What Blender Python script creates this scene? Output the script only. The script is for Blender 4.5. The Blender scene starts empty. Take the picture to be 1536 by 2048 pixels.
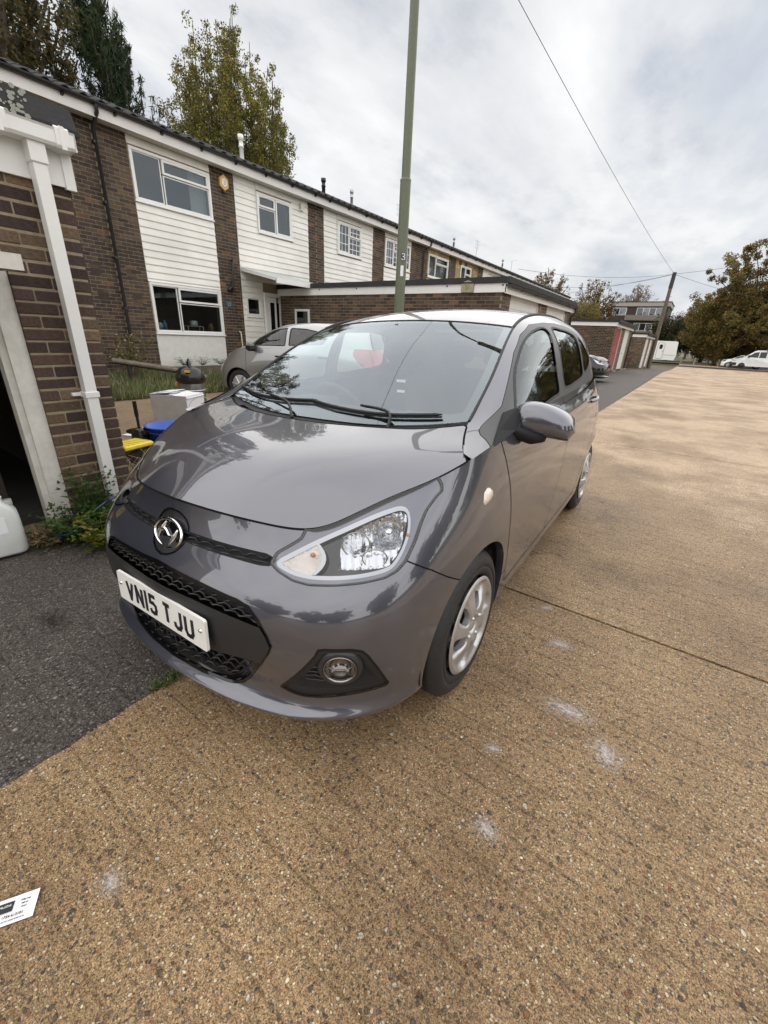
import bpy, math, random
import numpy as np
from mathutils import Vector, Matrix, Euler
S = bpy.context.scene; D = bpy.data; R = math.radians
# ---------------------------------------------------------------- camera
cam = D.objects.new('camera', D.cameras.new('camera')); S.collection.objects.link(cam); S.camera = cam
rt, up, fw = (.81622335, .57615226, .04275529), (-.25806627, .29738357, .91921968), (-.51689578, .76132226, -.39141688)
cam.matrix_world = Matrix(((rt[0], up[0], -fw[0], 0), (rt[1], up[1], -fw[1], 0), (rt[2], up[2], -fw[2], 1.28275), (0, 0, 0, 1)))
cam.data.sensor_fit = 'VERTICAL'; cam.data.sensor_height = 36; cam.data.lens = 36 * 829.105 / 2048
cam.data.clip_start = .03; cam.data.clip_end = 2000
# ---------------------------------------------------------------- overcast daylight
SUN_EL, SUN_AZ = R(76), R(150)
w = D.worlds.new('World'); S.world = w; w.use_nodes = True
nt = w.node_tree; nt.nodes.clear()
def N(t, k, **kw):
    n = t.nodes.new(k)
    for a, b in kw.items():
        if a.startswith('_'): setattr(n, a[1:], b)
    return n
def lk(t, a, b): t.links.new(a, b)
out = N(nt, 'ShaderNodeOutputWorld'); bg = N(nt, 'ShaderNodeBackground'); sky = N(nt, 'ShaderNodeTexSky', _sky_type='NISHITA', _sun_disc=False)
sky.sun_elevation = SUN_EL; sky.sun_rotation = SUN_AZ; sky.air_density = 1.2; sky.dust_density = 2.0
tc = N(nt, 'ShaderNodeTexCoord'); sp = N(nt, 'ShaderNodeSeparateXYZ'); lk(nt, tc.outputs['Generated'], sp.inputs[0])
# cloud layer: direction projected on a plane overhead
mz = N(nt, 'ShaderNodeMath', _operation='MAXIMUM'); mz.inputs[1].default_value = .0; lk(nt, sp.outputs[2], mz.inputs[0])
az = N(nt, 'ShaderNodeMath', _operation='ADD'); az.inputs[1].default_value = .16; lk(nt, mz.outputs[0], az.inputs[0])
dx = N(nt, 'ShaderNodeMath', _operation='DIVIDE'); lk(nt, sp.outputs[0], dx.inputs[0]); lk(nt, az.outputs[0], dx.inputs[1])
dy = N(nt, 'ShaderNodeMath', _operation='DIVIDE'); lk(nt, sp.outputs[1], dy.inputs[0]); lk(nt, az.outputs[0], dy.inputs[1])
cb = N(nt, 'ShaderNodeCombineXYZ'); lk(nt, dx.outputs[0], cb.inputs[0]); lk(nt, dy.outputs[0], cb.inputs[1])
mp = N(nt, 'ShaderNodeMapping'); mp.inputs['Scale'].default_value = (1.0, .62, 1); mp.inputs['Rotation'].default_value = (0, 0, R(25)); lk(nt, cb.outputs[0], mp.inputs[0])
n1 = N(nt, 'ShaderNodeTexNoise'); n1.inputs['Scale'].default_value = .75; n1.inputs['Detail'].default_value = 7; n1.inputs['Roughness'].default_value = .52; n1.inputs['Distortion'].default_value = .35
n2 = N(nt, 'ShaderNodeTexNoise'); n2.inputs['Scale'].default_value = 2.6; n2.inputs['Detail'].default_value = 6; n2.inputs['Roughness'].default_value = .6
lk(nt, mp.outputs[0], n1.inputs[0]); lk(nt, mp.outputs[0], n2.inputs[0])
def ramp(t, src, stops, interp='LINEAR'):
    r = N(t, 'ShaderNodeValToRGB'); r.color_ramp.interpolation = interp
    e = r.color_ramp.elements
    while len(e) > 1: e.remove(e[-1])
    for i, (p, c) in enumerate(stops):
        k = e[0] if i == 0 else e.new(p)
        k.position = p; k.color = tuple(c) + (1,) if len(c) == 3 else c
    lk(t, src, r.inputs[0]); return r
def mixc(t, fac, a, b, mode='MIX'):
    m = N(t, 'ShaderNodeMix', _data_type='RGBA', _blend_type=mode)
    for sock, v in ((m.inputs[0], fac), (m.inputs[6], a), (m.inputs[7], b)):
        if hasattr(v, 'links') or hasattr(v, 'is_linked'): lk(t, v, sock)
        elif isinstance(v, (int, float)): sock.default_value = v
        else: sock.default_value = tuple(v) + (1,) if len(v) == 3 else v
    return m.outputs[2]
r1 = ramp(nt, n1.outputs[0], [(.31, (3.5, 3.95, 4.8)), (.43, (5.1, 5.35, 5.75)), (.53, (7.2, 7.2, 7.2)), (.66, (5.7, 5.8, 6.0))])
r2 = ramp(nt, n2.outputs[0], [(.3, (.74, .77, .82)), (.48, (1, 1, 1)), (.7, (1.14, 1.13, 1.12))])
cl = mixc(nt, 1.0, r1.outputs[0], r2.outputs[0], 'MULTIPLY')
# a few thin places where the blue comes through, higher up
gap = ramp(nt, n1.outputs[0], [(.30, (1, 1, 1)), (.41, (0, 0, 0))])
hi = ramp(nt, sp.outputs[2], [(.25, (0, 0, 0)), (.75, (.55, .55, .55))])
gm = N(nt, 'ShaderNodeMath', _operation='MULTIPLY'); lk(nt, gap.outputs[0], gm.inputs[0]); lk(nt, hi.outputs[0], gm.inputs[1])
fin = mixc(nt, gm.outputs[0], cl, (2.4, 3.3, 4.9))
hz = ramp(nt, sp.outputs[2], [(.0, (.82, .82, .82)), (.10, (.30, .30, .30)), (.35, (0, 0, 0))])
fin = mixc(nt, hz.outputs[0], fin, (6.2, 6.3, 6.4))
mx = mixc(nt, .93, sky.outputs[0], fin)
lk(nt, mx, bg.inputs[0]); bg.inputs[1].default_value = .05;  lk(nt, bg.outputs[0], out.inputs[0])
sun = D.objects.new('sun', D.lights.new('sun', 'SUN')); S.collection.objects.link(sun)
sun.data.energy = 1.3; sun.data.angle = R(180); sun.data.color = (1, .95, .88)
sun.rotation_euler = Euler((R(90) - SUN_EL, 0, R(180) - SUN_AZ), 'XYZ')
S.view_settings.view_transform = 'Standard'; S.view_settings.look = 'None'; S.view_settings.gamma = 1; S.view_settings.exposure = 1.43; S.view_settings.use_curve_mapping = False
S.cycles.max_bounces = 8; S.cycles.transparent_max_bounces = 16; S.cycles.sample_clamp_indirect = 6
# ---------------------------------------------------------------- helpers
MATS = {}
def mat(name, col, rough=.6, metal=0., bump=None, noise=None, coat=0., spec=.5, trans=0., alpha=1., emit=None, ior=1.5, rnd=0., sheen=0):
    """procedural principled material; noise=(scale, amount, detail) varies the colour, bump=(scale, strength)"""
    if name in MATS: return MATS[name]
    m = D.materials.new(name); MATS[name] = m; m.use_nodes = True; t = m.node_tree; b = t.nodes['Principled BSDF']
    b.inputs['Base Color'].default_value = tuple(col) + (1,); b.inputs['Roughness'].default_value = rough; b.inputs['Metallic'].default_value = metal
    b.inputs['Specular IOR Level'].default_value = spec; b.inputs['Coat Weight'].default_value = coat; b.inputs['Coat Roughness'].default_value = .015
    b.inputs['Transmission Weight'].default_value = trans; b.inputs['Alpha'].default_value = alpha; b.inputs['IOR'].default_value = ior
    if emit: b.inputs['Emission Color'].default_value = tuple(emit[:3]) + (1,); b.inputs['Emission Strength'].default_value = emit[3]
    c = None
    tcn = N(t, 'ShaderNodeTexCoord')
    if noise:
        nz = N(t, 'ShaderNodeTexNoise'); nz.inputs['Scale'].default_value = noise[0]; nz.inputs['Detail'].default_value = noise[2] if len(noise) > 2 else 5; nz.inputs['Roughness'].default_value = .62
        lk(t, tcn.outputs['Object'], nz.inputs[0]); a = noise[1]
        c = mixc(t, 1., tuple(col), ramp(t, nz.outputs[0], [(.3, (1 - a,) * 3), (.7, (1 + a,) * 3)]).outputs[0], 'MULTIPLY')
    if rnd:
        oi = N(t, 'ShaderNodeObjectInfo'); rr = ramp(t, oi.outputs['Random'], [(0, (1 - rnd,) * 3), (1, (1 + rnd,) * 3)])
        c = mixc(t, 1., c if c is not None else tuple(col), rr.outputs[0], 'MULTIPLY')
    if c is not None: lk(t, c, b.inputs['Base Color'])
    if bump:
        nb = N(t, 'ShaderNodeTexNoise'); nb.inputs['Scale'].default_value = bump[0]; nb.inputs['Detail'].default_value = 4
        lk(t, tcn.outputs['Object'], nb.inputs[0]); bp = N(t, 'ShaderNodeBump'); bp.inputs['Strength'].default_value = bump[1]; bp.inputs['Distance'].default_value = .01
        lk(t, nb.outputs[0], bp.inputs['Height']); lk(t, bp.outputs[0], b.inputs['Normal'])
    return m
def glassy(name, tint=(1, 1, 1), rough=0., dark=0., refl=(1, 1, 1), ior=1.5, base=0.0, gain=1.9):
    """thin sheet glass: fresnel mirror over a tinted see-through"""
    if name in MATS: return MATS[name]
    m = D.materials.new(name); MATS[name] = m; m.use_nodes = True; t = m.node_tree; t.nodes.clear()
    o = N(t, 'ShaderNodeOutputMaterial'); tr = N(t, 'ShaderNodeBsdfTransparent'); gl = N(t, 'ShaderNodeBsdfGlossy'); f = N(t, 'ShaderNodeLayerWeight'); f.inputs[0].default_value = .5; mx = N(t, 'ShaderNodeMixShader')
    tr.inputs[0].default_value = tuple(c * (1 - dark) for c in tint) + (1,); gl.inputs[0].default_value = tuple(refl) + (1,); gl.inputs['Roughness'].default_value = rough
    p5 = N(t, 'ShaderNodeMath', _operation='POWER'); p5.inputs[1].default_value = 4.2; lk(t, f.outputs['Facing'], p5.inputs[0]); f0 = ((ior - 1) / (ior + 1)) ** 2 * gain
    k = N(t, 'ShaderNodeMath', _operation='MULTIPLY_ADD', _use_clamp=True); k.inputs[1].default_value = min(1 - f0, .8 * gain); k.inputs[2].default_value = base + f0; lk(t, p5.outputs[0], k.inputs[0])
    lk(t, k.outputs[0], mx.inputs[0]); lk(t, tr.outputs[0], mx.inputs[1]); lk(t, gl.outputs[0], mx.inputs[2]); lk(t, mx.outputs[0], o.inputs[0])
    return m
def mkobj(name, V, F, mats, parent=None, smooth=False, mi=None, normals=None, loc=None):
    me = D.meshes.new(name); me.from_pydata([tuple(map(float, v)) for v in V] if not isinstance(V, np.ndarray) else V.tolist(), [], F.tolist() if isinstance(F, np.ndarray) else F)
    for m in (mats if isinstance(mats, (list, tuple)) else [mats]): me.materials.append(m)
    if mi is not None: me.polygons.foreach_set('material_index', mi)
    me.update()
    if smooth or normals is not None: me.polygons.foreach_set('use_smooth', [True] * len(me.polygons))
    if normals is not None: me.normals_split_custom_set_from_vertices([tuple(n) for n in normals])
    o = D.objects.new(name, me); S.collection.objects.link(o)
    if parent is not None: o.parent = parent
    if loc is not None: o.location = loc
    return o
def tag(o, label=None, cat=None, group=None, kind=None):
    if label: o['label'] = label
    if cat: o['category'] = cat
    if group: o['group'] = group
    if kind: o['kind'] = kind
    return o
def empty(name, loc=(0, 0, 0), rz=0, label=None, cat=None, group=None):
    o = D.objects.new(name, None); S.collection.objects.link(o); o.location = loc; o.rotation_euler = (0, 0, rz); o.empty_display_size = .1
    return tag(o, label, cat, group)
def copy_tree(o, parent=None):
    c = o.copy(); S.collection.objects.link(c)
    if parent is not None: c.parent = parent; c.matrix_parent_inverse = o.matrix_parent_inverse
    for ch in list(o.children): copy_tree(ch, c)
    return c
class MB:
    """collects shapes into one mesh"""
    def __init__(s): s.V = []; s.F = []; s.M = []; s.sm = []
    def add(s, V, F, m=0, smooth=False):
        n = len(s.V); s.V += [tuple(v) for v in V]; s.F += [tuple(i + n for i in f) for f in F]; s.M += [m] * len(F); s.sm += [smooth] * len(F); return s
    def box(s, x0, x1, y0, y1, z0, z1, m=0, bev=0.):
        if bev > 0:
            b = bev; P = []
            for z, k in ((z0, b), (z0 + b, 0), (z1 - b, 0), (z1, b)): P += [(x0 + k, y0 + k, z), (x1 - k, y0 + k, z), (x1 - k, y1 - k, z), (x0 + k, y1 - k, z)]
            F = [(3, 2, 1, 0), (12, 13, 14, 15)]
            for r in range(3):
                for i in range(4): F.append((r * 4 + i, r * 4 + (i + 1) % 4, r * 4 + 4 + (i + 1) % 4, r * 4 + 4 + i))
            return s.add(P, F, m)
        return s.add([(x0, y0, z0), (x1, y0, z0), (x1, y1, z0), (x0, y1, z0), (x0, y0, z1), (x1, y0, z1), (x1, y1, z1), (x0, y1, z1)],
                     [(3, 2, 1, 0), (4, 5, 6, 7), (0, 1, 5, 4), (1, 2, 6, 5), (2, 3, 7, 6), (3, 0, 4, 7)], m)
    def tube(s, pts, r, n=8, m=0, cap=True, closed=False, sx=1., smooth=True):
        pts = [Vector(p) for p in pts]; k = len(pts); rr = r if isinstance(r, (list, tuple)) else [r] * k; V = []; F = []
        prev = None
        for i, p in enumerate(pts):
            if closed: d = pts[(i + 1) % k] - pts[i - 1]
            else: d = pts[min(i + 1, k - 1)] - pts[max(i - 1, 0)]
            d.normalize()
            if prev is None: a = d.cross(Vector((0, 0, 1)) if abs(d.z) < .9 else Vector((1, 0, 0))).normalized()
            else: a = (prev - d * prev.dot(d)).normalized()
            prev = a; b = d.cross(a)
            for j in range(n):
                t = 2 * math.pi * j / n; V.append(p + a * math.cos(t) * rr[i] * sx + b * math.sin(t) * rr[i])
        for i in range(k if closed else k - 1):
            for j in range(n): F.append((i * n + j, i * n + (j + 1) % n, ((i + 1) % k) * n + (j + 1) % n, ((i + 1) % k) * n + j))
        s.add(V, F, m, smooth)
        if cap and not closed: s.add(V[:n], [tuple(reversed(range(n)))], m); s.add(V[-n:], [tuple(range(n))], m)
        return s
    def lathe(s, prof, n=24, m=0, axis='z', c=(0, 0, 0), smooth=True, arc=1.):
        V = []; F = []
        for (r, h) in prof:
            for j in range(n):
                t = 2 * math.pi * arc * j / n; a, b = r * math.cos(t), r * math.sin(t)
                V.append({'z': (c[0] + a, c[1] + b, c[2] + h), 'y': (c[0] + a, c[1] + h, c[2] + b), 'x': (c[0] + h, c[1] + a, c[2] + b)}[axis])
        for i in range(len(prof) - 1):
            for j in range(n):
                f = (i * n + j, i * n + (j + 1) % n, (i + 1) * n + (j + 1) % n, (i + 1) * n + j); F.append(f if axis != 'y' else f[::-1])
        return s.add(V, F, m, smooth)
    def prism(s, poly, h0, h1, axis='z', m=0):
        n = len(poly); g = {'z': lambda a, b, h: (a, b, h), 'y': lambda a, b, h: (a, h, b), 'x': lambda a, b, h: (h, a, b)}[axis]
        V = [g(a, b, h0) for a, b in poly] + [g(a, b, h1) for a, b in poly]
        F = [tuple(reversed(range(n))), tuple(range(n, 2 * n))] + [(i, (i + 1) % n, n + (i + 1) % n, n + i) for i in range(n)]
        return s.add(V, F, m)
    def quad(s, a, b, c, d, m=0): return s.add([a, b, c, d], [(0, 1, 2, 3)], m)
    def xf(s, M): s.V = [tuple(M @ Vector(v)) for v in s.V]; return s
    def build(s, name, mats, parent=None, loc=None):
        o = mkobj(name, s.V, s.F, mats, parent, mi=s.M, loc=loc)
        if any(s.sm): o.data.polygons.foreach_set('use_smooth', s.sm)
        return o
rng = random.Random(7)
# ---------------------------------------------------------------- materials
def paint(name, col, metal=.55, rough=.30):
    m = mat(name, col, rough=rough, metal=metal, coat=1., noise=(3., .04, 2)); m.node_tree.nodes['Principled BSDF'].inputs['Coat IOR'].default_value = 1.85; return m
FRAME = mat('dark_grey_frame_film', (.045, .045, .047), .38)
GREY = paint('grey_metallic_paint', (.080, .084, .108)); SILVER = paint('silver_metallic_paint', (.33, .335, .34), .7, .35)
BLACKP = mat('black_car_paint', (.008, .008, .009), .12, coat=.25); WHITEP = paint('white_vehicle_paint', (.72, .73, .74), 0, .4)
PLASTIC = mat('black_textured_plastic', (.018, .018, .020), .48, bump=(900, .25)); SATIN = mat('satin_black_plastic', (.024, .024, .026), .30, bump=(500, .06))
GLOSSB = mat('gloss_black', (.006, .006, .007), .06); RUBBER = mat('black_rubber', (.016, .016, .017), .62, bump=(60, .2), noise=(9, .25)); GAPM = mat('panel_gap_shadow_strip', (.004, .004, .004), .8, spec=.1)  # GAPM: flat black strips painted in place of the shade inside panel gaps
CHROME = mat('chrome', (.82, .83, .85), .06, 1.); REFL = mat('lamp_reflector_metal', (.50, .51, .53), .08, 1., bump=(38, .55)); RING = mat('dark_chrome_ring', (.30, .29, .28), .15, 1.); BEZEL = mat('bright_lamp_bezel', (.36, .37, .39), .28, .85)
ALLOY = mat('silver_wheel_paint', (.50, .50, .51), .34, .75, noise=(40, .06)); DISC = mat('brake_disc_steel', (.16, .15, .14), .5, .8)
CLEAR = glassy('clear_lamp_lens', (.97, .98, 1.), ior=1.45, gain=1.3); FOGR = mat('smoked_fog_reflector', (.20, .18, .165), .12, 1.); INDR = mat('warm_ribbed_reflector', (.60, .55, .50), .22, 1., bump=(240, .5)); GLASS = glassy('tinted_car_glass', (.80, .90, .86), dark=.05, ior=1.5, base=.03, refl=(.80, .86, .88), gain=1.2); SCREEN = glassy('windscreen_glass', (.86, .93, .92), dark=.03, ior=1.6, base=.10, refl=(.78, .86, .94), gain=1.5)
DGLASS = glassy('dark_car_glass', (.35, .38, .38), dark=.2, ior=1.52)
AMBER = mat('amber_bulb', (.42, .15, .04), .2); REDL = mat('red_lamp_plastic', (.34, .012, .014), .12, coat=1.); PALEL = mat('pale_lamp_plastic', (.7, .6, .55), .15, coat=1.)
FABRIC = mat('dark_seat_fabric', (.03, .03, .033), .9, bump=(300, .3)); TRIM = mat('light_grey_headlining', (.45, .44, .41), .9); DASH = mat('dashboard_plastic', (.022, .022, .024), .7, bump=(250, .2)); BLUETRIM = mat('blue_dashboard_trim', (.03, .06, .10), .5)
WHITE = mat('white_upvc', (.74, .74, .72), .35, noise=(4, .04)); CLAD = mat('white_cladding_board', (.75, .735, .69), .5, noise=(1.6, .10, 8), rnd=.035); RENDERM = mat('white_masonry_paint', (.70, .69, .65), .85, bump=(60, .6), noise=(9, .07))
FASCIA = mat('white_fascia_paint', (.66, .64, .62), .5, noise=(3, .07)); OLDWHITE = mat('weathered_white_paint', (.62, .60, .55), .55, noise=(14, .12))
BLACKPIPE = mat('black_painted_pipe', (.016, .016, .017), .4, noise=(12, .3)); TILE = mat('dark_roof_tile', (.018, .017, .017), .85, noise=(6, .3), bump=(50, .5), rnd=.2); FELT = mat('black_roofing_felt', (.020, .020, .022), .85, bump=(60, .5), noise=(8, .35))
MORTAR = mat('sandy_mortar', (.29, .235, .155), .95, bump=(120, .8), noise=(20, .2)); ROOMD = mat('dim_room_wall', (.09, .085, .075), .9); ROOML = mat('pale_room_wall', (.4, .4, .38), .9)
WGLASS = glassy('window_glass', (.78, .82, .83), dark=.12, ior=1.5, base=.03, refl=(.62, .68, .72), gain=1.1); CURTAIN = mat('net_curtain', (.62, .61, .58), .9)
GREENM = mat('olive_green_steel_paint', (.115, .132, .082), .5, noise=(30, .10), bump=(60, .15)); WOOD = mat('weathered_wood', (.15, .125, .095), .85, noise=(14, .3), bump=(80, .5)); POLEW = mat('creosoted_pole_wood', (.11, .085, .065), .85, noise=(8, .35))
PAPER = mat('white_paper', (.78, .78, .80), .6); PRINT = mat('black_print', (.015, .015, .018), .6); GALV = mat('galvanised_metal', (.45, .46, .47), .45, .7)
MATT = mat('matt_black_plastic', (.010, .010, .011), .65, spec=.25)
def brickmat(name, col, fl, s=220):
    """brick face with pale flecks and darker burns"""
    m = mat(name, col, .88, bump=(150, .7)); t = m.node_tree; b = t.nodes['Principled BSDF']
    tcn = N(t, 'ShaderNodeTexCoord'); oi = N(t, 'ShaderNodeObjectInfo'); g = N(t, 'ShaderNodeNewGeometry')
    a = N(t, 'ShaderNodeTexNoise'); a.inputs['Scale'].default_value = 7; a.inputs['Detail'].default_value = 6; a.inputs['Roughness'].default_value = .7; lk(t, tcn.outputs['Object'], a.inputs[0])
    c = mixc(t, 1., tuple(col), ramp(t, a.outputs[0], [(.3, (.50, .47, .46)), (.7, (1.5, 1.5, 1.52))]).outputs[0], 'MULTIPLY')
    v = N(t, 'ShaderNodeTexNoise'); v.inputs['Scale'].default_value = s; v.inputs['Detail'].default_value = 2; lk(t, tcn.outputs['Object'], v.inputs[0])
    k = ramp(t, v.outputs[0], [(.60, (0, 0, 0)), (.70, (1, 1, 1))]); km = N(t, 'ShaderNodeMath', _operation='MULTIPLY'); km.inputs[1].default_value = fl; lk(t, k.outputs[0], km.inputs[0])
    c = mixc(t, km.outputs[0], c, (.42, .36, .28)); rr = ramp(t, oi.outputs['Random'], [(0, (.72,) * 3), (1, (1.28,) * 3)]); c = mixc(t, 1., c, rr.outputs[0], 'MULTIPLY')
    ri = ramp(t, g.outputs['Random Per Island'], [(0, (.80,) * 3), (1, (1.22,) * 3)]); c = mixc(t, 1., c, ri.outputs[0], 'MULTIPLY')
    lk(t, c, b.inputs['Base Color']); return m
BRK = [brickmat('brown_brick', (.082, .060, .042), .12), brickmat('dark_brown_brick', (.048, .034, .027), .15), brickmat('purple_brown_brick', (.058, .038, .031), .15), brickmat('olive_brown_brick', (.098, .068, .042), .12), brickmat('sandy_brick', (.17, .085, .048), .12)]
NBRK = [brickmat('near_purple_brick', (.085, .050, .038), .55, 160), brickmat('near_dark_brick', (.060, .036, .030), .5, 160), brickmat('near_brown_brick', (.120, .080, .050), .35, 160), brickmat('near_tan_brick', (.175, .118, .070), .3, 160)]
STONEB = brickmat('yellow_stone_cladding', (.36, .27, .13), .2)
STROKES = {'V': [[(0, 1), (.5, 0), (1, 1)]], 'N': [[(0, 0), (0, 1), (1, 0), (1, 1)]], '1': [[(.5, 0), (.5, 1)]], '5': [[(.95, 1), (.08, 1), (.06, .58), (.6, .6), (.92, .47), (.97, .27), (.85, .06), (.5, -.0), (.15, .04), (0, .2)]],
 'T': [[(0, 1), (1, 1)], [(.5, 1), (.5, 0)]], 'J': [[(.95, 1), (.95, .22), (.75, .03), (.35, 0), (.08, .1), (0, .3)]], 'U': [[(0, 1), (0, .22), (.2, .02), (.5, 0), (.8, .02), (1, .22), (1, 1)]], '3': [[(.05, .85), (.2, 1), (.75, 1), (.95, .8), (.8, .56), (.4, .53), (.8, .5), (1, .25), (.8, 0), (.2, 0), (0, .18)]]}
def stroke_char(mb, ch, x, z, w, h, t, put, m=0):
    """bold character made of bars; put(u, v) -> 3D front point pair (p, n)"""
    for pl in STROKES[ch]:
        P = [(x + a * w, z + b * h) for a, b in pl]
        for i in range(len(P) - 1):
            (a, b), (c, d) = P[i], P[i + 1]; L = math.hypot(c - a, d - b); ex, ez = (c - a) / L, (d - b) / L; k = t / 2
            e = k * .75 if len(P) > 2 else 0
            a0, b0 = a - ex * (e if i else 0), b - ez * (e if i else 0); c0, d0 = c + ex * (e if i < len(P) - 2 else 0), d + ez * (e if i < len(P) - 2 else 0)
            nx, nz = -ez * k, ex * k; Q = [(a0 + nx, b0 + nz), (a0 - nx, b0 - nz), (c0 - nx, d0 - nz), (c0 + nx, d0 + nz)]
            mb.add([put(*q, 0.) for q in Q] + [put(*q, .0012) for q in Q], [(4, 5, 6, 7), (0, 4, 7, 3), (1, 0, 3, 2), (5, 1, 2, 6), (4, 0, 1, 5), (7, 6, 2, 3)], m)
def text_mesh(name, txt, size, mat_, parent, M, sx=1.):
    """flat lettering"""
    cu = D.curves.new(name, 'FONT'); cu.body = txt; cu.size = size; cu.extrude = .0004; cu.align_x = 'CENTER'; cu.align_y = 'CENTER'
    o = D.objects.new(name, cu); S.collection.objects.link(o); dg = bpy.context.evaluated_depsgraph_get(); me = D.meshes.new_from_object(o.evaluated_get(dg)); D.objects.remove(o)
    me.transform(M @ Matrix.Diagonal((sx, 1, 1, 1))); me.materials.clear(); me.materials.append(mat_); q = D.objects.new(name, me); S.collection.objects.link(q)
    if parent is not None: q.parent = parent
    return q
# ---------------------------------------------------------------- surfaces of the main car (car space: x back, y to its left, z up)
def bbasis(n, t):
    k = np.concatenate([[0, 0, 0], np.arange(n - 2), [n - 3] * 3]).astype(float)
    t = np.clip(t * (n - 3), 0, n - 3 - 1e-9)
    N = np.zeros((len(t), n + 3))
    for i in range(n + 3):
        N[:, i] = (t >= k[i]) & (t < k[i + 1]) if i + 1 < len(k) else 0
    for p in (1, 2, 3):
        M = np.zeros_like(N)
        for i in range(n + 3 - p):
            a = k[i + p] - k[i] if i + p < len(k) else 0
            b = k[i + p + 1] - k[i + 1] if i + p + 1 < len(k) else 0
            v = 0
            if a > 0: v = v + (t - k[i]) / a * N[:, i]
            if b > 0: v = v + (k[i + p + 1] - t) / b * N[:, i + 1]
            M[:, i] = v
        N = M
    return N[:, :n]
class TM:
    """triangle mesh with smooth normals, split by scalar fields"""
    def __init__(s, V, Nn, T): s.V, s.N, s.T = np.asarray(V, float), np.asarray(Nn, float), np.asarray(T, int)
    def split(s, f, ribbon=None):
        V = [tuple(v) for v in s.V]; Nn = [tuple(v) for v in s.N]; f = np.where(np.abs(f) < 1e-7, 1e-7, f)
        ins, out, cache, seg = [], [], {}, []
        def cut(a, b):
            k = (min(a, b), max(a, b))
            if k not in cache:
                t = f[a] / (f[a] - f[b]); cache[k] = len(V)
                V.append(tuple(s.V[a] * (1 - t) + s.V[b] * t)); Nn.append(tuple(s.N[a] * (1 - t) + s.N[b] * t))
            return cache[k]
        pos = f > 0; P = pos[s.T]; cnt = P.sum(1)
        ins = s.T[cnt == 0].tolist(); out = s.T[cnt == 3].tolist()
        for tri, pp in zip(s.T[(cnt == 1) | (cnt == 2)], P[(cnt == 1) | (cnt == 2)]):
            lone = int(np.argmax(pp)) if pp.sum() == 1 else int(np.argmin(pp))
            a, b, c = tri[lone], tri[(lone + 1) % 3], tri[(lone + 2) % 3]
            ab, ac = cut(a, b), cut(a, c); seg.append((ab, ac))
            A, B = (out, ins) if pp.sum() == 1 else (ins, out)
            A.append((a, ab, ac)); B.append((ab, b, c)); B.append((ab, c, ac))
        V = np.array(V); Nn = np.array(Nn)
        if ribbon is not None:
            for a, b in seg: ribbon.append((V[a], V[b], Nn[a], Nn[b]))
        def mk(T):
            T = np.array(T, int).reshape(-1, 3); u, inv = np.unique(T, return_inverse=True)
            return TM(V[u], Nn[u], inv.reshape(-1, 3))
        return mk(ins), mk(out)
    def join(s, o): return TM(np.vstack([s.V, o.V]), np.vstack([s.N, o.N]), np.vstack([s.T, o.T + len(s.V)]))
def polydist(P, poly, closed=True):
    """signed distance of 2D points to a polygon, negative inside"""
    poly = np.asarray(poly, float); P = np.asarray(P, float); n = len(poly)
    d = np.full(len(P), 1e9); ins = np.zeros(len(P), bool)
    for i in range(n if closed else n - 1):
        a, b = poly[i], poly[(i + 1) % n]; ab = b - a; L = ab @ ab + 1e-12
        t = np.clip(((P - a) @ ab) / L, 0, 1); q = P - a - t[:, None] * ab
        d = np.minimum(d, np.hypot(q[:, 0], q[:, 1]))
        if closed:
            c = (a[1] > P[:, 1]) != (b[1] > P[:, 1])
            with np.errstate(all='ignore'): xx = (b[0] - a[0]) * (P[:, 1] - a[1]) / (b[1] - a[1]) + a[0]
            ins ^= c & (P[:, 0] < xx)
    return np.where(ins, -d, d)
def smooth_poly(P, closed=True, n=6):
    """Catmull-Rom through the points"""
    P = [np.array(p, float) for p in P]; out = []; m = len(P)
    for i in range(m if closed else m - 1):
        if closed: a, b, c, d = P[i - 1], P[i], P[(i + 1) % m], P[(i + 2) % m]
        else: a, b, c, d = P[max(i - 1, 0)], P[i], P[i + 1], P[min(i + 2, m - 1)]
        for k in range(n):
            t = k / n
            out.append(.5 * (2 * b + (c - a) * t + (2 * a - 5 * b + 4 * c - d) * t * t + (3 * b - 3 * c + d - a) * t ** 3))
    if not closed: out.append(P[-1])
    return np.array(out)
def patch(net, nu, nv, flip=False):
    net = np.asarray(net, float); U, Vv = np.linspace(0, 1, nu), np.linspace(0, 1, nv)
    A, B = bbasis(net.shape[0], U), bbasis(net.shape[1], Vv)
    G = np.einsum('ui,ijk,vj->uvk', A, net, B)
    gu = np.gradient(G, axis=0); gv = np.gradient(G, axis=1)
    N = np.cross(gu, gv); N /= np.linalg.norm(N, axis=2, keepdims=True) + 1e-12
    if flip: N = -N
    idx = np.arange(nu * nv).reshape(nu, nv)
    a, b, c, d = idx[:-1, :-1].ravel(), idx[1:, :-1].ravel(), idx[1:, 1:].ravel(), idx[:-1, 1:].ravel()
    T = np.vstack([np.stack([a, b, c], 1), np.stack([a, c, d], 1)])
    if flip: T = T[:, ::-1]
    m = TM(G.reshape(-1, 3), N.reshape(-1, 3), T); m.G = G
    return m
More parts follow.
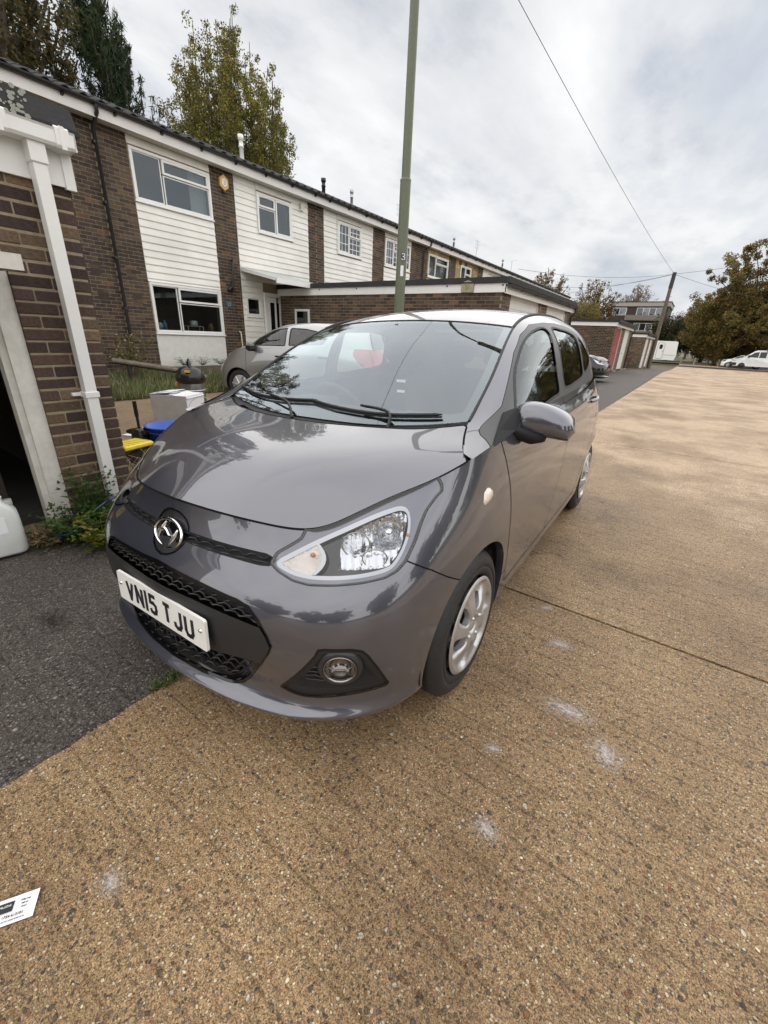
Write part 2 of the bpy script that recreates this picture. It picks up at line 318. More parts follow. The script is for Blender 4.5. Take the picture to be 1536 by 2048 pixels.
# half hull: stations round the perimeter (front centre -> side -> rear centre) x levels (sill -> hood edge / waist)
HULL = [
 [(.110,0,.160),(.045,0,.185),(.018,0,.222),(.055,0,.265),(.040,0,.37),(.030,0,.50),(.042,0,.605),(.088,0,.668),(.133,0,.735),(.142,0,.800)],
 [(.115,.20,.160),(.052,.20,.185),(.026,.20,.222),(.063,.20,.265),(.047,.20,.37),(.037,.20,.50),(.050,.20,.602),(.097,.195,.665),(.143,.19,.731),(.153,.185,.795)],
 [(.140,.37,.160),(.080,.38,.185),(.055,.385,.222),(.085,.385,.27),(.066,.385,.37),(.058,.385,.50),(.074,.38,.595),(.122,.37,.656),(.172,.355,.715),(.197,.34,.782)],
 [(.190,.50,.160),(.135,.525,.185),(.108,.535,.222),(.125,.535,.275),(.108,.545,.37),(.102,.545,.50),(.120,.54,.590),(.168,.525,.655),(.222,.505,.710),(.262,.485,.762)],
 [(.262,.60,.160),(.210,.640,.185),(.185,.652,.225),(.196,.655,.285),(.184,.668,.37),(.180,.668,.50),(.200,.66,.585),(.245,.640,.668),(.300,.61,.740),(.345,.565,.810)],
 [(.360,.68,.165),(.320,.735,.190),(.300,.748,.230),(.300,.755,.29),(.295,.765,.37),(.300,.765,.50),(.320,.757,.60),(.362,.735,.70),(.412,.695,.790),(.450,.635,.856)],
 [(.480,.72,.165),(.450,.778,.190),(.440,.790,.230),(.440,.796,.29),(.435,.803,.37),(.445,.805,.50),(.465,.800,.61),(.498,.785,.72),(.535,.755,.820),(.560,.712,.888)],
 [(.700,.74,.165),(.690,.79,.190),(.690,.800,.230),(.690,.808,.29),(.690,.820,.38),(.690,.832,.50),(.690,.834,.61),(.690,.822,.72),(.690,.795,.850),(.690,.775,.938)],
 [(.950,.745,.165),(.950,.792,.190),(.950,.800,.230),(.950,.806,.29),(.950,.815,.38),(.950,.826,.50),(.950,.832,.61),(.950,.830,.74),(.900,.812,.890),(.860,.797,.974)],
 [(1.25,.745,.165),(1.25,.790,.190),(1.25,.796,.230),(1.25,.798,.30),(1.25,.806,.40),(1.25,.820,.53),(1.25,.829,.65),(1.25,.833,.77),(1.22,.822,.880),(1.20,.796,.985)],
 [(1.65,.745,.165),(1.65,.790,.190),(1.65,.794,.230),(1.65,.796,.30),(1.65,.804,.40),(1.65,.819,.53),(1.65,.830,.65),(1.65,.836,.79),(1.65,.826,.895),(1.65,.798,.990)],
 [(2.15,.745,.165),(2.15,.790,.190),(2.15,.795,.230),(2.15,.797,.30),(2.15,.804,.40),(2.15,.819,.53),(2.15,.830,.66),(2.15,.836,.82),(2.15,.825,.920),(2.15,.798,1.01)],
 [(2.60,.745,.165),(2.60,.790,.190),(2.60,.800,.230),(2.60,.804,.30),(2.60,.812,.40),(2.60,.824,.53),(2.60,.832,.66),(2.60,.834,.83),(2.60,.818,.945),(2.60,.788,1.035)],
 [(3.00,.745,.165),(3.00,.792,.190),(3.00,.803,.230),(3.00,.812,.30),(3.00,.824,.40),(3.00,.834,.53),(3.00,.836,.66),(3.00,.828,.83),(3.00,.803,.955),(3.00,.765,1.055)],
 [(3.28,.735,.18),(3.28,.780,.20),(3.28,.795,.24),(3.28,.805,.31),(3.29,.815,.42),(3.29,.822,.54),(3.29,.820,.67),(3.28,.802,.83),(3.28,.772,.96),(3.26,.725,1.065)],
 [(3.46,.67,.20),(3.50,.71,.22),(3.52,.725,.26),(3.53,.738,.33),(3.54,.745,.44),(3.54,.750,.56),(3.53,.745,.68),(3.51,.725,.83),(3.47,.695,.96),(3.42,.65,1.06)],
 [(3.52,.50,.20),(3.59,.53,.22),(3.62,.54,.26),(3.635,.55,.33),(3.645,.555,.44),(3.645,.56,.56),(3.62,.56,.68),(3.59,.55,.83),(3.55,.53,.96),(3.50,.50,1.06)],
 [(3.55,.25,.20),(3.62,.26,.22),(3.655,.26,.26),(3.67,.26,.33),(3.68,.265,.44),(3.68,.265,.56),(3.65,.265,.68),(3.62,.265,.83),(3.58,.26,.96),(3.53,.25,1.06)],
 [(3.56,0,.20),(3.63,0,.22),(3.665,0,.26),(3.68,0,.33),(3.69,0,.44),(3.69,0,.56),(3.66,0,.68),(3.63,0,.83),(3.59,0,.96),(3.54,0,1.06)],
]
# side of the cabin: columns along the car x rows (waist -> gutter)
CAB = [
 [(.690,.775,.938),(.692,.766,.941),(.695,.757,.944),(.698,.748,.947),(.700,.740,.950)],
 [(.800,.795,.964),(.815,.775,.968),(.830,.745,.974),(.850,.700,.980),(.870,.655,.985)],
 [(1.00,.797,.982),(1.02,.790,1.02),(1.03,.760,1.060),(1.01,.715,1.070),(.985,.662,1.062)],
 [(1.25,.800,.990),(1.27,.785,1.07),(1.29,.750,1.155),(1.27,.705,1.190),(1.21,.637,1.190)],
 [(1.50,.798,.990),(1.53,.778,1.11),(1.55,.735,1.245),(1.54,.680,1.308),(1.46,.597,1.325)],
 [(1.75,.799,.995),(1.78,.772,1.13),(1.80,.730,1.29),(1.79,.670,1.375),(1.72,.565,1.408)],
 [(2.15,.798,1.01),(2.15,.770,1.15),(2.15,.728,1.32),(2.15,.668,1.405),(2.12,.555,1.442)],
 [(2.60,.788,1.035),(2.60,.760,1.17),(2.59,.716,1.32),(2.58,.655,1.398),(2.57,.545,1.438)],
 [(3.00,.765,1.055),(2.99,.735,1.18),(2.97,.690,1.31),(2.96,.625,1.370),(2.95,.525,1.412)],
 [(3.28,.725,1.065),(3.25,.692,1.17),(3.21,.650,1.28),(3.18,.590,1.335),(3.16,.505,1.372)],
 [(3.42,.65,1.06),(3.38,.63,1.16),(3.34,.59,1.26),(3.31,.55,1.315),(3.30,.490,1.340)],
]
for row in range(len(CAB)):
    CAB[row] = [(x, y - (.014 if x > 1.4 else 0) * min(1, max(0, (z - .98) / .1)) - max(0, x - 2.4) * .018, z) for x, y, z in CAB[row]]
for row in range(len(HULL)):
    HULL[row] = [(x, y - max(0, x - 2.4) * .018 if y > .3 else y, z) for x, y, z in HULL[row]]
for row in range(len(HULL)):   # crisp lower lip of the bumpers and sills
    a = HULL[row]; k = .012 if a[2][0] < .42 else 0; a2 = (a[2][0] - k, a[2][1] + (k * .5 if a[2][1] > .4 and k else 0), a[2][2]); HULL[row] = a[:2] + [a2, (a2[0], a2[1], a2[2] + .010), (a[3][0] + k, a[3][1], a[3][2] - .006)] + a[4:]

# ---------------------------------------------------------------- ground
def zg(y): return float(np.interp(y, [30, 44, 56, 200], [0, -.30, -.40, -.42]))
def xnoise(t, src, scale, detail=4, rough=.6, dist=0.):
    n = N(t, 'ShaderNodeTexNoise'); n.inputs['Scale'].default_value = scale; n.inputs['Detail'].default_value = detail; n.inputs['Roughness'].default_value = rough; n.inputs['Distortion'].default_value = dist; lk(t, src, n.inputs[0]); return n.outputs[0]
def mth(t, op, a, b=None, clamp=False):
    m = N(t, 'ShaderNodeMath', _operation=op, _use_clamp=clamp)
    for i, v in enumerate((a, b)):
        if v is None: continue
        if isinstance(v, (int, float)): m.inputs[i].default_value = v
        else: lk(t, v, m.inputs[i])
    return m.outputs[0]
def aggregate(name, base, dark, stones, wet=True, k=1., stone_amt=.55):
    """exposed stone concrete: sandy matrix, pebbles of several sizes, brushed lines, damp areas"""
    m = D.materials.new(name); MATS[name] = m; m.use_nodes = True; t = m.node_tree; b = t.nodes['Principled BSDF']; tcn = N(t, 'ShaderNodeTexCoord'); P = tcn.outputs['Object']
    warp = N(t, 'ShaderNodeVectorMath', _operation='ADD'); wn = N(t, 'ShaderNodeTexNoise'); wn.inputs['Scale'].default_value = 60; wn.inputs['Detail'].default_value = 2; lk(t, P, wn.inputs[0])
    ws = N(t, 'ShaderNodeVectorMath', _operation='SCALE'); ws.inputs['Scale'].default_value = .010; lk(t, wn.outputs['Color'], ws.inputs[0]); lk(t, P, warp.inputs[0]); lk(t, ws.outputs[0], warp.inputs[1]); Q = warp.outputs[0]
    g1 = xnoise(t, P, 260 * k, 3, .7); g2 = xnoise(t, P, 85 * k, 5, .7); g3 = xnoise(t, P, 2.2, 5, .6); g4 = xnoise(t, P, .8, 5, .65)
    c = mixc(t, ramp(t, g1, [(.36, (0, 0, 0)), (.60, (1, 1, 1))]).outputs[0], dark, base); c = mixc(t, 1., c, ramp(t, g2, [(.32, (.42, .38, .34)), (.5, (1, 1, 1)), (.68, (1.45, 1.42, 1.36))]).outputs[0], 'MULTIPLY')
    hsum = None
    for sc, thr, pal, amt in ((150 * k, .62, 0, stone_amt * 1.3), (88 * k, .60, 1, stone_amt), (46 * k, .46, 2, stone_amt * .42)):
        v = N(t, 'ShaderNodeTexVoronoi'); v.inputs['Scale'].default_value = sc; v.inputs['Randomness'].default_value = 1; lk(t, Q, v.inputs[0]); s = N(t, 'ShaderNodeSeparateColor'); lk(t, v.outputs['Color'], s.inputs[0])
        on = mth(t, 'LESS_THAN', s.outputs[1], amt * .6); lim = mth(t, 'MULTIPLY', s.outputs[2], .24); lim = mth(t, 'ADD', lim, thr * .42); body = mth(t, 'SUBTRACT', lim, v.outputs['Distance']); edge = mth(t, 'MULTIPLY', body, 14., True); mask = mth(t, 'MULTIPLY', edge, on)
        col = ramp(t, s.outputs[0], stones[pal], 'CONSTANT'); rim = mth(t, 'MULTIPLY', mth(t, 'MULTIPLY', mth(t, 'ADD', body, .10), 10., True), on); c = mixc(t, mth(t, 'MULTIPLY', rim, .45), c, (.035, .022, .012)); c = mixc(t, mask, c, col.outputs[0]); hm = mth(t, 'MULTIPLY', mask, .8 if pal != 2 else 1.2); hsum = hm if hsum is None else mth(t, 'ADD', hsum, hm)
    # brushed lines across the bays
    mpn = N(t, 'ShaderNodeMapping'); mpn.inputs['Rotation'].default_value = (0, 0, R(2)); mpn.inputs['Scale'].default_value = (.35, 1, 1); lk(t, P, mpn.inputs[0]); wv = N(t, 'ShaderNodeTexWave', _wave_type='BANDS', _bands_direction='Y'); wv.inputs['Scale'].default_value = 3.1; wv.inputs['Distortion'].default_value = 1.6; wv.inputs['Detail'].default_value = 3; wv.inputs['Detail Scale'].default_value = 2.2; lk(t, mpn.outputs[0], wv.inputs[0])
    br = ramp(t, wv.outputs['Fac'], [(.0, (1, 1, 1)), (.03, (0, 0, 0))]); gate_ = ramp(t, g2, [(.50, (0, 0, 0)), (.62, (1, 1, 1))]); ln = mth(t, 'MULTIPLY', br.outputs[0], gate_.outputs[0]); c = mixc(t, mth(t, 'MULTIPLY', ln, .16), c, (.03, .022, .015))
    c = mixc(t, 1., c, ramp(t, g3, [(.28, (.84, .83, .81)), (.52, (1, 1, 1)), (.8, (1.08, 1.08, 1.07))]).outputs[0], 'MULTIPLY')
    if wet:
        # dry further off to the right; the bay round the car is damp from washing
        sx = N(t, 'ShaderNodeSeparateXYZ'); lk(t, P, sx.inputs[0]); a = mth(t, 'MULTIPLY', sx.outputs[0], 1.45); d = mth(t, 'ADD', a, sx.outputs[1]); d = mth(t, 'SUBTRACT', d, 4.75); d = mth(t, 'ADD', d, mth(t, 'MULTIPLY', mth(t, 'SUBTRACT', g3, .5), 1.3)); d = mth(t, 'ADD', d, mth(t, 'MULTIPLY', mth(t, 'SUBTRACT', g2, .5), 1.6)); dry = ramp(t, d, [(.0, (0, 0, 0)), (.55, (1, 1, 1))])
        sat = N(t, 'ShaderNodeHueSaturation'); sat.inputs['Saturation'].default_value = .74; sat.inputs['Value'].default_value = 1.6; lk(t, c, sat.inputs['Color']); c = mixc(t, dry.outputs[0], c, sat.outputs[0]); wetf = dry.outputs[0]
        near = ramp(t, g4, [(.36, (.62, .58, .53)), (.58, (1.08, 1.08, 1.08))]); c = mixc(t, 1., c, near.outputs[0], 'MULTIPLY')
        rr = mth(t, 'MULTIPLY', wetf, .35); rr = mth(t, 'ADD', rr, .44); rr = mth(t, 'ADD', rr, mth(t, 'MULTIPLY', mth(t, 'SUBTRACT', g3, .5), .25)); lk(t, rr, b.inputs['Roughness'])
    else: b.inputs['Roughness'].default_value = .85
    lk(t, c, b.inputs['Base Color']); bp = N(t, 'ShaderNodeBump'); bp.inputs['Strength'].default_value = .8; bp.inputs['Distance'].default_value = .006; h = mth(t, 'ADD', hsum, g1); h = mth(t, 'SUBTRACT', h, mth(t, 'MULTIPLY', ln, 1.6)); lk(t, h, bp.inputs['Height']); lk(t, bp.outputs[0], b.inputs['Normal'])
    return m
ST = [[(0, (.50, .36, .20)), (.18, (.26, .12, .05)), (.34, (.60, .50, .34)), (.5, (.12, .085, .055)), (.64, (.42, .26, .12)), (.80, (.055, .048, .042)), (.88, (.30, .22, .13))],
      [(0, (.62, .52, .37)), (.2, (.34, .20, .09)), (.4, (.11, .08, .055)), (.52, (.38, .27, .14)), (.8, (.16, .13, .10))],
      [(0, (.25, .11, .045)), (.3, (.08, .07, .062)), (.44, (.40, .29, .16)), (.7, (.14, .10, .07)), (.88, (.60, .55, .45))]]
CONC = aggregate('damp_exposed_aggregate_concrete', (.46, .308, .160), (.085, .052, .026), ST, stone_amt=.85)
CONC2 = aggregate('dry_aggregate_concrete', (.30, .22, .14), (.14, .10, .06), ST, wet=False, k=.8)
STA = [[(0, (.13, .115, .105)), (.2, (.05, .043, .04)), (.4, (.20, .18, .165)), (.55, (.02, .018, .017)), (.8, (.28, .25, .22))], [(0, (.09, .08, .075)), (.25, (.24, .22, .20)), (.4, (.02, .018, .018)), (.7, (.14, .12, .11))], [(0, (.04, .035, .033)), (.5, (.11, .095, .088)), (.97, (.34, .30, .25))]]
TAR = aggregate('worn_asphalt', (.115, .096, .082), (.014, .011, .010), STA, wet=False, k=.8, stone_amt=1.3); TAR.node_tree.nodes['Principled BSDF'].inputs['Roughness'].default_value = .66
DIRT = mat('rough_ground', (.10, .085, .05), .95, noise=(2, .4), bump=(20, .6)); GRASSM = mat('grass_blade', (.075, .115, .028), .7, noise=(3, .35)); DRYGRASS = mat('dry_grass_blade', (.36, .29, .16), .8)
def sheet(name, xs, ys, zf, m, kind='structure', label=None):
    V = []; F = []
    for x in xs:
        for y in ys: V.append((x, y, zf(x, y)))
    n = len(ys)
    for i in range(len(xs) - 1):
        for j in range(n - 1): F.append((i * n + j, (i + 1) * n + j, (i + 1) * n + j + 1, i * n + j + 1))
    o = mkobj(name, V, F, m, smooth=True); o['kind'] = kind
    if label: o['label'] = label
    return o
YS = [-40, -15, 0, 10, 20, 30, 33, 37, 40, 44, 48, 52, 56, 64, 70, 90, 140, 400]
sheet('terrain', [-400, -60, -11, 60, 400], [-300] + YS, lambda x, y: zg(y) - .16 + (0 if x > -30 else 0), DIRT)
# concrete road: bays with recessed joints
JY = [2.06 + 4.6 * k for k in range(-4, 15)]
re_ = random.Random(77)
for i in range(len(JY) - 1):
    a, b = JY[i] + .009, JY[i + 1] - .009
    near_ = -1 < i - 3 < 3; ys = list(np.linspace(a, b, 93 if near_ else 5)); ex = [-1.35 + (re_.gauss(0, .003) + .003 * math.sin(y * 9.3) + .003 * math.sin(y * 41) if near_ else 0) for y in ys]
    mb = MB()
    for q in range(len(ys) - 1):
        y0, y1 = ys[q], ys[q + 1]; mb.add([(ex[q], y0, zg(y0)), (4.191, y0, zg(y0)), (4.191, y1, zg(y1)), (ex[q + 1], y1, zg(y1))], [(0, 1, 2, 3)]); mb.add([(ex[q], y0, zg(y0)), (ex[q + 1], y1, zg(y1)), (ex[q + 1], y1, zg(y1) - .06), (ex[q], y0, zg(y0) - .06)], [(0, 1, 2, 3)])
    m_ = (a + b) / 2
    for y0, y1 in ((a, m_), (m_, b)): mb.add([(4.209, y0, zg(y0)), (9.8, y0, zg(y0)), (9.8, y1, zg(y1)), (4.209, y1, zg(y1))], [(0, 1, 2, 3)])
    for y, f_ in ((a, (0, 3, 2, 1)), (b, (0, 1, 2, 3))): mb.add([(-1.35, y, zg(y)), (9.8, y, zg(y)), (9.8, y, zg(y) - .05), (-1.35, y, zg(y) - .05)], [f_])
    o = mb.build('road_slab', CONC); o['kind'] = 'structure'
sheet('road_joint_filler', [-1.30, 9.8], YS[:12] + [69], lambda x, y: zg(y) - .016, mat('black_joint_sealant', (.022, .020, .018), .6, bump=(90, .8)))
sheet('asphalt_strip', [-3.75, -3.3, -2.4, -1.9, -1.365, -1.29], [-14, 0, 2, 4, 8, 12, 16, 20, 24, 28, 30, 33, 37, 40, 44, 46], lambda x, y: zg(y) - .009 - (0.048 * (-1.365 - x) if y < 9 else .022 * (-1.365 - x)) * (1 if x < -1.4 else 0), TAR)
def dz(x, y): return -.105 + np.interp(-x, [3.2, 3.8, 5, 8, 9], [.0, .07, .105, .105, .125]) if y < 9.79 else -.105
sheet('driveway', [-3.30, -3.8, -5, -8, -9, -11.2][::-1], [-2, 0, 1.5, 3, 6, 9.78], lambda x, y: dz(x, y), CONC2)
sheet('garage_court', [-14, -3.70], [16.2, 20, 24, 30, 33, 37, 40, 44, 48], lambda x, y: zg(y) - .045, CONC2)
# lawn bed in front of the terrace
sheet('flower_bed_soil', np.linspace(-11.1, -8.2, 8), np.linspace(2.0, 7.6, 12), lambda x, y: .03 + .18 * (-x - 8.2) / 2.9 + .02 * math.sin(x * 5 + y * 3), mat('bed_soil', (.07, .055, .03), .95, noise=(8, .4), bump=(30, .8)))
def blades(name, n, place, hgt, wd, m, seed, lean=.5, label=None):
    r = random.Random(seed); V = []; F = []; M = []
    for i in range(n):
        x, y, z = place(r); h = hgt * r.uniform(.5, 1.3); a = r.uniform(0, 6.28); l = r.uniform(0, lean) * h; b = r.uniform(0, 6.28); k = len(V); w = wd * r.uniform(.6, 1.3)
        ca, sa = math.cos(a) * w, math.sin(a) * w; cb_, sb = math.cos(b) * l, math.sin(b) * l
        V += [(x - ca, y - sa, z), (x + ca, y + sa, z), (x + ca * .6 + cb_ * .45, y + sa * .6 + sb * .45, z + h * .6), (x - ca * .6 + cb_ * .45, y - sa * .6 + sb * .45, z + h * .6), (x + cb_, y + sb, z + h)]
        F += [(k, k + 1, k + 2, k + 3), (k + 3, k + 2, k + 4)]; mi = 1 if r.random() < .22 else 0; M += [mi, mi]
    o = mkobj(name, V, F, m, mi=M); o['kind'] = 'stuff'; o['label'] = label or 'green and straw-coloured grass'; return o
bedz = lambda x, y: .03 + .18 * (-x - 8.2) / 2.9
def pl_bed(r):
    x = -8.15 - 2.8 * r.random() ** 1.3; y = r.uniform(2.2, 7.3); return (x, y, bedz(x, y) - .01)
blades('lawn_grass', 15000, pl_bed, .15, .006, [GRASSM, DRYGRASS], 3, label='rough green grass in the bed below the terrace')
blades('kerb_grass', 900, lambda r: (lambda y: (-1.36 + r.gauss(0, .012), y, zg(y) - .01))(r.choice([r.uniform(8, 30), r.gauss(.56, .035), r.uniform(36, 42), r.uniform(14, 24)])), .035, .004, [GRASSM, DRYGRASS], 5, 1.2, 'thin green weeds in the joint beside the asphalt')
# loose and half-sunk pebbles close to the camera
r_ = random.Random(11); V = []; F = []; M = []
for i in range(5200):
    x = r_.uniform(-1.33, 2.6); y = r_.uniform(-.35, 3.2) if i % 3 else r_.uniform(-.35, 1.2)
    s = r_.uniform(.0018, .0042) * (1.6 if r_.random() < .04 else 1); a = r_.uniform(0, 3.14); e = r_.uniform(.5, .9); k = len(V); P6 = []
    for q in range(6): t = a + q * math.pi / 3; u, v = math.cos(q * math.pi / 3) * s, math.sin(q * math.pi / 3) * s * e; P6.append((x + u * math.cos(a) - v * math.sin(a), y + u * math.sin(a) + v * math.cos(a), -.0005))
    V += P6 + [(x, y, s * .42)]; F += [(k + q, k + (q + 1) % 6, k + 6) for q in range(6)]; M += [r_.choices([0, 1, 2, 3], [5, 3, 2, 2.2])[0]] * 6
o = mkobj('road_pebbles', V, F, [mat('tan_pebble', (.34, .25, .14), .5), mat('rust_pebble', (.22, .09, .035), .5), mat('cream_pebble', (.58, .52, .40), .5), mat('dark_pebble', (.035, .033, .034), .45)], mi=M, smooth=True); o['kind'] = 'stuff'; o['label'] = 'small rounded stones standing out of the concrete'
# dried suds on the damp concrete: thin crusts with their own outline
SUDS = D.materials.new('dried_suds'); SUDS.use_nodes = True; t = SUDS.node_tree; b = t.nodes['Principled BSDF']; b.inputs['Base Color'].default_value = (.62, .60, .60, 1); b.inputs['Roughness'].default_value = .8; tcn = N(t, 'ShaderNodeTexCoord')
a1 = xnoise(t, tcn.outputs['Object'], 26, 6, .75); a2 = xnoise(t, tcn.outputs['Object'], 190, 3, .7); vm = N(t, 'ShaderNodeVectorMath', _operation='LENGTH'); lk(t, tcn.outputs['Object'], vm.inputs[0]); fall = mth(t, 'MULTIPLY', vm.outputs[1 if len(vm.outputs) > 1 else 0], 1.55)
al = mth(t, 'SUBTRACT', mth(t, 'ADD', mth(t, 'MULTIPLY', a1, 1.0), mth(t, 'MULTIPLY', a2, .45)), mth(t, 'ADD', fall, .54)); al = mth(t, 'MULTIPLY', al, 3.0, True); lk(t, mth(t, 'MULTIPLY', al, .8), b.inputs['Alpha'])
for i, (x, y, sx_, sy_, rz) in enumerate([(-.17, 1.75, .30, .18, 20), (-.05, 1.38, .46, .26, 10), (.10, 1.27, .32, .26, -50), (-.14, .80, .20, .16, 0), (-.30, 2.0, .2, .1, 40), (-.85, .12, .18, .14, 0), (-.22, 1.05, .16, .1, 30)]):
    o = mkobj('dried_suds', [(-.5, -.5, 0), (.5, -.5, 0), (.5, .5, 0), (-.5, .5, 0)], [(0, 1, 2, 3)], SUDS, loc=(x, y, .0016 + i * .0004)); o.scale = (sx_ * 1.6, sy_ * 1.6, 1); o.rotation_euler = (0, 0, R(rz)); o['kind'] = 'stuff'; o['label'] = 'thin whitish soap residue on the concrete'
OILM = SUDS.copy(); OILM.name = 'oil_drip'; OILM.node_tree.nodes['Principled BSDF'].inputs['Base Color'].default_value = (.012, .010, .009, 1); OILM.node_tree.nodes['Principled BSDF'].inputs['Roughness'].default_value = .35
for x, y, sx_, sy_, rz in ((-.52, 2.60, .30, .14, 15), (-.40, 2.66, .16, .12, 0), (-1.8, -.1, .9, .5, 30), (-2.2, .45, .7, .4, -20), (2.4, 5.2, .5, .3, 0)):
    o = mkobj('oil_stain', [(-.5, -.5, 0), (.5, -.5, 0), (.5, .5, 0), (-.5, .5, 0)], [(0, 1, 2, 3)], OILM, loc=(x, y, .002 if x > -1.35 else -.009 - .048 * (-1.365 - x) + .003)); o.scale = (sx_ * 1.5, sy_ * 1.5, 1); o.rotation_euler = (0, 0 if x > -1.35 else -.048, R(rz) if x > -1.35 else 0); o['kind'] = 'stuff'; o['label'] = 'dark oily drip mark soaked into the surface'
# right-hand verge and kerb
sheet('verge', [9.8, 14, 40], [-40, 0, 20, 40, 52, 70], lambda x, y: zg(y) + .08, mat('verge_turf', (.06, .075, .025), .95, noise=(4, .4), bump=(30, .8)))
sheet('far_verge', [-30, -8, 2.6, 30, 60], [69.02, 72, 120], lambda x, y: zg(y) + .06, mat('verge_turf_far', (.075, .075, .03), .95, noise=(2, .4), bump=(30, .8)))
mb = MB(); mb.box(9.8, 9.93, -40, 30, -.10, .10, bev=.015); o = mb.build('kerb', mat('kerb_concrete', (.25, .23, .20), .85, noise=(20, .15))); o['kind'] = 'structure'
# ---------------------------------------------------------------- brickwork and buildings
def boxmesh(name, m, w=1., d=1., h=1.):
    me = D.meshes.new(name); b = MB(); b.box(0, w, 0, d, 0, h); me.from_pydata(b.V, [], b.F); me.materials.append(m); me.update(); return me
BM = {}
def brick_wall(parent, rects, put, cam_key, mats=BRK, wts=(4, 3, 3, 2, .5), bw=.215, bh=.065, jt=.010, depth=.030, cap=300, seed=1, z0=0., name='brick', jit=.0025, full_only=None):
    """stretcher bond; put(u0,u1,z0,z1,proud) -> (x0,x1,y0,y1,z0,z1); the largest `cap` in view are parts, the rest one joined part"""
    r = random.Random(seed); L = []
    for (u0, u1, za, zb) in rects:
        k0 = int(math.floor((za - z0) / (bh + jt)))
        for k in range(k0, int((zb - z0) / (bh + jt)) + 1):
            a, b = z0 + k * (bh + jt), z0 + k * (bh + jt) + bh
            if b > zb + .01 or a < za - .04: continue
            p = bw + jt; off = (k % 2) * p / 2; j = int(math.floor((u0 - off) / p))
            while off + j * p < u1:
                x0, x1 = max(off + j * p, u0), min(off + j * p + bw, u1); j += 1
                if x1 - x0 < .035: continue
                L.append((x0, x1, max(a, za), b))
    L.sort(key=lambda q: cam_key((q[0] + q[1]) / 2, (q[2] + q[3]) / 2)); rest = MB()
    for i, (x0, x1, a, b) in enumerate(L):
        mi = r.choices(range(len(mats)), wts[:len(mats)])[0]; pr = r.uniform(-jit, jit); X = put(x0, x1, a, b, pr)
        if i < cap:
            key = (name, mats[mi].name)
            if key not in BM: BM[key] = boxmesh(name, mats[mi])
            o = D.objects.new(name, BM[key]); S.collection.objects.link(o); o.parent = parent; o.location = (X[0], X[2], X[4]); o.scale = (X[1] - X[0], X[3] - X[2], X[5] - X[4])
        else: rest.box(*X, m=mi)
    if rest.F:
        o = rest.build(name + 'work', list(mats), parent); o['kind'] = 'stuff'
camd = lambda x, y, z: (x ** 2 + y ** 2 + (z - 1.28) ** 2)
FX = -11.0
def facade_put(u0, u1, a, b, pr): return (FX - .02, FX + .0055 + abs(pr), u0, u1, a, b)
def hole_rects(u0, u1, z0, z1, holes):
    """splits a rectangle round its openings"""
    us = sorted({u0, u1} | {min(max(h[i], u0), u1) for h in holes for i in (0, 1)}); out = []
    for a, b in zip(us, us[1:]):
        if b - a < 1e-4: continue
        zz = z0
        for h in sorted([h for h in holes if h[0] < (a + b) / 2 < h[1]], key=lambda h: h[2]):
            if h[2] > zz + 1e-4: out.append((a, b, zz, h[2]))
            zz = max(zz, h[3])
        if z1 > zz + 1e-4: out.append((a, b, zz, z1))
    return out
